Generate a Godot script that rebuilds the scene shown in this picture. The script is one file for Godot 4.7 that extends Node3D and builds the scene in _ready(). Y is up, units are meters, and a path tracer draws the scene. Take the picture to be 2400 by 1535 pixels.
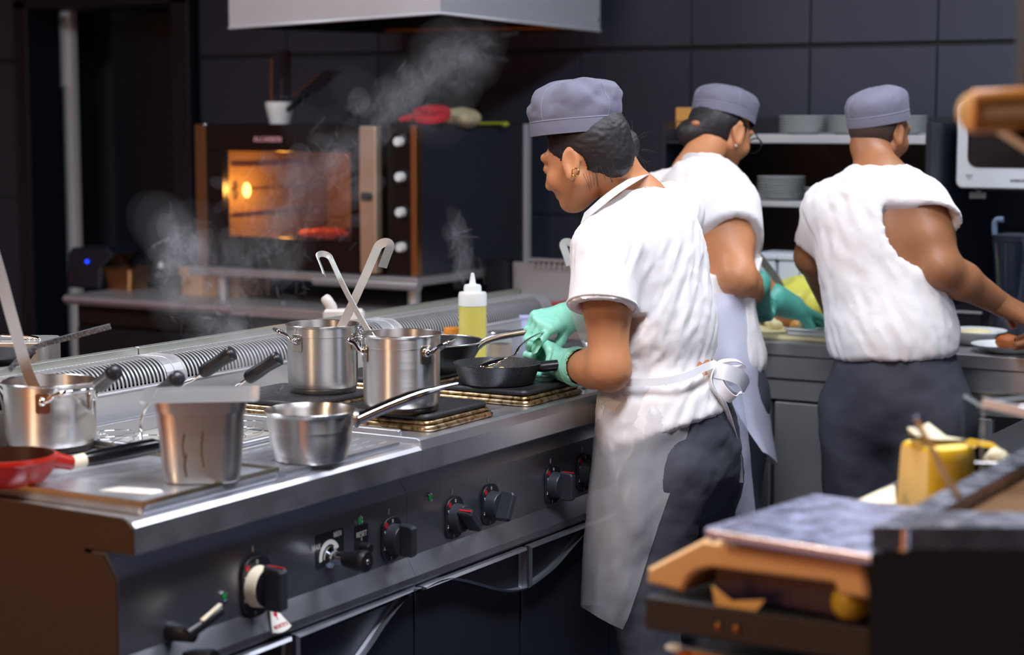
extends Node3D

# ---------- a mesh builder: quads and lattices with their own smooth normals ----------
class MB:
	var v := PackedVector3Array()
	var n := PackedVector3Array()
	var uv := PackedVector2Array()
	var ix := PackedInt32Array()
	var col := PackedColorArray()
	func pt(p: Vector3, q: Vector3, t := Vector2.ZERO) -> int:
		v.append(p); n.append(q); uv.append(t)
		return v.size() - 1
	func tri(a: int, b: int, c: int) -> void:
		ix.append(a); ix.append(c); ix.append(b)
	func flat(pts: Array) -> void:
		var q: Vector3 = (pts[1] - pts[0]).cross(pts[2] - pts[0]).normalized()
		var f := v.size()
		for p in pts: pt(p, q, Vector2(p.x + p.z, p.y))
		for i in range(1, pts.size() - 1): tri(f, f + i, f + i + 1)
	func sheet(rows: Array, wrap := false, flip := false) -> void:
		var m: int = rows.size()
		var k: int = rows[0].size()
		var f := v.size()
		for i in m:
			var r: PackedVector3Array = rows[i]
			for j in k: pt(r[j], Vector3.ZERO, Vector2(float(j) / k, float(i) / maxf(1, m - 1)))
		for i in m - 1:
			for j in (k if wrap else k - 1):
				var a := f + i * k + j
				var b := f + i * k + (j + 1) % k
				var c := a + k
				var d := b + k
				if flip: quad_s(a, b, d, c)
				else: quad_s(b, a, c, d)
		fix(f)
	func quad_s(a: int, b: int, c: int, d: int) -> void:
		var q := (v[c] - v[a]).cross(v[d] - v[b])
		n[a] += q; n[b] += q; n[c] += q; n[d] += q
		tri(a, b, c); tri(a, c, d)
	func fix(f: int) -> void:
		for i in range(f, v.size()):
			n[i] = n[i].normalized() if n[i].length_squared() > 1e-20 else Vector3.UP
	func fan(ring: PackedVector3Array, flip := false) -> void:
		var c := Vector3.ZERO
		for p in ring: c += p
		c /= ring.size()
		var q := Vector3.ZERO
		for j in ring.size(): q += (ring[j] - c).cross(ring[(j + 1) % ring.size()] - c)
		q = q.normalized() * (-1.0 if flip else 1.0)
		var f := pt(c, q)
		for p in ring: pt(p, q)
		for j in ring.size():
			var a := f + 1 + j
			var b := f + 1 + (j + 1) % ring.size()
			if flip: tri(f, b, a)
			else: tri(f, a, b)
	func box(c: Vector3, s: Vector3, r := 0.002, t := Basis.IDENTITY) -> MB:
		r = minf(r, minf(s.x, minf(s.y, s.z)) * 0.45)
		var h := s * 0.5
		var f := v.size()
		var id := {}
		for sx in [-1, 1]:
			for sy in [-1, 1]:
				for sz in [-1, 1]:
					var e := [sx, sy, sz]
					for ax in 3:
						var p := Vector3(sx * (h.x - r), sy * (h.y - r), sz * (h.z - r))
						p[ax] = e[ax] * h[ax]
						var q := Vector3.ZERO
						q[ax] = e[ax]
						id[[sx, sy, sz, ax]] = pt(c + t * p, t * q, Vector2(p[(ax + 1) % 3], p[(ax + 2) % 3]))
		for ax in 3:
			var b := (ax + 1) % 3
			var d := (ax + 2) % 3
			for s0 in [-1, 1]:
				var k := []
				for w in [[-1, -1], [1, -1], [1, 1], [-1, 1]]:
					var e := [0, 0, 0]
					e[ax] = s0; e[b] = w[0]; e[d] = w[1]
					k.append(id[[e[0], e[1], e[2], ax]])
				if s0 < 0: k.reverse()
				tri(k[0], k[1], k[2]); tri(k[0], k[2], k[3])
			for s1 in [-1, 1]:
				for s2 in [-1, 1]:
					var e0 := [0, 0, 0]
					e0[ax] = -1; e0[b] = s1; e0[d] = s2
					var e1 := e0.duplicate()
					e1[ax] = 1
					orient([id[e0 + [b]], id[e1 + [b]], id[e1 + [d]], id[e0 + [d]]])
		for sx in [-1, 1]:
			for sy in [-1, 1]:
				for sz in [-1, 1]:
					orient([id[[sx, sy, sz, 0]], id[[sx, sy, sz, 1]], id[[sx, sy, sz, 2]]])
		return self
	func orient(k: Array) -> void:
		var q := (v[k[1]] - v[k[0]]).cross(v[k[2]] - v[k[0]])
		var w := Vector3.ZERO
		for i in k: w += n[i]
		if q.dot(w) < 0: k.reverse()
		for i in range(1, k.size() - 1): tri(k[0], k[i], k[i + 1])
	# profile of (radius, height) pairs, from the outside bottom over the rim to the inside bottom
	func lathe(prof: Array, at: Transform3D, seg := 48, sq := Vector2.ONE) -> MB:
		var cut := [0]
		for i in range(1, prof.size() - 1):
			var a: Vector2 = prof[i] - prof[i - 1]
			var b: Vector2 = prof[i + 1] - prof[i]
			if absf(a.angle_to(b)) > 0.7: cut.append(i)
		cut.append(prof.size() - 1)
		for s in cut.size() - 1:
			var rows := []
			for i in range(cut[s], cut[s + 1] + 1):
				var r := PackedVector3Array()
				for j in seg:
					var g := TAU * j / seg
					r.append(at * Vector3(prof[i].x * cos(g) * sq.x, prof[i].y, prof[i].x * sin(g) * sq.y))
				rows.append(r)
			sheet(rows, true)
		return self
	func frames(path: Array, hint: Vector3) -> Array:
		var out := []
		var side := hint
		for i in path.size():
			var t: Vector3 = (path[mini(i + 1, path.size() - 1)] - path[maxi(i - 1, 0)]).normalized()
			side = (side - t * side.dot(t))
			side = side.normalized() if side.length() > 1e-5 else t.cross(Vector3(0.3, 0.5, 0.8)).normalized()
			out.append([side, t.cross(side).normalized()])
		return out
	func tube(path: Array, r: Variant, seg := 12, hint := Vector3(0.13, 0.97, 0.21), sq := Vector2.ONE, caps := true) -> MB:
		var fr := frames(path, hint)
		var rows := []
		for i in path.size():
			var q: float = r[i] if r is Array else r
			var ring := PackedVector3Array()
			for j in seg:
				var g := TAU * j / seg
				ring.append(path[i] + (fr[i][0] * cos(g) * sq.x + fr[i][1] * sin(g) * sq.y) * q)
			rows.append(ring)
		sheet(rows, true, true)
		if caps:
			fan(rows[0], true)
			fan(rows[-1], false)
		return self
	# a flat or shaped bar: a polygon section swept along a path, every section edge kept crisp
	func sweep(path: Array, sec: Array, hint := Vector3.UP) -> MB:
		var fr := frames(path, hint)
		for s in sec.size():
			var p: Vector2 = sec[s]
			var q: Vector2 = sec[(s + 1) % sec.size()]
			var rows := []
			for i in path.size():
				rows.append(PackedVector3Array([path[i] + fr[i][0] * p.x + fr[i][1] * p.y, path[i] + fr[i][0] * q.x + fr[i][1] * q.y]))
			sheet(rows, false, true)
		for e in [0, path.size() - 1]:
			var ring := PackedVector3Array()
			for p in sec: ring.append(path[e] + fr[e][0] * p.x + fr[e][1] * p.y)
			fan(ring, e == 0)
		return self
	# polygon (counter-clockwise in its own x, y) pushed out along the local z, both rims chamfered
	func prism(poly: Array, d: float, at := Transform3D.IDENTITY, bev := 0.0015, soft := false) -> MB:
		var p := PackedVector2Array(poly)
		if Geometry2D.is_polygon_clockwise(p): p.reverse()
		var m := p.size()
		var ins := PackedVector2Array()
		for i in m:
			var a := (p[i] - p[(i + m - 1) % m]).normalized()
			var b := (p[(i + 1) % m] - p[i]).normalized()
			var na := Vector2(-a.y, a.x)
			var nb := Vector2(-b.y, b.x)
			ins.append(p[i] + (na + nb) / maxf(0.35, 1.0 + na.dot(nb)) * bev)
		var tr := Geometry2D.triangulate_polygon(ins)
		for z in [0.0, d]:
			var f := v.size()
			var q := (at.basis * Vector3(0, 0, 1 if z > 0 else -1)).normalized()
			for w in ins: pt(at * Vector3(w.x, w.y, z), q, w)
			for i in range(0, tr.size(), 3):
				var a := ins[tr[i]]
				var b := ins[tr[i + 1]]
				var c := ins[tr[i + 2]]
				var ccw: bool = (b - a).cross(c - a) > 0
				if ccw == (z > 0): tri(f + tr[i], f + tr[i + 1], f + tr[i + 2])
				else: tri(f + tr[i], f + tr[i + 2], f + tr[i + 1])
		var ring := []
		for w in [[ins, 0.0], [p, bev], [p, d - bev], [ins, d]]:
			var r := PackedVector3Array()
			for i in m: r.append(at * Vector3(w[0][i].x, w[0][i].y, w[1]))
			ring.append(r)
		if soft: sheet(ring, true, true)
		else:
			for i in m:
				var rows := []
				for r in ring: rows.append(PackedVector3Array([r[i], r[(i + 1) % m]]))
				for s in 3: sheet([rows[s], rows[s + 1]], false, true)
		return self
	func ball(c: Vector3, r: Vector3, seg := 20, t := Basis.IDENTITY) -> MB:
		var prof := []
		var k := seg / 2
		for i in k + 1:
			var g := -PI / 2 + PI * i / k
			prof.append(Vector2(maxf(cos(g), 1e-4), sin(g)))
		return lathe(prof, Transform3D(t * Basis.from_scale(r), c), seg)
	func mesh() -> ArrayMesh:
		var a := []
		a.resize(Mesh.ARRAY_MAX)
		a[Mesh.ARRAY_VERTEX] = v; a[Mesh.ARRAY_NORMAL] = n; a[Mesh.ARRAY_TEX_UV] = uv; a[Mesh.ARRAY_INDEX] = ix
		if col.size() == v.size() and v.size() > 0: a[Mesh.ARRAY_COLOR] = col
		var o := ArrayMesh.new()
		o.add_surface_from_arrays(Mesh.PRIMITIVE_TRIANGLES, a)
		return o

# how far a vertex moves along its normal: folds and creases
class Bump:
	var noise := FastNoiseLite.new()
	var size := 0.0
	var stretch := Basis.IDENTITY
	func _init(amount: float, freq: float, seed_no: int, st := Basis.IDENTITY) -> void:
		size = amount
		noise.seed = seed_no
		noise.frequency = freq
		noise.fractal_octaves = 3
		stretch = st
	func by(p: Vector3, _n: Vector3) -> float:
		return size * noise.get_noise_3dv(stretch * p)

# ---------- a distance field on a grid, meshed as surface nets ----------
class Field:
	var o: Vector3
	var h: float
	var nx: int
	var ny: int
	var nz: int
	var f := PackedFloat32Array()
	func _init(lo: Vector3, hi: Vector3, cell: float) -> void:
		o = lo; h = cell
		nx = int((hi.x - lo.x) / h) + 2; ny = int((hi.y - lo.y) / h) + 2; nz = int((hi.z - lo.z) / h) + 2
		f.resize(nx * ny * nz)
		f.fill(0.2)
	func span(lo: Vector3, hi: Vector3, m: float) -> Array:
		var a := ((lo - Vector3.ONE * m - o) / h).floor()
		var b := ((hi + Vector3.ONE * m - o) / h).ceil()
		return [clampi(int(a.x), 0, nx - 1), clampi(int(b.x), 0, nx - 1), clampi(int(a.y), 0, ny - 1), clampi(int(b.y), 0, ny - 1), clampi(int(a.z), 0, nz - 1), clampi(int(b.z), 0, nz - 1)]
	# capsule from a to b whose radius runs from ra to rb; cut < 0 takes it away
	func cap(a: Vector3, b: Vector3, ra: float, rb: float, k := 0.02, cut := false) -> void:
		var r := maxf(ra, rb)
		var s := span(a.min(b), a.max(b), r + k + 2 * h)
		var ba := b - a
		var bb := maxf(ba.length_squared(), 1e-9)
		var dr := rb - ra
		for z in range(s[4], s[5] + 1):
			for y in range(s[2], s[3] + 1):
				var i: int = (z * ny + y) * nx + s[0]
				var pa := o + Vector3(s[0], y, z) * h - a
				for x in range(s[0], s[1] + 1):
					var t := clampf(pa.dot(ba) / bb, 0.0, 1.0)
					var d := (pa - ba * t).length() - ra - dr * t
					var e := f[i]
					if cut:
						var g := maxf(k - absf(e + d), 0.0)
						f[i] = maxf(e, -d) + g * g / (4.0 * k)
					else:
						var g := maxf(k - absf(e - d), 0.0)
						f[i] = minf(e, d) - g * g / (4.0 * k)
					i += 1
					pa.x += h
	# an ellipsoid with axes t (columns are directions) and radii r
	func ell(c: Vector3, r: Vector3, t := Basis.IDENTITY, k := 0.02, cut := false) -> void:
		var e3 := Vector3(absf(t.x.x) * r.x + absf(t.y.x) * r.y + absf(t.z.x) * r.z, absf(t.x.y) * r.x + absf(t.y.y) * r.y + absf(t.z.y) * r.z, absf(t.x.z) * r.x + absf(t.y.z) * r.y + absf(t.z.z) * r.z)
		var s := span(c - e3, c + e3, k + 2 * h)
		var inv := t.transposed()
		var w := Basis.from_scale(Vector3.ONE / r) * inv
		var w2 := Basis.from_scale(Vector3.ONE / (r * r)) * inv
		for z in range(s[4], s[5] + 1):
			for y in range(s[2], s[3] + 1):
				var i: int = (z * ny + y) * nx + s[0]
				var pa := o + Vector3(s[0], y, z) * h - c
				for x in range(s[0], s[1] + 1):
					var k0 := (w * pa).length()
					var d := k0 * (k0 - 1.0) / maxf((w2 * pa).length(), 1e-6)
					var e := f[i]
					if cut:
						var g := maxf(k - absf(e + d), 0.0)
						f[i] = maxf(e, -d) + g * g / (4.0 * k)
					else:
						var g := maxf(k - absf(e - d), 0.0)
						f[i] = minf(e, d) - g * g / (4.0 * k)
					i += 1
					pa.x += h
	# keep only what lies under the plane through p with normal q, inside the ball of radius r round p
	func plane(p: Vector3, q: Vector3, r: float) -> void:
		q = q.normalized()
		var s := span(p, p, r)
		for z in range(s[4], s[5] + 1):
			for y in range(s[2], s[3] + 1):
				var i: int = (z * ny + y) * nx + s[0]
				var pa := o + Vector3(s[0], y, z) * h - p
				for x in range(s[0], s[1] + 1):
					if pa.length_squared() < r * r: f[i] = maxf(f[i], pa.dot(q))
					i += 1
					pa.x += h
	func add_to(m: MB, shift: Bump = null) -> void:
		var id := PackedInt32Array()
		id.resize(f.size())
		id.fill(-1)
		var first := m.v.size()
		var sy := nx
		var sz := nx * ny
		var off := [0, 1, sy, sy + 1, sz, sz + 1, sz + sy, sz + sy + 1]
		var edge := [[0, 1], [2, 3], [4, 5], [6, 7], [0, 2], [1, 3], [4, 6], [5, 7], [0, 4], [1, 5], [2, 6], [3, 7]]
		var cor := []
		for c in 8: cor.append(Vector3(c & 1, (c >> 1) & 1, (c >> 2) & 1))
		for z in nz - 1:
			for y in ny - 1:
				var i := z * sz + y * sy
				for x in nx - 1:
					var a := f[i] < 0.0
					if a != (f[i + 1] < 0.0) or a != (f[i + sy] < 0.0) or a != (f[i + sy + 1] < 0.0) or a != (f[i + sz] < 0.0) or a != (f[i + sz + 1] < 0.0) or a != (f[i + sz + sy] < 0.0) or a != (f[i + sz + sy + 1] < 0.0):
						var s := Vector3.ZERO
						var cnt := 0
						for e in edge:
							var p: float = f[i + off[e[0]]]
							var q: float = f[i + off[e[1]]]
							if (p < 0.0) != (q < 0.0):
								var c0: Vector3 = cor[e[0]]
								s += c0.lerp(cor[e[1]], p / (p - q))
								cnt += 1
						id[i] = m.pt(o + (Vector3(x, y, z) + s / cnt) * h, Vector3.ZERO)
					i += 1
		var faces := PackedInt32Array()
		for z in range(1, nz - 1):
			for y in range(1, ny - 1):
				var i := z * sz + y * sy + 1
				for x in range(1, nx - 1):
					if id[i] >= 0:
						var a := f[i] < 0.0
						if a != (f[i + 1] < 0.0): put(faces, id[i - sy - sz], id[i - sz], id[i], id[i - sy], a)
						if a != (f[i + sy] < 0.0): put(faces, id[i - sz - 1], id[i - 1], id[i], id[i - sz], a)
						if a != (f[i + sz] < 0.0): put(faces, id[i - 1 - sy], id[i - sy], id[i], id[i - 1], a)
					i += 1
		for pass_no in (2 if shift != null else 1):
			for i in range(first, m.v.size()): m.n[i] = Vector3.ZERO
			for j in range(0, faces.size(), 4):
				var q := (m.v[faces[j + 2]] - m.v[faces[j]]).cross(m.v[faces[j + 3]] - m.v[faces[j + 1]])
				for e in 4: m.n[faces[j + e]] += q
			m.fix(first)
			if pass_no == 0 and shift != null:
				for i in range(first, m.v.size()): m.v[i] += m.n[i] * shift.by(m.v[i], m.n[i])
		for j in range(0, faces.size(), 4):
			m.tri(faces[j], faces[j + 1], faces[j + 2])
			m.tri(faces[j], faces[j + 2], faces[j + 3])
	func put(faces: PackedInt32Array, a: int, b: int, c: int, d: int, fwd: bool) -> void:
		if a < 0 or b < 0 or c < 0 or d < 0: return
		if fwd: faces.append_array(PackedInt32Array([a, b, c, d]))
		else: faces.append_array(PackedInt32Array([d, c, b, a]))

# ---------- naming ----------
func thing(called: String, label: String, category: String, at := Vector3.ZERO, group := "") -> Node3D:
	var o := Node3D.new()
	o.name = numbered(called)
	add_child(o)
	o.position = at
	tag(o, label, category, group)
	return o
var taken := {}
func numbered(called: String) -> String:
	taken[called] = taken.get(called, -1) + 1
	return called if taken[called] == 0 else "%s_%03d" % [called, taken[called]]
func tag(o: Node, label := "", category := "", group := "", kind := "") -> Node:
	if label: o.set_meta("label", label)
	if category: o.set_meta("category", category)
	if group: o.set_meta("group", group)
	if kind: o.set_meta("kind", kind)
	return o
# meshes are written in room coordinates; a part is shifted back by where its thing stands
func world_of(o: Node3D) -> Vector3:
	return o.position if o.get_parent() == self else o.position + world_of(o.get_parent())
func part(parent: Node3D, called: String, m: Variant, mat: Material, label := "") -> MeshInstance3D:
	var o := MeshInstance3D.new()
	o.mesh = m.mesh() if m is MB else m
	o.mesh.surface_set_material(0, mat)
	o.name = called
	parent.add_child(o, true)
	o.position = -world_of(parent)
	if label: o.set_meta("label", label)
	return o
func copy_of(src: MeshInstance3D, parent: Node3D, by: Vector3) -> MeshInstance3D:
	var o := MeshInstance3D.new()
	o.mesh = src.mesh
	o.name = src.name.rstrip("0123456789")
	parent.add_child(o, true)
	o.transform = src.transform
	o.position += by
	return o
func solo(called: String, m: MB, mat: Material, label: String, category: String, group := "") -> MeshInstance3D:
	var o := MeshInstance3D.new()
	o.mesh = m.mesh()
	o.mesh.surface_set_material(0, mat)
	o.name = numbered(called)
	add_child(o)
	return tag(o, label, category, group)
func struct(called: String, m: MB, mat: Material, label := "") -> MeshInstance3D:
	var o := solo(called, m, mat, label, "")
	o.set_meta("kind", "structure")
	return o
func word(parent: Node3D, text: String, size: float, at: Transform3D, mat: Material, called := "lettering", bold := false) -> void:
	var t := TextMesh.new()
	var f := SystemFont.new()
	f.font_names = PackedStringArray(["Droid Sans"])
	if bold: f.font_weight = 700
	t.font = f
	t.text = text
	t.font_size = 32
	t.pixel_size = size / 32.0
	t.depth = 0.0006
	t.curve_step = 2.0
	t.material = mat
	var o := MeshInstance3D.new()
	o.mesh = t
	o.name = called
	parent.add_child(o, true)
	o.transform = at
	o.position -= world_of(parent)

func arc(c: Vector2, r: float, a0: float, a1: float, k: int) -> Array:
	var out := []
	for i in k + 1: out.append(c + Vector2.from_angle(deg_to_rad(lerpf(a0, a1, float(i) / k))) * r)
	return out
func rounded(w: float, h: float, r: float, k := 5) -> Array:
	return arc(Vector2(w / 2 - r, h / 2 - r), r, 0, 90, k) + arc(Vector2(-w / 2 + r, h / 2 - r), r, 90, 180, k) + arc(Vector2(-w / 2 + r, -h / 2 + r), r, 180, 270, k) + arc(Vector2(w / 2 - r, -h / 2 + r), r, 270, 360, k)
func smooth(pts: Array, k := 6) -> Array:
	var out := []
	for i in pts.size() - 1:
		var a = pts[maxi(i - 1, 0)]
		var b = pts[i]
		var c = pts[i + 1]
		var d = pts[mini(i + 2, pts.size() - 1)]
		for j in k: out.append(b.cubic_interpolate(c, a, d, float(j) / k))
	out.append(pts[-1])
	return out
func at(p: Vector3) -> Transform3D:
	return Transform3D(Basis.IDENTITY, p)
# local x, y of a polygon laid along two room directions
func face(p: Vector3, x: Vector3, y: Vector3) -> Transform3D:
	return Transform3D(Basis(x.normalized(), y.normalized(), x.cross(y).normalized()), p)

# ---------- materials ----------
var M := {}
func mat(key: String, c: Color, rough: float, metal := 0.0) -> StandardMaterial3D:
	var m := StandardMaterial3D.new()
	m.resource_name = key
	m.albedo_color = c
	m.roughness = rough
	m.metallic = metal
	M[key] = m
	return m
func noise(freq: float, seed_no: int, lo: float, hi: float, size := 256, oct := 4) -> NoiseTexture2D:
	var f := FastNoiseLite.new()
	f.seed = seed_no
	f.frequency = freq
	f.fractal_octaves = oct
	var t := NoiseTexture2D.new()
	t.width = size
	t.height = size
	t.seamless = true
	t.noise = f
	var g := Gradient.new()
	g.set_color(0, Color(lo, lo, lo))
	g.set_color(1, Color(hi, hi, hi))
	t.color_ramp = g
	return t
func tri_map(m: StandardMaterial3D, s: Vector3, world := true) -> StandardMaterial3D:
	m.uv1_triplanar = true
	m.uv1_world_triplanar = world
	m.uv1_scale = s
	return m
func rough_by(m: StandardMaterial3D, t: Texture2D, s: Vector3) -> StandardMaterial3D:
	m.roughness = 1.0
	m.roughness_texture = t
	return tri_map(m, s)

func _ready() -> void:
	# ---------- camera, air, exposure, large lights ----------
	var cam := Camera3D.new()
	cam.name = "camera"
	add_child(cam)
	cam.look_at_from_position(Vector3(-2.18881, 1.51169, 1.97891), Vector3(-2.18881, 1.51169, 1.97891) + Vector3(0.853589, -0.110977, -0.50899))
	cam.current = true
	cam.fov = 19.357
	var lens := CameraAttributesPhysical.new()
	lens.frustum_focal_length = 70.36
	lens.frustum_near = 0.05
	lens.frustum_far = 60.0
	lens.frustum_focus_distance = 4.02
	lens.exposure_aperture = 2.8
	cam.attributes = lens
	var we := WorldEnvironment.new()
	we.name = "world"
	add_child(we)
	var env := Environment.new()
	env.background_mode = Environment.BG_COLOR
	env.background_color = Color(0.75, 0.85, 1.0)
	env.background_energy_multiplier = 1.0
	env.tonemap_mode = Environment.TONE_MAPPER_LINEAR
	env.tonemap_exposure = 1.15
	env.sdfgi_enabled = true
	env.ssao_enabled = true
	env.ssil_enabled = true
	env.volumetric_fog_enabled = true
	env.volumetric_fog_density = 0.0
	we.environment = env
	materials()
	more_materials()
	ceiling_lamp(Vector3(0.35, 2.86, 0.75), Vector2(1.2, 0.4), Color("#eef2ff"), 6.0, "above the cooking range")
	ceiling_lamp(Vector3(2.3, 2.86, 0.85), Vector2(1.5, 0.4), Color("#eef2ff"), 2.8, "above the back counter")
	ceiling_lamp(Vector3(0.7, 2.86, -2.0), Vector2(1.2, 0.4), Color("#eef2ff"), 4.5, "over the aisle behind the range")
	added_pendant_lamp(Vector3(-3.7, 2.0, -3.6), "over the wooden floor, furthest left")
	added_pendant_lamp(Vector3(-3.9, 2.0, -1.2), "over the wooden floor, middle one")
	added_pendant_lamp(Vector3(-3.9, 2.0, 1.4), "over the wooden floor behind the prep table")
	ceiling_lamp(Vector3(-2.6, 2.86, -0.6), Vector2(1.2, 0.4), Color("#ffdcb6"), 8.0, "behind the end of the range")
	room()
	range_cooker()
	if FULL: everything_else()

const FULL := true
func added_pendant_lamp(p: Vector3, where: String) -> void:  # unseen lamps, added so the pots pick up warm reflections
	var o := thing("added_pendant_lamp", "added warm pendant lamp with a dark shade " + where, "lamp", p)
	part(o, "lamp_shade", MB.new().lathe([Vector2(0.16, -0.09), Vector2(0.12, 0.0), Vector2(0.03, 0.06), Vector2(0.012, 0.07), Vector2(0.0001, 0.071)], at(p), 32), M.black_plastic)
	part(o, "lamp_cord", MB.new().tube([p + Vector3(0, 0.07, 0), Vector3(p.x, 2.9, p.z)], 0.004, 8), M.black_plastic)
	part(o, "lamp_bulb", MB.new().ball(p + Vector3(0, -0.04, 0), Vector3(0.04, 0.045, 0.04)), M.warm_bulb)
	var l := SpotLight3D.new()
	l.name = "light"
	o.add_child(l)
	l.position = Vector3(0, -0.1, 0)
	l.rotation.x = -PI / 2
	l.spot_angle = 62.0
	l.spot_angle_attenuation = 0.4
	l.spot_range = 8.0
	l.spot_attenuation = 2.0
	l.light_color = Color("#ffc487")
	l.light_energy = 6.5
	l.light_size = 0.05
	l.shadow_enabled = true

func ceiling_lamp(p: Vector3, s: Vector2, c: Color, e: float, where: String) -> void:
	var o := thing("ceiling_lamp", "long white ceiling lamp panel " + where, "lamp", p)
	part(o, "housing", MB.new().box(p + Vector3(0, 0.02, 0), Vector3(s.x + 0.04, 0.04, s.y + 0.04), 0.006), M.white_paint)
	var glow := mat("lamp_glow" + where, Color(1, 1, 1), 0.5)
	glow.emission_enabled = true
	glow.emission = c
	glow.emission_energy_multiplier = 4.0
	part(o, "lamp_diffuser", MB.new().box(p + Vector3(0, -0.006, 0), Vector3(s.x, 0.012, s.y), 0.002), glow)
	var l := AreaLight3D.new()
	l.name = "light"
	o.add_child(l)
	l.position = Vector3(0, -0.016, 0)
	l.rotation.x = -PI / 2
	l.area_size = s
	l.light_color = c
	l.light_energy = e
	l.area_range = 12.0
	l.area_attenuation = 2.0
	l.shadow_enabled = true

func materials() -> void:
	var wb := mat("warm_bulb", Color.WHITE, 0.5)
	wb.emission_enabled = true
	wb.emission = Color("#ffc27a")
	wb.emission_energy_multiplier = 6.0
	mat("white_paint", Color("#e8e8e6"), 0.5)
	tri_map(mat("wall_dark", Color("#2e3544"), 0.5), Vector3.ONE)
	mat("joint_dark", Color("#1c1e24"), 0.7)
	mat("wall_warm", Color("#b98a5e"), 0.6)
	mat("wood_floor", Color("#a9743f"), 0.4)
	mat("wall_plain", Color("#3a3d45"), 0.7)
	mat("floor_tile", Color("#566076"), 0.4)
	mat("ceiling_paint", Color("#3a3b40"), 0.8)
	var smear := noise(0.012, 3, 0.3, 0.4)
	rough_by(mat("steel_hob", Color("#c9cbd0"), 0.3, 0.93), smear, Vector3(3, 3, 3))
	rough_by(mat("steel_panel", Color("#a3a6ad"), 0.3, 0.95), noise(0.01, 5, 0.33, 0.41), Vector3(1.5, 6, 1.5))
	rough_by(mat("steel_pot", Color("#cfcac4"), 0.2, 1.0), noise(0.02, 7, 0.3, 0.38), Vector3(2, 20, 2))
	M.steel_pot.anisotropy_enabled = true
	M.steel_pot.anisotropy = -0.9
	rough_by(mat("steel_back", Color("#d4d5d6"), 0.3, 0.75), noise(0.01, 9, 0.42, 0.55), Vector3(2, 2, 2))
	mat("steel_side", Color("#40352b"), 0.5, 0.5)
	mat("dull_brass", Color("#a09a86"), 0.35, 0.9)
	mat("chrome", Color("#dcdcdc"), 0.08, 1.0)
	mat("black_void", Color("#050507"), 0.8)
	mat("black_plastic", Color("#17181c"), 0.38)
	mat("knob_grey", Color("#2e3138"), 0.4)
	mat("red_mark", Color("#c0101a"), 0.5)
	mat("white_mark", Color("#e9e6dd"), 0.6)
	var gl := mat("green_lamp", Color("#0f6b35"), 0.15)
	gl.emission_enabled = true
	gl.emission = Color("#0a7a3a")
	gl.emission_energy_multiplier = 0.35
	rough_by(mat("cast_iron", Color("#2a2a2c"), 0.5, 0.3), noise(0.05, 11, 0.3, 0.7), Vector3(4, 4, 4))
	var gr := mat("greasy_steel", Color.WHITE, 0.3, 0.9)
	gr.albedo_texture = grime()
	tri_map(gr, Vector3(5, 5, 5))

func more_materials() -> void:
	rough_by(mat("steel_griddle", Color("#c3c6cd"), 0.3, 0.75), noise(0.012, 13, 0.25, 0.45), Vector3(4, 4, 4))
	mat("pale_water", Color("#b9b6ae"), 0.15)
	mat("steel_door", Color("#3b3f48"), 0.42, 0.7)

func grime() -> NoiseTexture2D:
	var t := noise(0.03, 21, 0, 1)
	var g := Gradient.new()
	g.offsets = PackedFloat32Array([0.0, 0.42, 0.55, 1.0])
	g.colors = PackedColorArray([Color("#3a2a17"), Color("#7a603c"), Color("#b49d78"), Color("#c8bba4")])
	t.color_ramp = g
	return t

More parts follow.
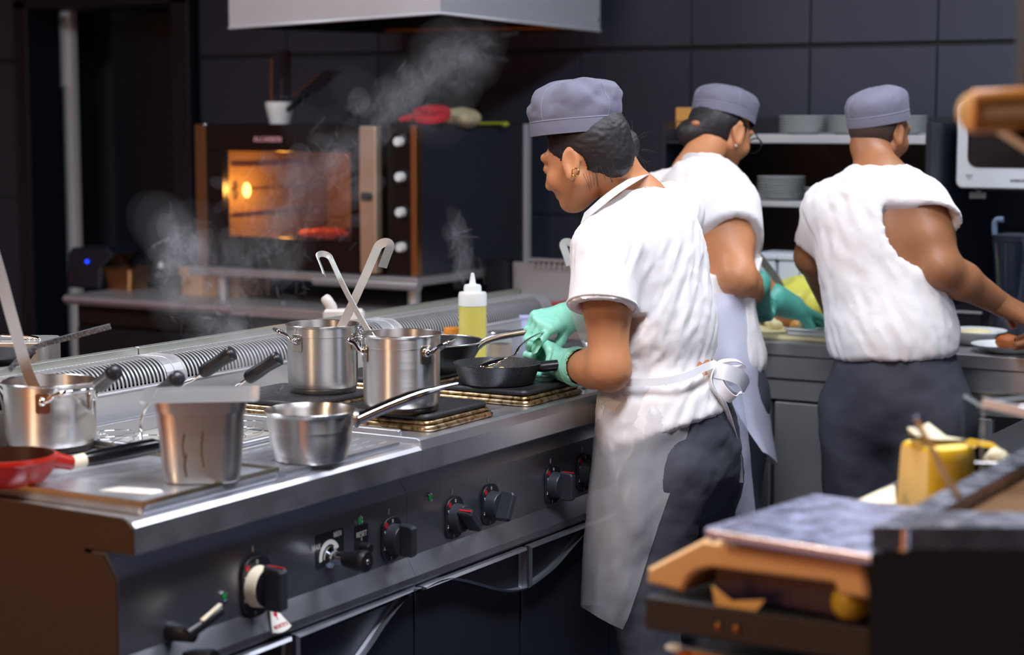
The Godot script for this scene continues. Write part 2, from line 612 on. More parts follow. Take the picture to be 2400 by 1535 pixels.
# ---------- the room ----------
func room() -> void:
	struct("floor", MB.new().box(Vector3(-0.7, -0.06, -0.75), Vector3(9.4, 0.12, 10.9), 0.0), M.floor_tile)
	struct("floor_wood", MB.new().box(Vector3(-3.35, 0.003, -2.4), Vector3(3.9, 0.006, 7.4), 0.0), M.wood_floor)
	struct("ceiling", MB.new().box(Vector3(-0.7, 2.96, -0.75), Vector3(9.4, 0.12, 10.9), 0.0), M.ceiling_paint)
	# far wall with its door opening
	var w := MB.new()
	w.box(Vector3(3.86, 1.45, 0.9), Vector3(0.14, 2.9, 7.9), 0.0)
	w.box(Vector3(3.86, 1.45, -5.07), Vector3(0.14, 2.9, 2.26), 0.0)
	w.box(Vector3(3.86, 2.42, -3.495), Vector3(0.14, 0.96, 0.89), 0.0)
	var far := struct("wall_far", w, M.joint_dark)
	var proto: MeshInstance3D
	for c in 17:
		var z := -3.02 + 0.43 * c
		for r in [[0.0, 0.55], [0.56, 0.6], [1.146, 0.58], [1.736, 0.58], [2.326, 0.57]]:
			var p := part(far, "panel", MB.new().box(Vector3(3.786, r[0] + r[1] * 0.5, z + 0.215), Vector3(0.02, r[1] - 0.006, 0.425), 0.002), M.wall_dark)
	for r in [[0.0, 0.55], [0.56, 0.6], [1.146, 0.58], [1.736, 0.58], [2.326, 0.57]]:
		for c in 5:
			part(far, "panel", MB.new().box(Vector3(3.786, r[0] + r[1] * 0.5, -6.1 + 0.43 * c + 0.215), Vector3(0.02, r[1] - 0.006, 0.425), 0.002), M.wall_dark)
	struct("wall_left", MB.new().box(Vector3(-0.7, 1.45, -6.26), Vector3(9.4, 2.9, 0.12), 0.0), M.wall_warm)
	# right wall with an added, unseen window for cool light and pot reflections
	w = MB.new()
	w.box(Vector3(-2.65, 1.45, 4.76), Vector3(5.5, 2.9, 0.12), 0.0)
	w.box(Vector3(2.9, 1.45, 4.76), Vector3(2.2, 2.9, 0.12), 0.0)
	w.box(Vector3(0.95, 0.1, 4.76), Vector3(1.7, 0.2, 0.12), 0.0)
	w.box(Vector3(0.95, 2.6, 4.76), Vector3(1.7, 0.6, 0.12), 0.0)
	struct("wall_right", w, M.wall_plain)
	var wn := thing("window_1", "added tall daylight window in the right hand wall", "window", Vector3(0.95, 1.0, 4.74))
	wn.set_meta("kind", "structure")
	part(wn, "window_frame", MB.new().box(Vector3(0.95, 0.22, 4.73), Vector3(1.7, 0.05, 0.08), 0.004).box(Vector3(0.95, 2.28, 4.73), Vector3(1.7, 0.05, 0.08), 0.004).box(Vector3(0.125, 1.25, 4.73), Vector3(0.05, 2.06, 0.08), 0.004).box(Vector3(1.775, 1.25, 4.73), Vector3(0.05, 2.06, 0.08), 0.004).box(Vector3(0.95, 1.25, 4.73), Vector3(0.04, 2.06, 0.06), 0.004), M.white_paint)
	var gp := mat("window_glass", Color(1, 1, 1, 0.05), 0.02)
	gp.transparency = BaseMaterial3D.TRANSPARENCY_ALPHA
	part(wn, "window_pane", MB.new().box(Vector3(0.95, 1.25, 4.745), Vector3(1.6, 2.0, 0.006), 0.0), gp)
	var wl := AreaLight3D.new()
	wl.name = "window_light"
	wn.add_child(wl)
	wl.position = Vector3(0, 0.25, -0.06)
	wl.area_size = Vector2(1.6, 2.0)
	wl.light_color = Color("#dfeaff")
	wl.light_energy = 1.6
	wl.area_range = 14.0
	wl.area_attenuation = 2.0
	wl.shadow_enabled = true
	struct("wall_back", MB.new().box(Vector3(-5.36, 1.45, -0.75), Vector3(0.12, 2.9, 10.9), 0.0), M.wall_warm)

func pot_materials() -> void:
	mat("steel_dark", Color("#55504a"), 0.35, 1.0)
	mat("steel_plate", Color("#a59c8c"), 0.25, 1.0)
	rough_by(mat("steel_bright", Color("#e2e4e4"), 0.2, 1.0), noise(0.02, 31, 0.18, 0.28), Vector3(6, 6, 6))
	rough_by(mat("steel_satin", Color("#c9c4bd"), 0.3, 1.0), noise(0.02, 33, 0.34, 0.44), Vector3(4, 8, 4))
	M.steel_satin.anisotropy_enabled = true
	M.steel_satin.anisotropy = -0.7
	mat("drip", Color("#9a8d7d"), 0.35, 0.9)
	mat("broth", Color("#6b3d1a"), 0.12)
	var st := mat("brown_stain", Color.WHITE, 0.45, 0.75)
	var t := noise(0.03, 41, 0, 1)
	var g := Gradient.new()
	g.colors = PackedColorArray([Color("#6b3f1f"), Color("#c9a47e")])
	t.color_ramp = g
	st.albedo_texture = t
	tri_map(st, Vector3(12, 12, 12))
	mat("red_enamel", Color("#a81f10"), 0.3)
	mat("brown_enamel", Color("#3a1d12"), 0.3)
	mat("rim_pale", Color("#dcdcdb"), 0.3, 0.8)
	mat("ladle_steel", Color("#dfe3df"), 0.32, 0.65)
	mat("black_gloss", Color("#101114"), 0.14)
	mat("black_grip", Color("#1b1c22"), 0.33)
	var sp := mat("speckled_black", Color.WHITE, 0.42)
	var ts := noise(0.22, 51, 0, 1, 256, 2)
	g = Gradient.new()
	g.offsets = PackedFloat32Array([0.0, 0.68, 0.74, 1.0])
	g.colors = PackedColorArray([Color("#1a1b20"), Color("#1d1e23"), Color("#6d7078"), Color("#8a8d94")])
	ts.color_ramp = g
	sp.albedo_texture = ts
	tri_map(sp, Vector3(9, 9, 9))
	mat("nonstick", Color("#23242a"), 0.3)
	mat("mash", Color("#ecdc8e"), 0.55)
	M.mash.subsurf_scatter_enabled = true
	M.mash.subsurf_scatter_strength = 0.25
	mat("oil", Color("#d8cf6a"), 0.2)
	M.oil.subsurf_scatter_enabled = true
	M.oil.subsurf_scatter_strength = 0.5
	mat("bottle_white", Color("#eef3f2"), 0.3)
	M.bottle_white.subsurf_scatter_enabled = true
	M.bottle_white.subsurf_scatter_strength = 0.3
	mat("herbs", Color("#5d6a2a"), 0.6)
	mat("orange_lid", Color("#d98a2b"), 0.4)
	mat("spice", Color("#8f7a5a"), 0.7)
	var gp := mat("clear_pane", Color(0.95, 1.0, 0.98, 0.12), 0.05)
	gp.transparency = BaseMaterial3D.TRANSPARENCY_ALPHA
	mat("lavender", Color("#c3c8f2"), 0.4)
	var iw := mat("iron_worn", Color.WHITE, 0.4, 0.6)
	t = noise(0.05, 61, 0, 1)
	g = Gradient.new()
	g.colors = PackedColorArray([Color("#2a2d33"), Color("#a9afb8")])
	t.color_ramp = g
	iw.albedo_texture = t
	tri_map(iw, Vector3(10, 10, 10))
	mat("tap_white", Color("#d9d4cc"), 0.3)
	mat("jamb_pale", Color("#dfe2e2"), 0.5)
	var ls := mat("lamp_small", Color.WHITE, 0.5)
	ls.emission_enabled = true
	ls.emission = Color("#eef2ff")
	ls.emission_energy_multiplier = 2.0
	mat("copper_lit_dull", Color("#7a5434"), 0.45, 0.7)  # dull copper; also warm light painted onto posts
	rough_by(mat("hood_steel", Color("#e2e4e8"), 0.3, 0.5), noise(0.01, 91, 0.4, 0.5), Vector3(2, 2, 2))
	mat("shelf_grey", Color("#a8a9ab"), 0.5)
	mat("blue_print", Color("#1a4fb4"), 0.5)
	mat("dull_tin", Color("#6b6f78"), 0.4, 0.8)
	mat("pink_print", Color("#d7a0a0"), 0.5)
	mat("smoke_plastic", Color("#5a6b80"), 0.3)
	mat("clear_rim", Color("#dfe8ea"), 0.12, 0.3)

# ---------- the cooking range: three joined units, x along the front, z = 0 at the nosing ----------
func range_unit(x0: float, x1: float, label: String, deck: float) -> Node3D:
	var o := thing("cooking_range", label, "range", Vector3((x0 + x1) / 2, 0, -0.36))
	var along := face(Vector3(x0, 0, 0), Vector3(0, 0, -1), Vector3.UP)   # polygon x = -z, y = y; pushed out along +x
	along = Transform3D(Basis(Vector3(0, 0, -1), Vector3.UP, Vector3(1, 0, 0)), Vector3(x0, 0, 0))
	var L := x1 - x0 - 0.0015
	part(o, "hob_top", MB.new().prism([Vector2(0.62, deck), Vector2(0.014, deck), Vector2(0.006, maxf(deck - 0.004, 0.886)), Vector2(0.0, 0.879), Vector2(0.0, 0.838), Vector2(0.006, 0.834), Vector2(0.08, 0.834), Vector2(0.08, 0.86), Vector2(0.62, 0.86)], L, along, 0.001), M.steel_hob)
	part(o, "control_panel", MB.new().prism([Vector2(0.09, 0.8325), Vector2(0.062, 0.8325), Vector2(0.036, 0.792), Vector2(0.036, 0.668), Vector2(0.031, 0.66), Vector2(0.015, 0.634), Vector2(0.014, 0.622), Vector2(0.022, 0.613), Vector2(0.09, 0.613)], L, along, 0.001), M.steel_panel)
	part(o, "cabinet_body", MB.new().box(Vector3((x0 + x1) / 2, 0.46, -0.38), Vector3(L, 0.74, 0.56), 0.002), M.steel_side)
	part(o, "plinth", MB.new().box(Vector3((x0 + x1) / 2, 0.045, -0.38), Vector3(L, 0.09, 0.5), 0.002), M.black_plastic)
	# splashback: upright face, rounded shoulder with vent slots, flat top, rear rail
	part(o, "splashback", MB.new().prism([Vector2(0.60, 0.86), Vector2(0.60, 0.972)] + arc(Vector2(0.645, 0.972), 0.044, 180, 90, 8) + [Vector2(0.7, 1.016), Vector2(0.7, 0.86)], L, along, 0.0008), M.steel_back)
	part(o, "rear_rail", MB.new().box(Vector3((x0 + x1) / 2, 1.016, -0.709), Vector3(L, 0.03, 0.016), 0.003), M.rail_steel)
	part(o, "rear_ledge", MB.new().box(Vector3((x0 + x1) / 2, 0.95, -0.83), Vector3(L, 0.06, 0.22), 0.004), M.steel_side)
	return o

func vents(o: Node3D, x0: float, x1: float) -> void:
	var k := int((x1 - x0) / 0.0115)
	var prof := [Vector2(-0.6005, 0.968), Vector2(-0.6005, 0.976)]
	for i in 9:
		var g := deg_to_rad(180.0 - 10.0 * i)
		prof.append(Vector2(-0.645 - 0.0445 * cos(g), 0.972 + 0.0445 * sin(g)))
	prof.append(Vector2(-0.685, 1.0165))
	# the dark slot strip, and a fin between each two slots
	var rows := []
	for p in prof: rows.append(PackedVector3Array([Vector3(x0, p.y, p.x + 0.0002), Vector3(x1, p.y, p.x + 0.0002)]))
	var m := MB.new()
	m.sheet(rows, false, true)
	part(o, "vent_slot", m, M.black_void)
	var first: MeshInstance3D
	for i in k + 1:
		if i == 0:
			var path := []
			for p in prof: path.append(Vector3(x0, p.y, p.x))
			first = part(o, "vent_fin", MB.new().sweep(path, [Vector2(-0.0026, -0.0012), Vector2(0.0026, -0.0012), Vector2(0.0018, 0.0028), Vector2(-0.0018, 0.0028)], Vector3.RIGHT), M.steel_back)
		else: copy_of(first, o, Vector3(0.0115 * i, 0, 0))
	part(o, "vent_frame", MB.new().tube([Vector3(x0 - 0.002, 0.966, -0.6), Vector3(x1 + 0.002, 0.966, -0.6)], 0.003, 8), M.steel_back)

func knob(o: Node3D, x: float, y: float, turn: float, mark: bool, s := 1.0, white := false) -> void:
	var z := -0.036
	var p := part(o, "knob_plate", MB.new().prism(rounded(0.064 * s, 0.084 * s, 0.024 * s, 6), 0.006, at(Vector3(x, y, z)), 0.0015, true), M.knob_plate)
	var d := part(o, "dial", MB.new().lathe([Vector2(0.0001, 0), Vector2(0.029 * s, 0), Vector2(0.027 * s, 0.02), Vector2(0.025 * s, 0.022), Vector2(0.0001, 0.022)], face(Vector3(x, y, z + 0.006), Vector3.RIGHT, Vector3(0, 0, 1)), 36), M.knob_grey if not white else M.cream_ring)  # cream dial colour stands for the lit side wall
	if white: part(o, "dial_face", MB.new().lathe([Vector2(0.0262 * s, 0.0215), Vector2(0.024 * s, 0.0235), Vector2(0.0001, 0.0236)], face(Vector3(x, y, z + 0.006), Vector3.RIGHT, Vector3(0, 0, 1)), 36), M.black_plastic)
	var b := Basis(Vector3(0, 0, 1), deg_to_rad(turn))
	var g := Transform3D(b * Basis(Vector3(0, 1, 0), Vector3(0, 0, 1), Vector3(1, 0, 0)), Vector3(x, y, z + 0.026) - b.x * 0.0)
	var grip := part(o, "grip", MB.new().prism([Vector2(-0.03, 0), Vector2(0.031, 0), Vector2(0.029, 0.026), Vector2(0.024, 0.03), Vector2(-0.026, 0.03), Vector2(-0.03, 0.026)].map(func(q): return q * s), 0.017 * s, Transform3D(g.basis, g.origin - g.basis.z * 0.0085 * s), 0.0025), M.knob_grey)
	if mark: part(o, "pointer_mark", MB.new().box(Vector3(x, y, z + 0.026 + 0.016 * s) + b.y * 0.0305 * s, Vector3(0.004, 0.0016, 0.028 * s), 0.0004, b), M.red_mark)
	part(o, "red_dot", MB.new().lathe([Vector2(0.0001, 0.0012), Vector2(0.0055, 0.0012), Vector2(0.0055, 0)], face(Vector3(x - 0.021 * s, y + 0.029 * s, z + 0.0056), Vector3.RIGHT, Vector3(0, 0, 1)), 14), M.red_mark)
	for q in [["0", 0.0, 0.034], ["1", -0.0255, 0.015], ["2", -0.0265, -0.014], ["3", -0.006, -0.036]]:
		word(o, q[0], 0.0085, at(Vector3(x + q[1] * s, y + q[2] * s, z + 0.0064)), M.white_mark, "numeral")
	part(o, "index_mark", MB.new().box(Vector3(x - 0.004, y + 0.052 * s, z + 0.0004), Vector3(0.0035, 0.011, 0.0012), 0.0003), M.white_mark)

func pilot(o: Node3D, x: float, y: float) -> void:
	part(o, "pilot_lamp", MB.new().ball(Vector3(x, y, -0.036), Vector3(0.0065, 0.0075, 0.004), 16), M.green_lamp)
	part(o, "lamp_ring", MB.new().lathe([Vector2(0.009, 0), Vector2(0.009, 0.0025), Vector2(0.0068, 0.003)], face(Vector3(x, y, -0.036), Vector3.RIGHT, Vector3(0, 0, 1)), 20), M.chrome)

func hot_plate(o: Node3D, x: float, z: float, y: float) -> void:
	var up := face(Vector3(x, y, z), Vector3.RIGHT, Vector3(0, 0, -1))
	part(o, "plate_frame", MB.new().prism(rounded(0.25, 0.25, 0.022), 0.012, up, 0.004, true), M.greasy_steel)
	up.origin.y = y + 0.012
	part(o, "plate_rim", MB.new().prism(rounded(0.236, 0.236, 0.02), 0.008, up, 0.003, true), M.greasy_steel)
	up.origin.y = y + 0.02
	part(o, "hot_plate", MB.new().prism(rounded(0.228, 0.228, 0.02), 0.012, up, 0.004, true), M.cast_iron)

func range_cooker() -> void:
	mat("rail_steel", Color("#b9bcb0"), 0.4, 0.9)
	mat("knob_plate", Color("#1b1f27"), 0.4)
	mat("cream_ring", Color("#efe2c6"), 0.4)
	var dy := 0.888
	var a := range_unit(0, 0.8, "steel cooking range unit with griddle and pasta well at the near end", dy)
	var b := range_unit(0.8, 1.6, "steel cooking range unit with four square hot plates", 0.9)
	var c := range_unit(1.6, 2.36, "plain steel worktop unit of the range holding bottle and jars", 0.9)
	vents(a, 0.03, 0.772)
	vents(b, 0.83, 1.558)
	vents(c, 1.632, 2.3)
	# the near unit's open end
	part(a, "end_panel", MB.new().prism([Vector2(0.022, 0.893), Vector2(0.012, 0.889), Vector2(0.0, 0.878), Vector2(0.0, 0.836), Vector2(0.1, 0.836), Vector2(0.1, 0.83), Vector2(0.064, 0.83), Vector2(0.036, 0.79), Vector2(0.036, 0.66), Vector2(0.015, 0.63), Vector2(0.02, 0.612), Vector2(0.02, 0.1), Vector2(0.7, 0.1), Vector2(0.7, 1.016), Vector2(0.64, 1.016), Vector2(0.6, 0.97), Vector2(0.6, 0.899)], 0.004, Transform3D(Basis(Vector3(0, 0, -1), Vector3.UP, Vector3(1, 0, 0)), Vector3(-0.0045, 0, 0)), 0.001), M.steel_side)
	# griddle with raised edges
	var up := face(Vector3(0.212, dy, -0.3), Vector3.RIGHT, Vector3(0, 0, -1))
	part(a, "griddle_plate", MB.new().prism(rounded(0.345, 0.565, 0.012), 0.018, up, 0.004, true), M.steel_griddle)
	part(a, "griddle_lip", MB.new().sweep([Vector3(0.042, 0.907, -0.58), Vector3(0.042, 0.907, -0.021), Vector3(0.382, 0.907, -0.021), Vector3(0.382, 0.907, -0.58)], [Vector2(0.004, -0.004), Vector2(0.004, 0.004), Vector2(-0.004, 0.004), Vector2(-0.004, -0.004)]), M.dull_brass)
	# pasta well: slotted drain tray in front, open well behind with its rails
	var tray := CSGBox3D.new()
	tray.name = "drain_tray"
	tray.size = Vector3(0.35, 0.012, 0.2)
	tray.material = M.steel_hob
	a.add_child(tray)
	tray.position = Vector3(0.585, dy + 0.004, -0.125) - a.position
	for i in 6:
		for j in 8:
			var s := CSGBox3D.new()
			s.name = "slot"
			s.operation = CSGShape3D.OPERATION_SUBTRACTION
			s.size = Vector3(0.028, 0.03, 0.005)
			tray.add_child(s, true)
			s.position = Vector3(-0.145 + 0.041 * j + (0.012 if i % 2 else 0.0), 0, -0.078 + 0.031 * i)
	part(a, "drain_slot_bed", MB.new().box(Vector3(0.585, dy - 0.0005, -0.125), Vector3(0.345, 0.003, 0.195), 0.0), M.black_void)
	part(a, "well_rail", MB.new().tube([Vector3(0.4, 0.905, -0.235), Vector3(0.77, 0.905, -0.235)], 0.007, 10), M.steel_hob)
	part(a, "well_rail", MB.new().box(Vector3(0.585, 0.905, -0.56), Vector3(0.37, 0.03, 0.02), 0.003), M.steel_hob)
	part(a, "well_rail", MB.new().box(Vector3(0.4, 0.905, -0.4), Vector3(0.016, 0.03, 0.34), 0.003), M.steel_hob)
	part(a, "well_rail", MB.new().box(Vector3(0.772, 0.905, -0.4), Vector3(0.016, 0.03, 0.34), 0.003), M.steel_hob)
	part(a, "well_water", MB.new().box(Vector3(0.585, 0.889, -0.4), Vector3(0.35, 0.004, 0.31), 0.0), M.pale_water)
	# hot plates
	for q in [[0.985, -0.148], [1.36, -0.148], [0.985, -0.445], [1.36, -0.445]]: hot_plate(b, q[0], q[1], 0.9)
	part(b, "deck_lip", MB.new().box(Vector3(0.808, 0.897, -0.33), Vector3(0.014, 0.03, 0.55), 0.004), M.steel_hob)
	for x in [1.16, 1.56]: part(b, "deck_rib", MB.new().box(Vector3(x, 0.902, -0.2), Vector3(0.05, 0.008, 0.3), 0.003), M.steel_hob)
	# fronts
	knob(a, 0.335, 0.712, 0, true, 1.25, true)
	knob(a, 0.742, 0.716, 0, false, 1.0)
	knob(b, 0.962, 0.716, 45, true)
	knob(b, 1.098, 0.718, -28, false)
	knob(b, 1.355, 0.716, 0, true)
	knob(b, 1.497, 0.72, 90, false)
	pilot(a, 0.642, 0.769); pilot(b, 0.877, 0.771); pilot(a, 0.252, 0.712)
	# water tap of the well: white arc, chrome neck, black grip
	part(a, "tap_plate", MB.new().prism(rounded(0.085, 0.062, 0.006), 0.0015, at(Vector3(0.55, 0.735, -0.0365)), 0.0004), M.knob_plate)
	part(a, "scale_arc", MB.new().prism(arc(Vector2.ZERO, 0.031, 25, 190, 16) + arc(Vector2.ZERO, 0.0225, 190, 25, 16), 0.001, at(Vector3(0.548, 0.72, -0.035)), 0.0002), M.white_mark)
	part(a, "tap_neck", MB.new().lathe([Vector2(0.02, 0), Vector2(0.02, 0.006), Vector2(0.012, 0.01), Vector2(0.0115, 0.028), Vector2(0.014, 0.03), Vector2(0.014, 0.036), Vector2(0.0001, 0.036)], zax(0.548, 0.72), 28), M.chrome)
	part(a, "tap_grip", MB.new().lathe([Vector2(0.0135, 0.034), Vector2(0.0165, 0.05), Vector2(0.02, 0.072), Vector2(0.02, 0.08), Vector2(0.018, 0.084), Vector2(0.0001, 0.085)], zax(0.548, 0.72), 28), M.black_plastic)
	part(a, "tap_screw", MB.new().ball(Vector3(0.548, 0.72, 0.0495), Vector3(0.0045, 0.0045, 0.002), 14), M.chrome)
	word(a, "MAX", 0.013, at(Vector3(0.508, 0.744, -0.0345)), M.white_mark)
	word(a, "MIN", 0.013, at(Vector3(0.573, 0.757, -0.0345)), M.white_mark)
	part(a, "reset_plate", MB.new().prism(rounded(0.044, 0.062, 0.005), 0.0012, at(Vector3(0.648, 0.729, -0.0365)), 0.0003), M.knob_plate)
	word(a, "RESET", 0.0125, at(Vector3(0.648, 0.742, -0.0348)), M.white_mark)
	part(a, "reset_mark", MB.new().box(Vector3(0.648, 0.733, -0.0348), Vector3(0.0015, 0.006, 0.001), 0.0002), M.white_mark)
	part(a, "reset_button", MB.new().lathe([Vector2(0.0001, 0), Vector2(0.011, 0), Vector2(0.011, 0.014), Vector2(0.0085, 0.02), Vector2(0.0001, 0.021)], zax(0.65, 0.716), 20), M.black_plastic)
	# drain valve at the near end
	part(a, "valve_body", MB.new().tube([Vector3(0.118, 0.685, -0.036), Vector3(0.118, 0.685, 0.012)], [0.017, 0.013], 18), M.black_plastic)
	part(a, "valve_lever", MB.new().tube(smooth([Vector3(0.105, 0.688, 0.01), Vector3(0.14, 0.7, 0.016), Vector3(0.176, 0.712, 0.02)], 4), [0.011, 0.011, 0.0105, 0.01, 0.01, 0.0095, 0.009, 0.009, 0.009], 12), M.black_plastic)
	part(a, "valve_stripe", MB.new().box(Vector3(0.152, 0.715, 0.021), Vector3(0.05, 0.003, 0.008), 0.0008, Basis(Vector3(0, 0, 1), 0.34)), M.cream_ring)
	part(a, "lower_grip", MB.new().lathe([Vector2(0.012, 0), Vector2(0.016, 0.02), Vector2(0.02, 0.05), Vector2(0.018, 0.056), Vector2(0.0001, 0.057)], face(Vector3(0.137, 0.64, -0.02), Vector3.RIGHT, Vector3(0, 0, 1)), 24), M.black_plastic)
	# maker's wedge-shaped tag on the lower lip: a red pennant over lettering
	var tg := Transform3D(Basis(Vector3.RIGHT, -0.55), Vector3(0.372, 0.647, -0.0195))
	part(a, "maker_tag", MB.new().prism(arc(Vector2(0, 0.045), 0.07, 248, 292, 6) + [Vector2(0.006, 0.022), Vector2(0.0, 0.026), Vector2(-0.006, 0.022)], 0.003, tg, 0.0006), M.white_mark)
	word(a, "NORTE'S", 0.0095, tg * at(Vector3(0, -0.013, 0.0032)), M.red_mark, "lettering", true)
	part(a, "tag_emblem", MB.new().prism([Vector2(-0.004, 0.012), Vector2(0.004, 0.014), Vector2(0.005, 0.007), Vector2(0.0015, 0.005), Vector2(0.001, -0.002), Vector2(-0.001, -0.002), Vector2(-0.001, 0.004), Vector2(-0.005, 0.006)], 0.0006, tg * at(Vector3(0, 0, 0.0029)), 0.0001), M.red_mark)
	# doors with curved grip flaps
	door(a, 0.0, 0.398, [[0.0, 0.612], [0.06, 0.608], [0.2, 0.54], [0.32, 0.47], [0.372, 0.445]])
	door(a, 0.402, 0.8, [[0.402, 0.44], [0.5, 0.468], [0.61, 0.526], [0.69, 0.575], [0.768, 0.612]])
	door(b, 0.8, 1.198, [[0.8, 0.606], [0.86, 0.61], [0.918, 0.602], [1.0, 0.575], [1.079, 0.546], [1.14, 0.53], [1.198, 0.524]])
	door(b, 1.202, 1.6, [[1.202, 0.524], [1.25, 0.53], [1.32, 0.545], [1.4, 0.575], [1.48, 0.6], [1.6, 0.608]])
	door(c, 1.6, 1.978, [[1.6, 0.606], [1.75, 0.59], [1.9, 0.54], [1.978, 0.524]])
	door(c, 1.982, 2.36, [[1.982, 0.524], [2.06, 0.54], [2.2, 0.59], [2.36, 0.606]])

func door(o: Node3D, x0: float, x1: float, low: Array) -> void:
	var d := part(o, "door", MB.new().box(Vector3((x0 + x1) / 2, 0.35, -0.045), Vector3(x1 - x0 - 0.006, 0.5, 0.05), 0.003), M.steel_door)
	var poly := []
	for q in smooth(low.map(func(e): return Vector2(clampf(e[0], x0 + 0.004, x1 - 0.004), e[1])), 5): poly.append(q)
	poly.append(Vector2(x1 - 0.004, 0.614))
	poly.append(Vector2(x0 + 0.004, 0.614))
	var g := MeshInstance3D.new()
	g.mesh = MB.new().prism(poly, 0.022, at(Vector3(0, 0, -0.0205)), 0.005).mesh()
	g.mesh.surface_set_material(0, M.steel_panel)
	g.name = "grip_flap"
	d.add_child(g)

func zax(x: float, y: float) -> Transform3D:
	return face(Vector3(x, y, -0.036), Vector3.RIGHT, Vector3(0, 0, 1))

# ---------- pans, pots and tools on the range ----------
const TOWARD := Vector3(-0.8589, 0, 0.5122)
const RIGHT_ := Vector3(0.5122, 0, 0.8589)
func bearing(deg: float) -> Vector3:
	return (TOWARD * cos(deg_to_rad(deg)) + RIGHT_ * sin(deg_to_rad(deg))).normalized()

func stock_pot(label: String, c: Vector3, r: float, h: float, side: float, group: String, hr := 1.0) -> Node3D:
	var o := thing("stock_pot", label, "pot", c, group)
	var t := 0.0016
	part(o, "pot_base", MB.new().lathe([Vector2(0.0001, 0), Vector2(r * 0.9, 0), Vector2(r * 0.95, 0.003), Vector2(r * 0.955, 0.009), Vector2(r * 0.93, 0.012)], at(c), 64), M.steel_dark)
	part(o, "pot_wall", MB.new().lathe([Vector2(0.0001, 0.011), Vector2(r * 0.92, 0.011), Vector2(r * 0.972, 0.015), Vector2(r * 0.992, 0.023), Vector2(r, 0.035), Vector2(r, h * 0.84), Vector2(r + 0.0009, h * 0.845), Vector2(r + 0.0009, h - 0.004), Vector2(r + 0.003, h - 0.002), Vector2(r + 0.0035, h), Vector2(r + 0.002, h + 0.0012), Vector2(r - t, h), Vector2(r - t, 0.03), Vector2(r - 0.012, 0.018), Vector2(0.0001, 0.016)], at(c), 96), M.steel_pot)
	part(o, "broth", MB.new().lathe([Vector2(r - t - 0.0005, h * 0.55), Vector2(0.0001, h * 0.551)], at(c), 48), M.broth)
	for s in [0.0, 180.0]:
		var pts := []
		var y := h * 0.79
		var sp := 36.0
		var a := bearing(side + s - sp)
		var b := bearing(side + s + sp)
		var m := bearing(side + s)
		var out := r * (1.0 + 0.34 * hr)
		for e in [[a, -1.0], [b, 1.0]]:
			var q: Vector3 = e[0]
			var pl := Basis(Vector3.UP.cross(q), Vector3.UP, q)
			part(o, "handle_plate", MB.new().prism(rounded(0.026, 0.036, 0.004), 0.0022, Transform3D(pl, c + q * (r - 0.0008) + Vector3.UP * (y - 0.004)), 0.0006, true), M.steel_plate)
			part(o, "handle_boss", MB.new().ball(c + q * (r + 0.004) + Vector3.UP * y, Vector3(0.0085, 0.0085, 0.0065), 16), M.chrome)
		var tan := Vector3.UP.cross(m)
		var wa := c + a * r + Vector3.UP * y
		var wb := c + b * r + Vector3.UP * y
		var o1 := c + m * out + Vector3.UP * (y + 0.019 * hr) - tan * r * 0.36
		var o2 := c + m * out + Vector3.UP * (y + 0.019 * hr) + tan * r * 0.36
		if (o1 - wa).length() > (o1 - wb).length():
			var w := o1
			o1 = o2
			o2 = w
		var path := smooth([wa, wa + m * r * 0.13, wa.lerp(o1, 0.55) + Vector3.UP * 0.001, o1.lerp(wa, 0.12), o1.lerp(o2, 0.14), o1.lerp(o2, 0.5), o2.lerp(o1, 0.14), o2.lerp(wb, 0.12), wb.lerp(o2, 0.55) + Vector3.UP * 0.001, wb + m * r * 0.13, wb], 4)
		part(o, "loop_handle", MB.new().tube(path, 0.0042, 10), M.chrome)
	return o

# flat bar ladle handle with a hooked end; pts runs from the bowl upward
func ladle(label: String, pts: Array, hook: Vector3, w: float, face_to: Vector3, bowl: Vector3, br: float) -> void:
	var o := thing("ladle", label, "ladle", pts[0], "steel ladles standing in pots")
	var top: Vector3 = pts[-1]
	var dir: Vector3 = (top - pts[-2]).normalized()
	var path: Array = smooth(pts, 5)
	var d2 := hook.normalized()
	for i in range(1, 11):
		var g := PI * i / 10.0
		path.append(top + dir * sin(g) * 0.013 + d2 * (1.0 - cos(g)) * 0.013)
	path.append(path[-1] - dir * 0.026 + d2 * 0.001)
	path.append(path[-1] - dir * 0.024 + d2 * 0.002)
	var t := 0.0011
	part(o, "ladle_handle", MB.new().sweep(path, [Vector2(-w, -t), Vector2(w, -t), Vector2(w, t), Vector2(-w, t)], face_to), M.ladle_steel)
	if br > 0: part(o, "ladle_bowl", MB.new().lathe([Vector2(0.0001, -br * 0.75), Vector2(br * 0.5, -br * 0.66), Vector2(br * 0.85, -br * 0.35), Vector2(br, 0), Vector2(br - 0.0015, 0), Vector2(br * 0.83, -br * 0.33), Vector2(0.0001, -br * 0.72)], at(bowl), 28), M.steel_bright)

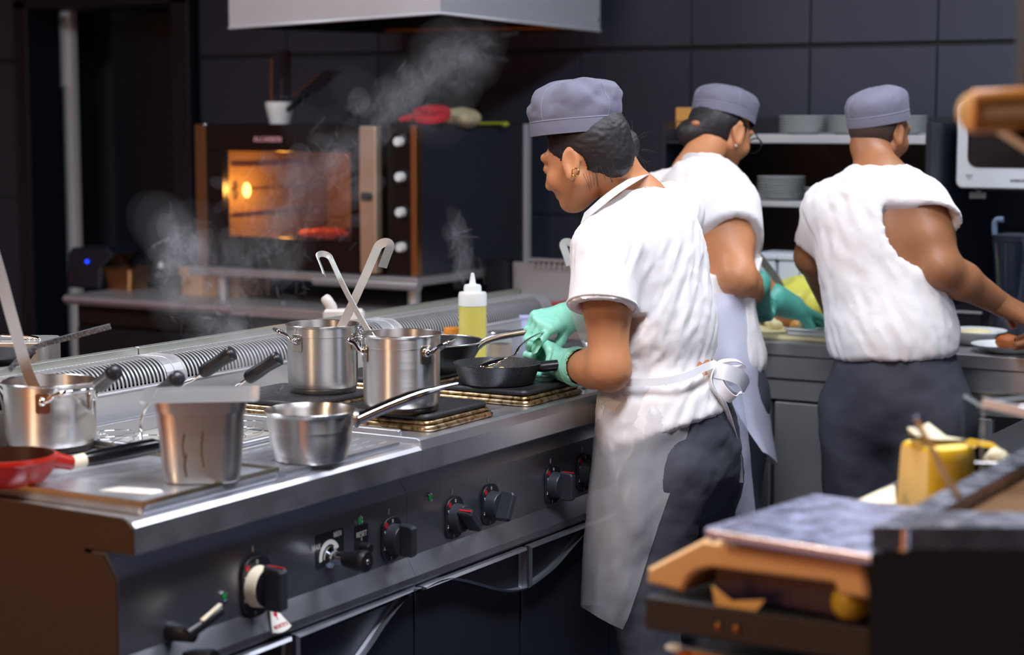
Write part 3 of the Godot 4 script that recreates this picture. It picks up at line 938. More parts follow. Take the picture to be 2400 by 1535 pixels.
func grip_basket(i: int, label: String, p0: Vector3, p1: Vector3, down: Array) -> void:
	var o := thing("pasta_basket", label, "basket", down[-1], "black gripped baskets in the pasta well")
	var ax := (p1 - p0).normalized()
	var r := [0.0095, 0.0125, 0.0135, 0.0135, 0.0125, 0.0135, 0.0145, 0.0145, 0.0125]
	var path := []
	for q in [0.0, 0.05, 0.14, 0.35, 0.6, 0.8, 0.92, 0.98, 1.0]: path.append(p0.lerp(p1, q))
	part(o, "grip", MB.new().tube(path, r, 20), M.black_grip)
	part(o, "grip_end", MB.new().ball(p1, Vector3(0.0105, 0.0105, 0.0035), 16, Basis(Quaternion(Vector3(0, 0, 1), ax))), M.black_grip)
	part(o, "wire_stem", MB.new().tube(smooth([p0 + ax * 0.01] + down, 6), 0.0028, 8), M.chrome)
	var c: Vector3 = down[-1]
	var m := MB.new()
	for k in 4: m.tube(ring(c - Vector3(0, 0.012 * k, 0), 0.06 - 0.002 * k, 0.042 - 0.002 * k), 0.0012, 6)
	part(o, "wire_basket", m, M.chrome)

func ring(c: Vector3, rx: float, rz: float, k := 24) -> Array:
	var out := []
	for i in k + 1: out.append(c + Vector3(cos(TAU * i / k) * rx, 0, sin(TAU * i / k) * rz))
	return out

func pots() -> void:
	stock_pot("squat steel pot with gold reflections at the near end, a ladle in it", Vector3(0.338, 0.906, -0.502), 0.0815, 0.125, 41, "steel pots on the range")
	stock_pot("tall steel pot on the front hot plate beside the frying pan", Vector3(0.905, 0.932, -0.118), 0.0755, 0.152, 78, "steel pots on the range")
	stock_pot("steaming steel pot standing on the rear hot plate", Vector3(1.035, 0.932, -0.405), 0.0735, 0.142, -75, "steel pots on the range")
	# saucepan
	var c := Vector3(0.532, 0.897, -0.062)
	var o := thing("saucepan", "steel saucepan with long shiny handle on the slotted drain tray", "saucepan", c)
	var h := 0.09
	var r := 0.0785
	part(o, "pan_wall", MB.new().lathe([Vector2(0.0001, 0), Vector2(r * 0.78, 0), Vector2(r * 0.83, 0.004), Vector2(r * 0.845, 0.013), Vector2(r * 0.85, 0.0135), Vector2(r * 0.925, 0.032), Vector2(r * 0.945, 0.05), Vector2(r * 0.95, h * 0.62), Vector2(r * 0.97, h * 0.64), Vector2(r * 0.985, h * 0.9), Vector2(r * 1.01, h * 0.95), Vector2(r * 1.05, h), Vector2(r * 1.035, h + 0.001), Vector2(r * 0.965, h * 0.9), Vector2(r * 0.93, h * 0.5), Vector2(r * 0.86, 0.016), Vector2(0.0001, 0.01)], at(c), 96), M.steel_pot)
	part(o, "cooked_residue", MB.new().lathe([Vector2(r * 0.9495, h * 0.72), Vector2(r * 0.925, h * 0.5), Vector2(r * 0.855, 0.017), Vector2(0.0001, 0.0105)], at(c), 64), M.brown_stain)
	var q := Vector3(0.5579, 0.9733, 0.0226)
	var e := Vector3(0.7046, 1.0272, 0.1390)
	part(o, "handle_bracket", MB.new().lathe([Vector2(0.017, -0.002), Vector2(0.0165, 0.003), Vector2(0.01, 0.006), Vector2(0.0001, 0.006)], Transform3D(Basis(Vector3.UP.cross(bearing(84)), bearing(84), Vector3.UP), q - bearing(84) * 0.002), 24), M.steel_pot)
	var hp := []
	for k in 9: hp.append(q.lerp(e, k / 8.0) + Vector3.UP * sin(PI * k / 8.0) * 0.006)
	part(o, "long_handle", MB.new().tube(hp, [0.0135, 0.0128, 0.013, 0.0138, 0.014, 0.0128, 0.0085, 0.0055, 0.0035], 16, Vector3.UP, Vector2(0.8, 1.1)), M.chrome)
	# gastronorm container with a lid-like rim
	var g := Vector3(0.253, 0.907, -0.077)
	var rot := Basis(bearing(-90 + 97), Vector3.UP, bearing(-90 + 97).cross(Vector3.UP))
	o = thing("food_container", "deep steel food container with wide flat rim on the griddle", "container", g)
	var rows := []
	for e2 in [[0.1, 0.116, 0.028, 0.0], [0.108, 0.124, 0.03, 0.004], [0.113, 0.129, 0.032, 0.02], [0.126, 0.143, 0.032, 0.116], [0.131, 0.149, 0.028, 0.122], [0.134, 0.152, 0.028, 0.14]]:
		var rg := PackedVector3Array()
		for w in rounded(e2[0], e2[1], e2[2], 7): rg.append(g + rot * Vector3(w.x, e2[3], -w.y))
		rows.append(rg)
	var m := MB.new()
	m.sheet(rows, true, true)
	m.fan(rows[0], true)
	part(o, "container_wall", m, M.steel_satin)
	var rim := []
	for e3 in [[0.134, 0.152, 0.02, 0.139], [0.17, 0.19, 0.012, 0.1405], [0.172, 0.192, 0.012, 0.1415], [0.17, 0.19, 0.012, 0.1425], [0.138, 0.156, 0.02, 0.1445], [0.13, 0.147, 0.02, 0.142]]:
		var rg := PackedVector3Array()
		for w in rounded(e3[0], e3[1], e3[2], 7): rg.append(g + rot * Vector3(w.x, e3[3], -w.y))
		rim.append(rg)
	m = MB.new()
	m.sheet(rim, true, true)
	part(o, "container_rim", m, M.rim_pale)
	m = MB.new()
	var lid := PackedVector3Array()
	for w in rounded(0.13, 0.147, 0.02, 7): lid.append(g + rot * Vector3(w.x, 0.1415, -w.y))
	m.fan(lid, false)
	part(o, "container_lid", m, M.rim_pale)
	for k in [[-0.004, 0.088, 0.03], [0.026, 0.085, 0.04], [0.024, 0.05, 0.014]]:
		part(o, "drip_stain", MB.new().tube(smooth([g + rot * Vector3(0.0612, k[1], k[0]), g + rot * Vector3(0.0594, lerpf(k[1], k[2], 0.5), k[0] + 0.003), g + rot * Vector3(0.0572, k[2], k[0])], 4), 0.0026, 8, Vector3(0, 0, 1), Vector2(0.5, 1)), M.drip)
	solo("glare_patch", MB.new().prism([Vector2(-0.05, -0.016), Vector2(0.045, -0.022), Vector2(0.055, 0.0), Vector2(0.04, 0.018), Vector2(-0.035, 0.022)], 0.0012, Transform3D(Basis(bearing(75), bearing(75).cross(Vector3.UP) * -1.0, Vector3.UP), Vector3(0.1151, 0.9066, -0.1078)), 0.0003), M.white_mark, "thin white patch standing for lamp glare on the griddle before the steel container", "paper")  # white sheet stands for lamp reflections on the griddle
	# red skillet with cream ferrule and black grip
	var b := Vector3(0.048, 0.908, -0.318)
	o = thing("red_ladle_pan", "small red enamel pan with cream collar and black handle on the griddle", "pan", b)
	part(o, "pan_bowl", MB.new().lathe([Vector2(0.0001, 0), Vector2(0.045, 0), Vector2(0.062, 0.006), Vector2(0.074, 0.02), Vector2(0.079, 0.036), Vector2(0.0795, 0.04), Vector2(0.0815, 0.042), Vector2(0.08, 0.049), Vector2(0.077, 0.0495)], at(b), 56), M.red_enamel)
	part(o, "pan_inside", MB.new().lathe([Vector2(0.077, 0.0494), Vector2(0.071, 0.022), Vector2(0.055, 0.01), Vector2(0.0001, 0.007)], at(b), 48), M.brown_enamel)
	var f0 := Vector3(0.1277, 0.9385, -0.2982)
	var f1 := Vector3(0.1664, 0.9267, -0.2896)
	var f2 := Vector3(0.1930, 0.9281, -0.2847)
	var f3 := Vector3(0.3430, 0.9344, -0.2506)
	part(o, "pan_neck", MB.new().tube([f0, f0.lerp(f1, 0.5), f1], [0.016, 0.013, 0.0125], 16), M.red_enamel)
	part(o, "collar", MB.new().tube([f1, f2], [0.0115, 0.012], 16), M.cream_ring)
	part(o, "handle_grip", MB.new().tube([f2, f2.lerp(f3, 0.15), f2.lerp(f3, 0.6), f2.lerp(f3, 0.92), f3], [0.012, 0.0135, 0.0145, 0.014, 0.009], 18), M.black_gloss)
	# frying pan being used
	var p := Vector3(1.322, 0.932, -0.152)
	o = thing("frying_pan", "black speckled frying pan with mashed food on the front hot plate", "pan", p)
	part(o, "pan_body", MB.new().lathe([Vector2(0.0001, 0), Vector2(0.074, 0), Vector2(0.08, 0.004), Vector2(0.09, 0.034), Vector2(0.0945, 0.042), Vector2(0.0955, 0.0455), Vector2(0.092, 0.046), Vector2(0.0875, 0.036), Vector2(0.077, 0.008), Vector2(0.0001, 0.006)], at(p), 72), M.speckled_black)
	var hd := bearing(88)
	part(o, "pan_handle", MB.new().tube([p + hd * 0.086 + Vector3.UP * 0.036, p + hd * 0.1 + Vector3.UP * 0.037, p + hd * 0.15 + Vector3.UP * 0.043, p + hd * 0.22 + Vector3.UP * 0.046], [0.013, 0.0155, 0.0135, 0.012], 16, Vector3.UP, Vector2(0.8, 1.0)), M.black_grip)
	var fd := solo("mashed_food", food(p + Vector3(-0.005, 0.007, -0.006) + bearing(-90) * 0.0, 0.048, 0.036, 5), M.mash, "heap of pale yellow mashed potato in the black frying pan", "food")
	# spoon in the gloved hand
	var s0 := Vector3(1.3252, 0.9958, -0.1101)
	var s1 := Vector3(1.2813, 0.9820, -0.1412)
	o = thing("spoon", "steel spoon held in the gloved right hand over the frying pan", "spoon", s0)
	part(o, "spoon_bowl", MB.new().ball(s1, Vector3(0.031, 0.006, 0.018), 20, Basis(Quaternion(Vector3.RIGHT, (s0 - s1).normalized()))), M.chrome)
	part(o, "spoon_handle", MB.new().tube(smooth([s1.lerp(s0, 0.5), s0, Vector3(1.3519, 1.0152, -0.1088), Vector3(1.4246, 1.0321, -0.1084), Vector3(1.5459, 1.0416, -0.1035)], 4), 0.0032, 8, Vector3.UP, Vector2(0.6, 1.3)), M.chrome)
	# the dark wok-like pan behind
	p = Vector3(1.7690, 0.9340, -0.3214)
	p.y = 0.9325
	o = thing("wok_pan", "wide dark non-stick pan with pale rim on the rear hot plate", "pan", Vector3(1.425, 0.932, -0.395))
	p = o.position
	part(o, "pan_body", MB.new().lathe([Vector2(0.0001, 0), Vector2(0.07, 0), Vector2(0.098, 0.02), Vector2(0.116, 0.05), Vector2(0.1225, 0.064), Vector2(0.124, 0.067), Vector2(0.12, 0.067), Vector2(0.112, 0.05), Vector2(0.092, 0.023), Vector2(0.066, 0.007), Vector2(0.0001, 0.005)], at(p), 72), M.nonstick)
	part(o, "pan_rim", MB.new().tube(ring(p + Vector3(0, 0.067, 0), 0.1225, 0.1225, 64), 0.0026, 8, Vector3.UP, Vector2.ONE, false), M.steel_bright)
	part(o, "pan_handle", MB.new().tube(smooth([p + bearing(72) * 0.118 + Vector3.UP * 0.058, p + bearing(72) * 0.15 + Vector3.UP * 0.078, p + bearing(72) * 0.25 + Vector3.UP * 0.1], 5), 0.008, 10), M.steel_bright)
	# squeeze bottle: clear-white shoulders and nozzle, yellow oil below
	b = Vector3(1.7169, 0.9005, -0.4606)
	o = thing("squeeze_bottle", "clear squeeze bottle of yellow oil with white nozzle", "bottle", b)
	var R := 0.0345
	part(o, "oil", MB.new().lathe([Vector2(0.0001, 0.001), Vector2(R * 0.9, 0.001), Vector2(R * 0.985, 0.006), Vector2(R * 0.985, 0.15), Vector2(0.0001, 0.151)], at(b), 40), M.oil)
	part(o, "bottle_wall", MB.new().lathe([Vector2(R * 0.985, 0.1505), Vector2(R, 0.151), Vector2(R, 0.176), Vector2(R * 0.94, 0.183), Vector2(R * 0.6, 0.185), Vector2(R * 0.6, 0.186)], at(b), 40), M.bottle_white)
	part(o, "cap", MB.new().lathe([Vector2(R * 0.62, 0.183), Vector2(R * 0.62, 0.196), Vector2(R * 0.55, 0.201), Vector2(R * 0.24, 0.203), Vector2(R * 0.2, 0.212), Vector2(R * 0.11, 0.228), Vector2(R * 0.07, 0.2295), Vector2(0.0001, 0.2295)], at(b), 32), M.bottle_white)
	# jars behind the tall pot
	b = Vector3(1.7677, 0.9005, -0.5468)
	o = thing("spice_jar", "small glass jar of green herbs with orange lid behind tall pot", "jar", b, "jars on the worktop")
	part(o, "herbs", MB.new().lathe([Vector2(0.0001, 0.001), Vector2(0.026, 0.001), Vector2(0.0265, 0.045), Vector2(0.0001, 0.048)], at(b), 24), M.herbs)
	part(o, "glass", MB.new().lathe([Vector2(0.027, 0.0), Vector2(0.029, 0.004), Vector2(0.029, 0.062), Vector2(0.023, 0.07), Vector2(0.023, 0.076)], at(b), 28), M.clear_pane)
	part(o, "label", MB.new().lathe([Vector2(0.0294, 0.014), Vector2(0.0294, 0.052)], at(b), 28), M.white_mark)
	part(o, "lid", MB.new().lathe([Vector2(0.0255, 0.072), Vector2(0.0255, 0.085), Vector2(0.024, 0.087), Vector2(0.0001, 0.087)], at(b), 28), M.orange_lid)
	for w in [[1172, 838, 0.032, "low glass jar with dull steel lid beside squeeze bottle", 0.05], [1163, 800, 0.024, "small steel lidded jar behind the low glass jar", 0.062]]:
		b = {1172: Vector3(1.9112, 0.9005, -0.5009), 1163: Vector3(2.1519, 0.9005, -0.6584)}[w[0]]
		o = thing("lidded_jar", w[3], "jar", b, "jars on the worktop")
		part(o, "contents", MB.new().lathe([Vector2(0.0001, 0.001), Vector2(w[2] * 0.92, 0.001), Vector2(w[2] * 0.92, w[4] * 0.7), Vector2(0.0001, w[4] * 0.72)], at(b), 24), M.spice)
		part(o, "glass", MB.new().lathe([Vector2(w[2] * 0.95, 0.0), Vector2(w[2], 0.004), Vector2(w[2], w[4]), Vector2(w[2] * 0.9, w[4] + 0.004)], at(b), 28), M.clear_pane)
		part(o, "lid", MB.new().lathe([Vector2(w[2] * 1.02, w[4]), Vector2(w[2] * 1.04, w[4] + 0.002), Vector2(w[2] * 1.04, w[4] + 0.014), Vector2(w[2] * 0.96, w[4] + 0.017), Vector2(0.0001, w[4] + 0.017)], at(b), 28), M.steel_bright)
	# lavender tub
	b = Vector3(2.2360, 0.9005, -0.6301)
	o = thing("plastic_tub", "pale lavender plastic tub on the worktop behind the pan", "tub", b)
	part(o, "tub_wall", MB.new().lathe([Vector2(0.0001, 0), Vector2(0.048, 0), Vector2(0.052, 0.004), Vector2(0.06, 0.066), Vector2(0.066, 0.07), Vector2(0.0665, 0.078), Vector2(0.062, 0.078), Vector2(0.057, 0.066), Vector2(0.05, 0.006), Vector2(0.0001, 0.004)], at(b), 40), M.lavender)
	# ladles
	var fl := -bearing(0)
	ladle("thin steel ladle leaning left in the tall front pot", [Vector3(0.925, 0.965, -0.1), Vector3(0.9113, 1.0728, -0.1922), Vector3(0.9432, 1.1494, -0.2732), Vector3(0.9811, 1.2173, -0.3424)], bearing(-88), 0.0062, bearing(60), Vector3(0.93, 0.975, -0.1), 0.03)
	ladle("broad bright steel ladle leaning right in the steaming rear pot", [Vector3(1.02, 0.96, -0.42), Vector3(1.0821, 1.0582, -0.3938), Vector3(1.0916, 1.1610, -0.3412), Vector3(1.0816, 1.2348, -0.2956)], bearing(80), 0.0092, bearing(92), Vector3(1.02, 0.97, -0.41), 0.034)
	ladle("wide stamped steel ladle handle rising from the squat pot", [Vector3(0.36, 0.945, -0.5), Vector3(0.2976, 1.0353, -0.5059), Vector3(0.2340, 1.1295, -0.4760), Vector3(0.1719, 1.2328, -0.4454), Vector3(0.1406, 1.2791, -0.4295)], bearing(-88), 0.0105, bearing(90), Vector3(0.355, 0.95, -0.5), 0.035)
	ladle("short hooked steel ladle showing past the cook's sleeve", [Vector3(1.9744, 0.9600, -0.2672), Vector3(1.9735, 1.0658, -0.2757), Vector3(1.9682, 1.1393, -0.3008), Vector3(1.9632, 1.1833, -0.3187)], bearing(-88), 0.009, bearing(90), Vector3(1.7475, 0.9800, -0.1448), 0.03)
	# baskets of the pasta well
	grip_basket(0, "pasta basket with black grip rising behind the squat pot", Vector3(0.2993, 1.0368, -0.3462), Vector3(0.2260, 1.0773, -0.2423), [Vector3(0.3205, 1.0123, -0.3839), Vector3(0.42, 0.93, -0.47), Vector3(0.44, 0.92, -0.46)])
	grip_basket(1, "pasta basket with black grip just behind the steel food container", Vector3(0.3945, 1.0094, -0.2986), Vector3(0.3257, 1.0591, -0.1890), [Vector3(0.4070, 0.9898, -0.3322), Vector3(0.4065, 0.9615, -0.3466), Vector3(0.4042, 0.9424, -0.3461), Vector3(0.3880, 0.9290, -0.3311)])
	grip_basket(2, "pasta basket with tilted black grip in the middle of the well", Vector3(0.5930, 1.0240, -0.3617), Vector3(0.6117, 1.0657, -0.3002), [Vector3(0.5850, 1.0136, -0.3729), Vector3(0.5720, 0.9944, -0.3904), Vector3(0.62, 0.93, -0.36), Vector3(0.62, 0.91, -0.34)])
	grip_basket(3, "pasta basket with tilted black grip nearest the rear pot", Vector3(0.6669, 1.0081, -0.3129), Vector3(0.6870, 1.0511, -0.2492), [Vector3(0.6583, 0.9968, -0.3249), Vector3(0.6440, 0.9782, -0.3448), Vector3(0.7, 0.93, -0.38), Vector3(0.7, 0.91, -0.36)])
	# pan parked behind the squat pot, its handle sticking up
	b = Vector3(0.31, 0.981, -0.8)
	o = thing("iron_pan", "dark iron frying pan with long worn handle behind the squat pot", "pan", b)
	part(o, "pan_body", MB.new().lathe([Vector2(0.0001, 0), Vector2(0.08, 0), Vector2(0.1, 0.03), Vector2(0.103, 0.031), Vector2(0.102, 0.034), Vector2(0.08, 0.006), Vector2(0.0001, 0.005)], at(Vector3(0.4741, 1.0123, -0.8140)), 48), M.cast_iron)
	part(o, "pan_handle", MB.new().sweep(smooth([Vector3(0.4368, 1.0243, -0.7023), Vector3(0.4469, 1.0429, -0.6894), Vector3(0.4604, 1.0615, -0.6709), Vector3(0.4762, 1.0744, -0.6471), Vector3(0.4795, 1.0952, -0.5675), Vector3(0.4983, 1.1142, -0.5008)], 4), [Vector2(-0.0055, -0.003), Vector2(0.0055, -0.003), Vector2(0.005, 0.003), Vector2(-0.005, 0.003)], Vector3.UP), M.iron_worn)
	# wire frying basket far left behind the range
	b = Vector3(0.7624, 0.9820, -1.0114)
	o = thing("fry_basket", "chrome wire basket with looped handles behind the range", "basket", b)
	part(o, "mesh_box", MB.new().prism(rounded(0.2, 0.14, 0.02), 0.07, face(Vector3(0.7514, 0.9639, -1.0260), RIGHT_, TOWARD * -1.0), 0.003, true), M.rim_pale)
	for k in 3:
		var x := 70.0 + 12.0 * k
		var v0 := Vector3(0.7638, 0.9936, -0.9724) + RIGHT_ * 0.011 * k
		part(o, "wire_loop", MB.new().tube(smooth([v0, v0 + Vector3(0, 0.034, 0), v0 + Vector3(0, 0.045, 0) + RIGHT_ * -0.012, v0 + Vector3(0, 0.05, 0) - RIGHT_ * 0.06], 4), 0.0035, 8), M.chrome)
	# swivel tap behind the rear pot
	b = Vector3(1.5493, 1.0219, -0.7222)
	o = thing("water_tap", "white swivel tap block with short spout behind the rear pot", "tap", b)
	part(o, "tap_block", MB.new().box(Vector3(1.5505, 1.0291, -0.7218), Vector3(0.1, 0.03, 0.04), 0.008, Basis(Vector3.UP, deg_to_rad(-59))), M.tap_white)
	part(o, "tap_lever", MB.new().tube(smooth([Vector3(1.5388, 1.0393, -0.7435), Vector3(1.5352, 1.0556, -0.7533), Vector3(1.5306, 1.0740, -0.7649)], 3), [0.011, 0.013, 0.014, 0.014, 0.014, 0.013, 0.009], 14), M.tap_white)

func food(c: Vector3, r: float, h: float, sd: int) -> MB:
	var f := Field.new(c - Vector3(r + 0.03, 0.01, r + 0.03), c + Vector3(r + 0.03, h + 0.03, r + 0.03), 0.003)
	var g := RandomNumberGenerator.new()
	g.seed = sd
	f.ell(c, Vector3(r, h * 0.5, r * 0.8), Basis.IDENTITY, 0.01)
	for i in 46:
		var a := g.randf() * TAU
		var q := sqrt(g.randf()) * r * 0.95
		var s := g.randf_range(0.005, 0.012)
		f.ell(c + Vector3(cos(a) * q, h * (0.85 - 0.75 * q / r) * g.randf_range(0.4, 1.0), sin(a) * q * 0.85), Vector3(s * 1.4, s, s), Basis(Vector3.UP, a), 0.004)
	var m := MB.new()
	f.add_to(m, Bump.new(0.0015, 90.0, sd))
	return m

# ---------- the back of the room ----------
func back_materials() -> void:
	rough_by(mat("counter_steel", Color("#b5b4b5"), 0.3, 0.75), noise(0.01, 71, 0.38, 0.46), Vector3(2, 2, 2))
	mat("bench_edge_glint", Color("#a8979b"), 0.4, 0.5)  # pinkish highlight of the lit steel lip put into its colour
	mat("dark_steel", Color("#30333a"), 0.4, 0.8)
	mat("oven_black", Color("#0d0e11"), 0.25)
	mat("oven_side", Color("#4a4f59"), 0.4, 0.7)
	mat("copper_lit_trim", Color("#b98a5a"), 0.35, 1.0)  # copper trim; also warm light painted onto steel
	mat("cream_trim", Color("#d9c2a6"), 0.4, 0.8)
	mat("oven_inside", Color("#b0966e"), 0.45, 0.4)
	mat("red_plastic", Color("#c8202a"), 0.35)
	mat("red_board", Color("#c4251e"), 0.45)
	mat("brown_board", Color("#a3512f"), 0.5)
	mat("porcelain", Color("#e6ebea"), 0.25)
	mat("tan_box", Color("#c68f45"), 0.6)
	mat("pale_plastic", Color("#cdd6de"), 0.35)
	mat("navy_plastic", Color("#121723"), 0.4)
	mat("lime_plastic", Color("#a9b52a"), 0.4)
	mat("straw_cloth", Color("#b9b08a"), 0.8)
	mat("bag_yellow", Color("#d6d45c"), 0.35)
	mat("bread_brown", Color("#8a5630"), 0.7)
	mat("food_pale", Color("#ece2b0"), 0.6)
	mat("board_white", Color("#e8eae6"), 0.4)
	mat("fried_orange", Color("#a8561a"), 0.6)
	mat("glass_dark", Color(0.12, 0.16, 0.22, 0.5), 0.08)
	M.glass_dark.transparency = BaseMaterial3D.TRANSPARENCY_ALPHA
	mat("microwave_shell", Color("#c9cdcf"), 0.4)
	var f := mat("flame_glow", Color(1, 0.8, 0.5), 0.5)
	f.emission_enabled = true
	f.emission = Color("#ffc36a")
	f.emission_energy_multiplier = 14.0
	var b := mat("blue_light", Color("#1030ff"), 0.5)
	b.emission_enabled = true
	b.emission = Color("#1040ff")
	b.emission_energy_multiplier = 2.5
	var e := mat("food_glow", Color("#ff5a20"), 0.6)  # oven glow put into the food as emission
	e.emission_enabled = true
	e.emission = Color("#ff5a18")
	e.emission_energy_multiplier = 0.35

func xbox(p: Vector3, q: Vector3, r := 0.003) -> MB:
	return MB.new().box((p + q) * 0.5, (q - p).abs(), r)

func backdrop() -> void:
	back_materials()
	# doorway with a pale lit jamb and a box on it
	var d := thing("door_1", "dark doorway in the far wall with a pale lit strip along its edge", "doorway", Vector3(3.75, 0, -3.5))
	d.set_meta("kind", "structure")
	for e in [[Vector3(3.72, 0, -3.98), Vector3(3.92, 1.98, -3.9)], [Vector3(3.72, 0, -3.12), Vector3(3.92, 1.98, -3.03)], [Vector3(3.72, 1.94, -3.98), Vector3(3.92, 2.02, -3.03)]]:
		part(d, "door_frame", xbox(e[0], e[1], 0.006), M.navy_plastic)
	part(d, "door_leaf", xbox(Vector3(4.1, 0.02, -3.78), Vector3(4.14, 1.94, -2.9), 0.003), M.navy_plastic)
	part(d, "lit_jamb", xbox(Vector3(3.98, 0.02, -3.955), Vector3(4.02, 1.97, -3.9), 0.003), M.jamb_pale)
	var k := thing("meter_box", "white box at the top of the doorway edge", "box", Vector3(3.95, 1.62, -4.0))
	part(k, "box_body", xbox(Vector3(3.94, 1.62, -4.035), Vector3(3.985, 1.93, -3.92), 0.006), M.board_white)
	part(k, "box_cover", xbox(Vector3(3.932, 1.64, -4.02), Vector3(3.94, 1.91, -3.935), 0.002), M.pale_plastic)
	var cl := thing("added_door_lamp", "added small round lamp over the doorway", "lamp", Vector3(3.88, 1.99, -3.94))  # lamp added where a lamp reflection shines, to light the jamb
	part(cl, "lamp_bowl", MB.new().ball(Vector3(3.92, 2.0, -3.93), Vector3(0.03, 0.02, 0.03)), M.lamp_small)
	var ol := OmniLight3D.new()
	ol.name = "light"
	cl.add_child(ol)
	ol.position = Vector3(0.0, -0.03, 0.0)
	ol.light_energy = 0.035
	ol.omni_range = 6.0
	ol.omni_attenuation = 2.0
	ol.light_size = 0.03
	ol.shadow_enabled = true
	var w := MB.new()
	w.box(Vector3(4.45, 1.45, -3.5), Vector3(0.1, 2.9, 2.2), 0.0)
	w.box(Vector3(4.2, 1.45, -4.3), Vector3(0.6, 2.9, 0.1), 0.0)
	w.box(Vector3(4.2, 1.45, -2.6), Vector3(0.6, 2.9, 0.1), 0.0)
	w.box(Vector3(4.2, 2.2, -3.5), Vector3(0.6, 0.1, 1.8), 0.0)
	w.box(Vector3(4.2, -0.06, -3.5), Vector3(0.6, 0.12, 1.8), 0.0)
	struct("wall_passage", w, M.wall_plain)
	# low bench under the oven
	var t := thing("oven_bench", "long dark steel bench with drawers carrying the oven", "bench", Vector3(3.2, 0, -2.0))
	part(t, "bench_top", xbox(Vector3(2.72, 0.852, -2.76), Vector3(3.72, 0.885, -1.3), 0.004), M.counter_steel)
	part(t, "bench_edge_glint", MB.new().tube([Vector3(2.718, 0.871, -2.755), Vector3(2.718, 0.871, -2.02)], 0.011, 10), M.bench_edge_glint)
	part(t, "bench_body", xbox(Vector3(2.76, 0.1, -2.74), Vector3(3.7, 0.852, -1.32), 0.004), M.dark_steel)
	for z in [-2.72, -2.01]:
		part(t, "drawer", xbox(Vector3(2.735, 0.55, z), Vector3(2.762, 0.775, z + 0.68), 0.004), M.dark_steel)
		part(t, "drawer", xbox(Vector3(2.735, 0.14, z), Vector3(2.762, 0.535, z + 0.68), 0.004), M.dark_steel)
		part(t, "finger_slot", xbox(Vector3(2.745, 0.785, z), Vector3(2.763, 0.835, z + 0.68), 0.002), M.oven_black)
	for z in [-2.68, -1.38]: part(t, "bench_foot", xbox(Vector3(2.85, 0.0, z - 0.03), Vector3(2.91, 0.1, z + 0.03), 0.004), M.dark_steel)
	# oven on its stand
	var s := thing("oven_stand", "steel stand on stubby legs between bench and oven", "stand", Vector3(3.25, 0.885, -1.85))
	part(s, "stand_deck", xbox(Vector3(2.86, 0.965, -2.32), Vector3(3.64, 0.992, -1.38), 0.004), M.counter_steel)
	part(s, "stand_rail", MB.new().tube([Vector3(2.855, 0.968, -1.78), Vector3(2.855, 0.968, -1.37)], 0.016, 14), M.counter_steel)
	for q in [[2.9, -2.2], [2.9, -1.42], [3.55, -2.2], [3.55, -1.42]]: part(s, "stand_leg", MB.new().tube([Vector3(q[0], 0.886, q[1]), Vector3(q[0], 0.966, q[1])], 0.021, 14), M.counter_steel)
	oven()
	# utensil tub on the oven
	var u := Vector3(3.0800, 1.4740, -2.0860)
	u.y = 1.4755
	var tub := thing("utensil_tub", "small white ribbed tub of dark scrapers on the oven", "tub", u)
	part(tub, "tub_wall", MB.new().lathe([Vector2(0.0001, 0), Vector2(0.036, 0), Vector2(0.048, 0.05), Vector2(0.05, 0.056), Vector2(0.0505, 0.074), Vector2(0.047, 0.074), Vector2(0.034, 0.006), Vector2(0.0001, 0.006)], at(u), 8), M.porcelain)
	for e in [["wide dark scraper standing upright in the white tub", 628, 105, 690, 238, 0.034, 640], ["dark slotted scraper leaning right in the white tub", 745, 150, 705, 238, 0.034, 780]]:
		var top: Vector3 = {628: Vector3(3.0800, 1.7383, -2.0724), 745: Vector3(3.0200, 1.6590, -1.8011)}[e[1]]
		var so := thing("scraper", e[0], "scraper", u + Vector3(0, 0.02, 0), "scrapers in the white tub")
		var base := u + Vector3(0, 0.02, 0.005 if e[1] == 628 else -0.01)
		var ax: Vector3 = (top - base).normalized()
		var side := Vector3(-0.06, 0, 1).normalized()
		var bs := Basis(side, ax, side.cross(ax).normalized())
		part(so, "scraper_blade", MB.new().prism(rounded(0.082, 0.15, 0.008), 0.004, Transform3D(bs, top - ax * 0.09), 0.001, true), M.navy_plastic)
		part(so, "scraper_handle", MB.new().tube([base, base.lerp(top, 0.55)], 0.009, 10), M.navy_plastic)
		part(so, "edge_strip", MB.new().box(top - ax * 0.115 - side * 0.046, Vector3(0.012, 0.15, 0.008), 0.002, bs), M.copper_lit_dull)
	# things lying on the oven's roof
	var ro := Vector3(3.0239, 1.5021, -1.4500)
	ro = Vector3(3.12, 1.4755, -1.5)
	var tp := thing("tape_roll", "red ring shaped tape holder lying on the oven", "tape", Vector3(3.02, 1.475, -1.5))
	var tc := Vector3(3.0200, 1.5076, -1.4277)
	part(tp, "ring_wall", MB.new().lathe([Vector2(0.038, -0.011), Vector2(0.06, -0.012), Vector2(0.063, 0.0), Vector2(0.06, 0.012), Vector2(0.038, 0.011), Vector2(0.036, 0.0), Vector2(0.038, -0.011)], Transform3D(Basis(Vector3(0, 0, 1), 0.3) * Basis(Vector3(1, 0, 0), 0.12), tc), 40), M.red_plastic)
	part(tp, "handle_end", MB.new().tube([Vector3(3.0300, 1.5021, -1.4738), Vector3(3.0300, 1.4952, -1.5204), Vector3(3.0300, 1.4896, -1.5572)], [0.012, 0.015, 0.009], 14, Vector3.UP, Vector2(0.9, 1)), M.red_plastic)
	var sc := solo("folded_cloth", cloth_heap(Vector3(3.2000, 1.4963, -1.4395), Vector3(0.075, 0.035, 0.085), 3), M.straw_cloth, "crumpled straw coloured cloth lying on the oven behind the red ring", "cloth")
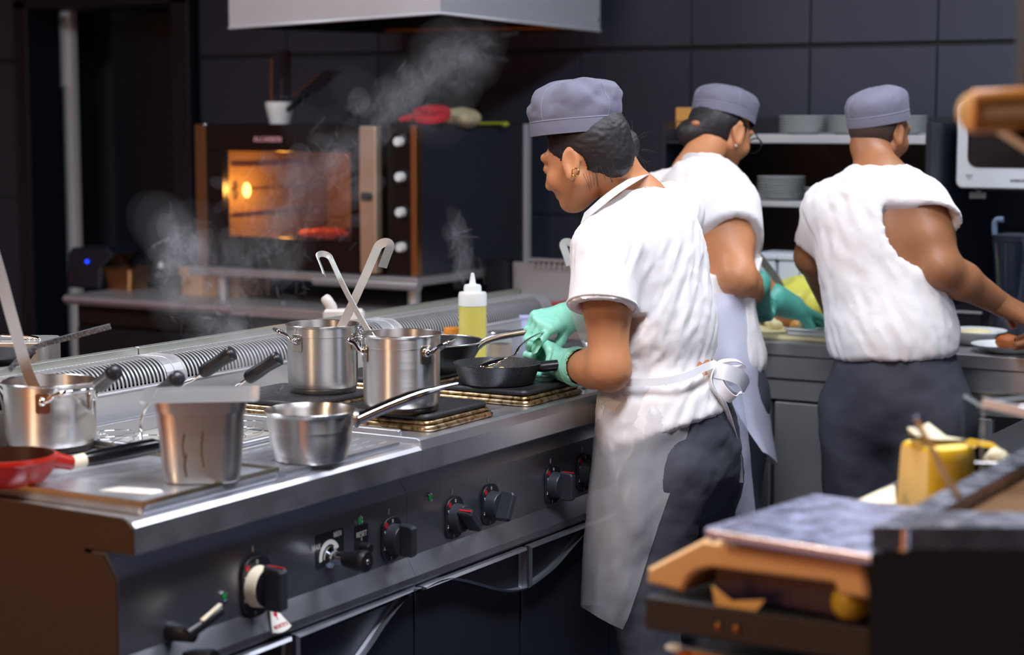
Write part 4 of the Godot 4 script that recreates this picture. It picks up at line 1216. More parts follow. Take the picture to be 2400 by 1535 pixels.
	var st := thing("lime_scraper", "flat lime green scraper on the oven roof edge", "scraper", Vector3(3.3500, 1.4760, -1.4074))
	part(st, "scraper_bar", MB.new().box(Vector3(3.3200, 1.4776, -1.4058), Vector3(0.21, 0.009, 0.03), 0.003), M.lime_plastic)
	part(st, "scraper_knob", MB.new().ball(Vector3(3.4000, 1.4745, -1.3805), Vector3(0.014, 0.009, 0.014)), M.lime_plastic)
	# kit left of the oven
	var kb := Vector3(3.0000, 0.8573, -2.8739)
	kb.y = 0.8855
	var mx := thing("dark_mixer", "dark appliance with a blue light on the bench", "appliance", kb)
	part(mx, "mixer_body", MB.new().prism([Vector2(-0.07, 0), Vector2(0.09, 0), Vector2(0.1, 0.08), Vector2(0.16, 0.13), Vector2(0.12, 0.15), Vector2(-0.04, 0.145), Vector2(-0.06, 0.12)], 0.16, Transform3D(Basis(Vector3(0, 0, 1), Vector3.UP, Vector3(-1, 0, 0)), kb + Vector3(0.08, 0, 0)), 0.008), M.navy_plastic)
	part(mx, "indicator_light", MB.new().ball(Vector3(2.9150, 0.9841, -2.8334), Vector3(0.006, 0.006, 0.006), 14), M.blue_light)
	kb = Vector3(3.0000, 0.8678, -2.7201)
	kb.y = 0.8855
	var gp := thing("steel_pan", "small steel food pan on the bench beside the dark appliance", "pan", kb)
	var rows := []
	for e in [[0.11, 0.1, 0.0], [0.135, 0.12, 0.07], [0.14, 0.125, 0.075], [0.165, 0.15, 0.077], [0.165, 0.15, 0.08], [0.13, 0.116, 0.08], [0.105, 0.095, 0.006]]:
		var rg := PackedVector3Array()
		for q in rounded(e[1], e[0], 0.015): rg.append(kb + Vector3(q.x, e[2], -q.y))
		rows.append(rg)
	var m := MB.new()
	m.sheet(rows, true, true)
	m.fan(rows[0], true)
	m.fan(rows[-1], false)
	part(gp, "pan_wall", m, M.copper_lit_trim)  # brownish light on the steel put into its copper colour
	kb = Vector3(3.1000, 0.8599, -2.6535)
	kb.y = 0.8855
	var tm := thing("round_light_box", "dark box with a white disc standing for a round light on the bench", "timer", kb)
	part(tm, "light_box_body", xbox(kb + Vector3(-0.02, 0, -0.05), kb + Vector3(0.06, 0.12, 0.07), 0.01), M.oven_black)
	part(tm, "light_disc", MB.new().ball(Vector3(3.0780, 0.9675, -2.6315), Vector3(0.004, 0.0125, 0.0125), 14), M.porcelain)  # white disc stands for a small round light
	var bb := thing("bread_box", "tan box showing through the steam beside the oven", "box", Vector3(3.0, 0.8855, -2.42))
	part(bb, "box_body", xbox(Vector3(2.9500, 0.8707, -2.3714) + Vector3(0, 0, -0.06), Vector3(2.9500, 0.9681, -2.1807) + Vector3(0.2, 0, 0.0), 0.006), M.tan_box)
	part(bb, "box_lid", xbox(Vector3(2.9450, 0.9483, -2.3748) + Vector3(0, 0, -0.062), Vector3(2.9450, 0.9803, -2.1765) + Vector3(0.2, 0, 0.002), 0.004), M.tan_box)
	# hood above the oven
	var hd := thing("extractor_hood", "pale steel extractor hood hanging over the oven", "hood", Vector3(3.2, 1.8, -1.7))
	var p1 := Vector3(2.7800, 1.7871, -2.0588)
	var p2 := Vector3(2.6200, 1.8053, -1.1344)
	var p3 := Vector3(3.6616, 1.7899, -1.1600)
	var p4 := Vector3(p3.x, p3.y + 0.01, p1.z)
	hd.position = (p1 + p3) * 0.5
	m = MB.new()
	var H := Vector3(0, 0.55, 0)
	var inn := func_inset([p1, p2, p3, p4], 0.05)
	m.flat([p1, p2, p2 + H, p1 + H]); m.flat([p2, p3, p3 + H, p2 + H]); m.flat([p3, p4, p4 + H, p3 + H]); m.flat([p4, p1, p1 + H, p4 + H])
	m.flat([p1 + H, p2 + H, p3 + H, p4 + H])
	part(hd, "hood_skirt", m, M.hood_steel)
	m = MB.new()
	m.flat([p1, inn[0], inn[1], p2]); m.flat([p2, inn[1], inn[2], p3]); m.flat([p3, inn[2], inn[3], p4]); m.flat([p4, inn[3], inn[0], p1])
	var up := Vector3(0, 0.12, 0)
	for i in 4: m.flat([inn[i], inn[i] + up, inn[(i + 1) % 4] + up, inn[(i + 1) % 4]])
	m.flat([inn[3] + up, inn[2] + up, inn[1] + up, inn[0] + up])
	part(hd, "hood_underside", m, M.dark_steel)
	part(hd, "warm_reflection_bar", MB.new().tube([inn[2] + Vector3(-0.0, 0.012, 0.0), inn[3] + Vector3(0, 0.012, 0)], 0.014, 10), M.copper_lit_trim)  # copper bar stands for a warm reflection on the back rim
	part(hd, "rim_bead", MB.new().tube([p1, p2, p3], 0.005, 8), M.hood_steel)
	part(hd, "hood_bolt", MB.new().ball(Vector3(3.6335, 1.8304, -1.1550), Vector3(0.007, 0.007, 0.004), 12), M.chrome)
	part(hd, "hood_duct", xbox(Vector3(3.05, 2.3, -2.0), Vector3(3.5, 2.9, -1.55), 0.004), M.hood_steel)
	# counter along the far wall
	var c := thing("back_counter", "long steel counter along the far wall where two cooks work", "counter", Vector3(2.95, 0, 0.6))
	part(c, "counter_top", xbox(Vector3(2.585, 0.862, -1.28), Vector3(3.3, 0.9, 2.6), 0.004), M.counter_steel)
	part(c, "apron_rail", xbox(Vector3(2.592, 0.8, -1.28), Vector3(2.615, 0.862, 2.6), 0.002), M.counter_steel)
	part(c, "upper_band", xbox(Vector3(2.6, 0.742, -1.27), Vector3(2.63, 0.796, 2.58), 0.002), M.counter_steel)
	for z in [-1.27, -0.66, -0.05]: part(c, "cupboard_door", xbox(Vector3(2.603, 0.12, z), Vector3(2.628, 0.735, z + 0.6), 0.004), M.counter_steel)
	part(c, "carcass", xbox(Vector3(2.63, 0.1, -1.27), Vector3(3.28, 0.86, 0.55), 0.003), M.dark_steel)
	part(c, "lower_shelf", xbox(Vector3(2.64, 0.3, 0.56), Vector3(3.28, 0.325, 2.58), 0.003), M.dark_steel)
	part(c, "bay_back", xbox(Vector3(3.2, 0.1, 0.56), Vector3(3.28, 0.86, 2.58), 0.003), M.navy_plastic)
	part(c, "drawer_front", xbox(Vector3(2.64, 0.725, 0.585), Vector3(2.66, 0.79, 0.73), 0.003), M.dark_steel)
	part(c, "bay_post", xbox(Vector3(2.64, 0.1, 0.582), Vector3(2.665, 0.7, 0.6), 0.003), M.copper_lit_dull)  # orange light falling on the post put into its colour
	part(c, "plinth", xbox(Vector3(2.68, 0.0, -1.25), Vector3(3.25, 0.1, 2.55), 0.003), M.oven_black)
	part(c, "upstand", xbox(Vector3(3.28, 0.9, -1.28), Vector3(3.3, 1.02, -0.62), 0.002), M.counter_steel)
	var first: MeshInstance3D
	for i in 24:
		if i == 0: first = part(c, "grille_bar", xbox(Vector3(3.27, 1.0, -1.2), Vector3(3.28, 1.03, -1.19), 0.002), M.counter_steel)
		else: copy_of(first, c, Vector3(0, 0, 0.02 * i))
	part(c, "grille_rail", xbox(Vector3(3.262, 1.028, -1.215), Vector3(3.3, 1.036, -0.7), 0.002), M.counter_steel)
	part(c, "corner_post", xbox(Vector3(3.24, 0.9, -1.36), Vector3(3.3, 1.03, -1.285), 0.003), M.dark_steel)
	# label box and tin in the open bay
	var lb := thing("label_box", "dark box with a white and blue label under the counter", "box", Vector3(2.8, 0.326, 0.7))
	part(lb, "box_body", xbox(Vector3(2.72, 0.326, 0.615), Vector3(2.95, 0.66, 0.8), 0.004), M.navy_plastic)
	part(lb, "box_label", xbox(Vector3(2.717, 0.59, 0.622), Vector3(2.721, 0.635, 0.69), 0.001), M.pale_plastic)
	part(lb, "label_print", xbox(Vector3(2.715, 0.6, 0.63), Vector3(2.7175, 0.627, 0.68), 0.0005), M.blue_print)
	part(lb, "box_knob", MB.new().ball(Vector3(2.715, 0.555, 0.66), Vector3(0.008, 0.01, 0.01), 14), M.chrome)
	for j in 3:
		var tn := thing("round_tin", "dull round tin on the dark box under the counter", "tin", Vector3(2.76, 0.66, 0.64 + 0.055 * j), "tins under the counter")
		part(tn, "tin_body", MB.new().lathe([Vector2(0.0001, 0.0005), Vector2(0.023, 0.0005), Vector2(0.023, 0.034), Vector2(0.0245, 0.036), Vector2(0.0245, 0.04), Vector2(0.022, 0.038), Vector2(0.0001, 0.037)], at(Vector3(2.76, 0.66, 0.64 + 0.055 * j)), 24), M.dull_tin)
		part(tn, "tin_rim", MB.new().tube(ring(Vector3(2.76, 0.7, 0.64 + 0.055 * j), 0.0235, 0.0235), 0.0016, 6), M.counter_steel)
	shelf_unit()
	on_counter()

func func_inset(p: Array, d: float) -> Array:
	var c: Vector3 = (p[0] + p[1] + p[2] + p[3]) / 4
	return p.map(func(q): return q + (c - q).normalized() * d)

func oven() -> void:
	var o := thing("oven", "black glass fronted oven glowing orange inside with four knobs", "oven", Vector3(3.26, 0.992, -1.855))
	var x := 2.9
	# shell pieces round an open cavity
	part(o, "oven_roof", xbox(Vector3(x + 0.005, 1.43, -2.29), Vector3(3.61, 1.475, -1.412), 0.003), M.oven_black)
	part(o, "oven_floor", xbox(Vector3(x + 0.005, 0.993, -2.29), Vector3(3.61, 1.07, -1.53), 0.003), M.oven_black)
	part(o, "side_panel", xbox(Vector3(x + 0.01, 0.993, -1.425), Vector3(3.59, 1.474, -1.41), 0.003), M.oven_side)
	part(o, "rear_post", xbox(Vector3(3.575, 0.993, -1.425), Vector3(3.615, 1.474, -1.404), 0.003), M.hood_steel)
	part(o, "front_post", xbox(Vector3(x - 0.004, 0.993, -1.43), Vector3(x + 0.03, 1.474, -1.407), 0.003), M.copper_lit_trim)
	part(o, "left_side", xbox(Vector3(x + 0.02, 0.993, -2.295), Vector3(3.6, 1.474, -2.27), 0.003), M.oven_side)
	part(o, "left_post", xbox(Vector3(x - 0.012, 0.993, -2.305), Vector3(x + 0.03, 1.474, -2.258), 0.003), M.copper_lit_dull)  # warm reflection on the post painted as copper
	part(o, "post_cap", MB.new().ball(Vector3(x - 0.005, 1.473, -2.262), Vector3(0.011, 0.007, 0.011), 12), M.chrome)
	part(o, "control_column", xbox(Vector3(x, 0.993, -1.527), Vector3(3.6, 1.474, -1.43), 0.003), M.oven_black)
	var cav := MB.new()
	var a := Vector3(x + 0.03, 1.085, -2.2)
	var b := Vector3(3.5, 1.41, -1.62)
	cav.flat([Vector3(b.x, a.y, a.z), Vector3(b.x, a.y, b.z), Vector3(b.x, b.y, b.z), Vector3(b.x, b.y, a.z)])
	cav.flat([Vector3(a.x, a.y, a.z), Vector3(b.x, a.y, a.z), Vector3(b.x, b.y, a.z), Vector3(a.x, b.y, a.z)])
	cav.flat([Vector3(b.x, a.y, b.z), Vector3(a.x, a.y, b.z), Vector3(a.x, b.y, b.z), Vector3(b.x, b.y, b.z)])
	cav.flat([Vector3(a.x, a.y, b.z), Vector3(b.x, a.y, b.z), Vector3(b.x, a.y, a.z), Vector3(a.x, a.y, a.z)])
	cav.flat([Vector3(a.x, b.y, a.z), Vector3(b.x, b.y, a.z), Vector3(b.x, b.y, b.z), Vector3(a.x, b.y, b.z)])
	part(o, "oven_cavity", cav, M.oven_inside)
	part(o, "fan_cover", xbox(Vector3(3.42, 1.1, -2.0), Vector3(3.44, 1.39, -1.82), 0.01), M.copper_lit_dull)
	for y in [1.17, 1.25, 1.33]:
		for z in [-2.19, -1.64]: part(o, "tray_runner", xbox(Vector3(x + 0.06, y, z - 0.008), Vector3(3.4, y + 0.006, z + 0.008), 0.001), M.copper_lit_trim)
	part(o, "heat_lamp_bulb", MB.new().ball(Vector3(2.99, 1.25, -2.165), Vector3(0.014, 0.026, 0.014), 14), M.flame_glow)
	part(o, "heat_lamp_bulb", MB.new().ball(Vector3(3.3, 1.3, -1.68), Vector3(0.008, 0.016, 0.008), 14), M.flame_glow)
	var l := OmniLight3D.new()
	l.name = "oven_light"
	o.add_child(l)
	l.position = Vector3(3.03, 1.25, -2.08) - o.position
	l.light_color = Color("#ffac4e")
	l.light_energy = 0.16
	l.omni_range = 5.0
	l.omni_attenuation = 2.0
	l.light_size = 0.02
	l.shadow_enabled = true
	# door: black frame, pane, lettering, handle post
	part(o, "door_top", xbox(Vector3(x - 0.006, 1.385, -2.258), Vector3(x + 0.03, 1.474, -1.6), 0.003), M.oven_black)
	part(o, "door_bottom", xbox(Vector3(x - 0.006, 0.993, -2.258), Vector3(x + 0.03, 1.1, -1.6), 0.003), M.oven_black)
	part(o, "door_stile", xbox(Vector3(x - 0.006, 1.1, -2.258), Vector3(x + 0.03, 1.385, -2.19), 0.002), M.oven_black)
	part(o, "door_stile", xbox(Vector3(x - 0.006, 1.1, -1.662), Vector3(x + 0.03, 1.385, -1.6), 0.002), M.oven_black)
	part(o, "door_pane", xbox(Vector3(x + 0.008, 1.1, -2.19), Vector3(x + 0.012, 1.385, -1.662), 0.0005), M.glass_dark)
	word(o, "ALCARBIN", 0.024, Transform3D(Basis(Vector3(0, 0, 1), Vector3.UP, Vector3(-1, 0, 0)), Vector3(x - 0.008, 1.425, -1.995)), M.pink_print, "lettering", true)
	part(o, "door_handle", xbox(Vector3(x - 0.05, 1.0, -1.597), Vector3(x - 0.015, 1.472, -1.53), 0.006), M.cream_trim)
	for y in [1.05, 1.26, 1.43]: part(o, "handle_bracket", xbox(Vector3(x - 0.018, y - 0.015, -1.59), Vector3(x, y + 0.015, -1.545), 0.003), M.oven_black)
	part(o, "handle_latch", xbox(Vector3(x - 0.062, 1.235, -1.585), Vector3(x - 0.045, 1.26, -1.545), 0.004), M.oven_black)
	for e in [Vector3(2.8780, 1.4216, -1.4678), Vector3(2.8780, 1.3096, -1.4638), Vector3(2.8780, 1.1972, -1.4630), Vector3(2.8780, 1.0857, -1.4623)]:
		var kn := part(o, "knob", MB.new().lathe([Vector2(0.016, 0), Vector2(0.015, 0.018), Vector2(0.0135, 0.021), Vector2(0.0001, 0.021)], Transform3D(Basis(Vector3(0, 0, 1), Vector3(-1, 0, 0), Vector3(0, -1, 0)), e + Vector3(0.02, 0, 0)), 20), M.porcelain, "white round knob")
		part(o, "knob_ring", MB.new().tube(ring_x(e + Vector3(0.021, 0, 0), 0.026), 0.0012, 6), M.dark_steel)
	# what bakes inside
	for e in [[680, 550, 0.05, 0.012], [712, 545, 0.022, 0.016]]:
		pass
	var bk := solo("baking_tray", tray_mesh(Vector3(3.0, 1.088, -2.02), Vector3(3.42, 1.098, -1.72)), M.oven_black, "black tray on the oven floor", "tray")
	var fd := solo("roasting_peppers", cloth_heap(Vector3(3.02, 1.112, -1.86), Vector3(0.05, 0.016, 0.11), 8), M.food_glow, "orange and red food glowing on the oven tray", "food")

func ring_x(c: Vector3, r: float) -> Array:
	var out := []
	for i in 25: out.append(c + Vector3(0, cos(TAU * i / 24) * r, sin(TAU * i / 24) * r))
	return out
func tray_mesh(a: Vector3, b: Vector3) -> MB:
	var m := xbox(a, Vector3(b.x, a.y + 0.003, b.z), 0.001)
	m.tube([Vector3(a.x, b.y, a.z), Vector3(b.x, b.y, a.z), Vector3(b.x, b.y, b.z), Vector3(a.x, b.y, b.z), Vector3(a.x, b.y, a.z)], 0.006, 8)
	return m
func cloth_heap(c: Vector3, r: Vector3, sd: int) -> MB:
	var cell := maxf(0.0035, minf(r.x, minf(r.y, r.z)) * 0.22)
	var f := Field.new(c - r * 1.5 - Vector3.ONE * 0.02, c + r * 1.5 + Vector3.ONE * 0.02, cell)
	var g := RandomNumberGenerator.new()
	g.seed = sd
	f.ell(c, r * 0.9, Basis.IDENTITY, 0.01)
	for i in 9: f.ell(c + Vector3(g.randf_range(-0.6, 0.6) * r.x, g.randf_range(-0.3, 0.35) * r.y, g.randf_range(-0.6, 0.6) * r.z), r * g.randf_range(0.3, 0.5), Basis(Vector3.UP, g.randf() * 3.0), 0.012)
	var m := MB.new()
	f.add_to(m, Bump.new(minf(r.x, r.y) * 0.3, 0.6 / r.x, sd))
	return m

func plate_stack(c: Vector3, n: int, r: float, label: String, group: String) -> void:
	var proto: Node3D
	for i in n:
		var p := c + Vector3(0, 0.0078 * i, 0)
		if i == 0:
			proto = thing("plate", label, "plate", p, group)
			part(proto, "plate_dish", MB.new().lathe([Vector2(0.0001, 0), Vector2(r * 0.6, 0), Vector2(r * 0.7, 0.003), Vector2(r * 0.97, 0.0058), Vector2(r, 0.0068), Vector2(r * 0.98, 0.0074), Vector2(r * 0.7, 0.005), Vector2(0.0001, 0.0035)], at(p), 28), M.porcelain)
		else:
			var q := proto.duplicate()
			q.name = numbered("plate")
			add_child(q)
			q.position = p

func shelf_unit() -> void:
	var o := thing("wall_shelf", "dark recessed shelf unit holding stacks of white plates", "shelf", Vector3(3.4, 0.9, -0.2))
	part(o, "shelf_back", xbox(Vector3(3.6, 0.92, -0.62), Vector3(3.62, 1.5, 0.22), 0.002), M.navy_plastic)
	part(o, "shelf_side", xbox(Vector3(3.05, 0.92, -0.62), Vector3(3.6, 1.485, -0.605), 0.002), M.navy_plastic)
	part(o, "shelf_side", xbox(Vector3(3.05, 0.92, 0.205), Vector3(3.6, 1.485, 0.22), 0.002), M.navy_plastic)
	part(o, "shelf_board", xbox(Vector3(3.05, 1.424, -0.35), Vector3(3.6, 1.4495, 0.205), 0.003), M.shelf_grey)
	part(o, "shelf_board", xbox(Vector3(3.05, 1.238, -0.605), Vector3(3.6, 1.2545, 0.205), 0.003), M.shelf_grey)
	part(o, "shelf_board", xbox(Vector3(3.05, 1.42, -0.605), Vector3(3.6, 1.428, -0.352), 0.002), M.navy_plastic)
	for e in [[-0.203, 7, 0.072], [-0.052, 7, 0.072], [0.1, 7, 0.072]]: plate_stack(Vector3(3.15, 1.4497, e[0]), e[1], e[2], "small white plate in the upper shelf stacks behind the two cooks", "white plates on the upper shelf")
	for e in [[-0.27, 9, 0.072], [-0.12, 5, 0.07], [0.03, 5, 0.07]]: plate_stack(Vector3(3.15, 1.2547, e[0]), e[1], e[2], "small white plate in the lower shelf stacks behind the two cooks", "white plates on the lower shelf")
	var c := Vector3(3.1200, 1.4343, -0.5776)
	c.y = 1.4285
	var b := thing("tan_carton", "tan carton on a white bowl at the left end of the plate shelf", "carton", c + Vector3(0, 0.03, 0))
	part(b, "carton_body", xbox(c + Vector3(0, 0.031, -0.03), c + Vector3(0.08, 0.1, 0.022), 0.003), M.tan_box)
	part(b, "carton_band", xbox(c + Vector3(-0.001, 0.055, -0.031), c + Vector3(0.04, 0.06, 0.023), 0.001), M.bread_brown)
	solo("white_bowl", MB.new().lathe([Vector2(0.0001, 0), Vector2(0.02, 0), Vector2(0.037, 0.025), Vector2(0.039, 0.03), Vector2(0.036, 0.03), Vector2(0.019, 0.004), Vector2(0.0001, 0.004)], at(c + Vector3(0.035, 0.0, 0.0)), 28), M.porcelain, "small white bowl under the tan carton on the shelf", "bowl")

func on_counter() -> void:
	# red and brown boards
	var b := thing("cutting_board", "brown red cutting board lying on the counter behind the tub", "board", Vector3(2.78, 0.9, -0.93), "boards left of the cooks")
	part(b, "board_slab", MB.new().prism(rounded(0.5, 0.34, 0.02), 0.014, face(Vector3(2.86, 0.9005, -0.88), Vector3(1, 0, 0.06), Vector3(0.06, 0, -1)), 0.003, true), M.brown_board)
	b = thing("cutting_board", "bright red cutting board on top of the brown board", "board", Vector3(2.85, 0.916, -0.87), "boards left of the cooks")
	part(b, "board_slab", MB.new().prism(rounded(0.36, 0.28, 0.02), 0.012, face(Vector3(2.92, 0.916, -0.8), Vector3(1, 0, -0.1), Vector3(-0.1, 0, -1)), 0.003, true), M.red_board)
	# translucent boxes at the back of the counter
	var i := 0
	for e in [[1795, 0.0], [1850, 0.0], [1900, 0.0]]:
		var c: Vector3 = {0: Vector3(3.0000, 1.0464, -0.2547), 1: Vector3(3.0000, 1.0495, -0.1824), 2: Vector3(3.0000, 1.0524, -0.1137)}[i]
		c.y = 0.9005
		var o := thing("food_box", ["clear lidded food box on the counter, the one beside the ladle handle", "clear lidded food box on the counter, middle one of three", "clear lidded food box on the counter next to the man"][i], "box", c, "food boxes at the back of the counter")
		part(o, "box_body", xbox(c + Vector3(0, 0, -0.034), c + Vector3(0.14, 0.185, 0.033), 0.008), M.pale_plastic)
		part(o, "box_lid", xbox(c + Vector3(-0.004, 0.186, -0.037), c + Vector3(0.144, 0.204, 0.036), 0.004), M.pale_plastic)
		i += 1
	var l := thing("long_spoon", "steel spoon handle leaning up behind the second cook's arm", "spoon", Vector3(2.8600, 1.0506, -0.1642))
	part(l, "spoon_handle", MB.new().sweep([Vector3(2.8400, 1.1132, -0.2102), Vector3(2.8600, 1.0811, -0.1909), Vector3(2.8800, 1.0440, -0.1687), Vector3(2.9000, 0.9970, -0.1476)], [Vector2(-0.011, -0.0015), Vector2(0.011, -0.0015), Vector2(0.011, 0.0015), Vector2(-0.011, 0.0015)], TOWARD.cross(Vector3(0.4, -0.6, 0.6))), M.steel_bright)
	# bag of greens, loaf, tray, scraps
	solo("salad_bag", cloth_heap(Vector3(2.9500, 0.9644, -0.1023), Vector3(0.08, 0.1, 0.125), 12), M.bag_yellow, "crumpled yellow green bag of salad on the counter between the two cooks", "bag")
	var lo := Vector3(2.8600, 0.9424, -0.1364)
	solo("brown_loaf", MB.new().box(lo, Vector3(0.1, 0.055, 0.13), 0.015), M.bread_brown, "brown loaf on the counter under the cook's gloved hands", "bread")
	var cb := thing("prep_board", "long pale board with food scraps in front of the second cook", "board", Vector3(2.74, 0.9, -0.04))
	part(cb, "board_slab", xbox(Vector3(2.63, 0.9005, -0.2), Vector3(2.86, 0.914, 0.14), 0.003), M.food_pale)
	part(cb, "board_groove", xbox(Vector3(2.65, 0.9135, -0.19), Vector3(2.655, 0.9148, 0.13), 0.0005), M.bread_brown)
	var tr := thing("white_dish", "long white serving dish at the counter edge by the man", "dish", Vector3(2.66, 0.915, 0.02))
	part(tr, "dish_body", MB.new().prism(rounded(0.15, 0.06, 0.02), 0.014, face(Vector3(2.655, 0.915, 0.04), Vector3(0, 0, 1), Vector3(1, 0, 0)), 0.004, true), M.porcelain)
	part(tr, "dish_rim", MB.new().prism(rounded(0.165, 0.072, 0.025), 0.004, face(Vector3(2.655, 0.929, 0.04), Vector3(0, 0, 1), Vector3(1, 0, 0)), 0.0015, true), M.porcelain)
	var g := RandomNumberGenerator.new()
	g.seed = 4
	for j in 7:
		var p := Vector3(2.72 + g.randf() * 0.09, 0.917, -0.15 + 0.042 * j)
		solo("food_scrap", cloth_heap(p + Vector3(0, 0.008, 0), Vector3(0.014, 0.011, 0.018), 20 + j), M.food_pale if j != 2 else M.tan_box, "pale chopped piece of food lying on the long prep board", "food", "chopped food on the prep board")
	# right end: bowls, jug, microwave
	var c := Vector3(2.8000, 0.8942, 0.4377)
	c.y = 0.9005
	var bw := thing("white_bowl_of_rice", "wide white bowl of rice on the counter beside the man", "bowl", c)
	part(bw, "bowl_wall", MB.new().lathe([Vector2(0.0001, 0), Vector2(0.036, 0), Vector2(0.042, 0.004), Vector2(0.06, 0.03), Vector2(0.083, 0.036), Vector2(0.084, 0.0385), Vector2(0.06, 0.034), Vector2(0.05, 0.018), Vector2(0.0001, 0.014)], at(c), 40), M.porcelain)
	solo("rice", cloth_heap(c + Vector3(0, 0.028, 0), Vector3(0.045, 0.011, 0.045), 31), M.food_pale, "mound of pale rice in the wide white bowl", "food")
	c = Vector3(2.6800, 0.8813, 0.5629)
	c.y = 0.9005
	var pl := thing("white_dinner_plate", "white plate with a fried ball at the counter's right end", "plate", c)
	part(pl, "plate_dish", MB.new().lathe([Vector2(0.0001, 0), Vector2(0.05, 0), Vector2(0.06, 0.004), Vector2(0.092, 0.018), Vector2(0.094, 0.021), Vector2(0.06, 0.009), Vector2(0.0001, 0.006)], at(c), 40), M.porcelain)
	solo("fried_ball", cloth_heap(c + Vector3(0.0, 0.026, 0.0), Vector3(0.034, 0.022, 0.034), 41), M.fried_orange, "orange brown fried ball on the white plate", "food")
	var j := Vector3(2.9500, 1.0494, 0.4936)
	j.y = 0.97
	var jg := thing("blender_jug", "dark clear blender jug with a slim handle behind the man's hand", "blender", Vector3(j.x, 0.9, j.z))
	var jb := Vector3(j.x, 0.9, j.z)
	part(jg, "blender_base", MB.new().lathe([Vector2(0.0001, 0.001), Vector2(0.07, 0.001), Vector2(0.066, 0.05), Vector2(0.05, 0.085), Vector2(0.0001, 0.086)], at(jb), 28), M.navy_plastic)
	part(jg, "jug_wall", MB.new().lathe([Vector2(0.042, 0.087), Vector2(0.045, 0.1), Vector2(0.058, 0.26), Vector2(0.059, 0.275), Vector2(0.056, 0.26), Vector2(0.043, 0.1)], at(jb), 28), M.glass_dark)
	part(jg, "jug_lid", MB.new().lathe([Vector2(0.06, 0.27), Vector2(0.06, 0.285), Vector2(0.03, 0.29), Vector2(0.0001, 0.291)], at(jb), 28), M.navy_plastic)
	part(jg, "jug_handle", MB.new().tube(smooth([Vector3(2.9300, 1.2262, 0.4676), Vector3(2.9300, 1.2198, 0.4445), Vector3(2.9300, 1.1623, 0.4485), Vector3(2.9300, 1.1164, 0.4568)], 4), 0.0085, 10), M.smoke_plastic)
	var dk := thing("steel_warmer", "dark steel warmer with a bright edge beside the man", "warmer", Vector3(3.05, 0.9, 0.4))
	part(dk, "warmer_body", xbox(Vector3(2.98, 0.9005, 0.27), Vector3(3.25, 0.968, 0.4), 0.004), M.dark_steel)
	part(dk, "warmer_edge", xbox(Vector3(2.972, 0.962, 0.268), Vector3(2.985, 0.97, 0.402), 0.002), M.counter_steel)
	microwave()

func microwave() -> void:
	var o := thing("microwave", "pale microwave oven with dark rounded window mounted on the wall", "microwave", Vector3(3.45, 1.298, 0.45))
	var fr := Transform3D(Basis(Vector3(0, 0, 1), Vector3.UP, Vector3(-1, 0, 0)), Vector3(3.2, 1.42, 0.46))
	part(o, "shell", xbox(Vector3(3.205, 1.302, 0.246), Vector3(3.7, 1.54, 0.674), 0.012), M.microwave_shell)
	part(o, "front_frame", MB.new().prism(rounded(0.428, 0.244, 0.02, 6), 0.012, Transform3D(fr.basis, Vector3(3.21, 1.42, 0.46)), 0.004, true), M.microwave_shell)
	part(o, "door_window", MB.new().prism(rounded(0.36, 0.165, 0.03, 6), 0.003, Transform3D(fr.basis, Vector3(3.1985, 1.4405, 0.46)), 0.001, true), M.oven_black)
	word(o, "900W", 0.008, Transform3D(fr.basis, Vector3(3.1975, 1.334, 0.286)), M.oven_black, "power_print")
	word(o, "GRILL", 0.005, Transform3D(fr.basis, Vector3(3.1975, 1.326, 0.287)), M.oven_black, "power_print")
	word(o, "SAMSUNG", 0.0115, Transform3D(fr.basis, Vector3(3.1975, 1.322, 0.432)), M.oven_black, "brand_print", true)
	part(o, "wall_bracket", xbox(Vector3(3.3, 1.285, 0.27), Vector3(3.776, 1.301, 0.65), 0.003), M.navy_plastic)
	var lb := thing("shelf_tag", "small grey tag on the wall under the microwave", "tag", Vector3(3.25, 1.26, 0.3))
	part(lb, "tag_plate", xbox(Vector3(3.29, 1.265, 0.258), Vector3(3.3, 1.284, 0.306), 0.002), M.shelf_grey)
	part(lb, "tag_hook", xbox(Vector3(3.295, 1.28, 0.276), Vector3(3.31, 1.29, 0.29), 0.001), M.shelf_grey)

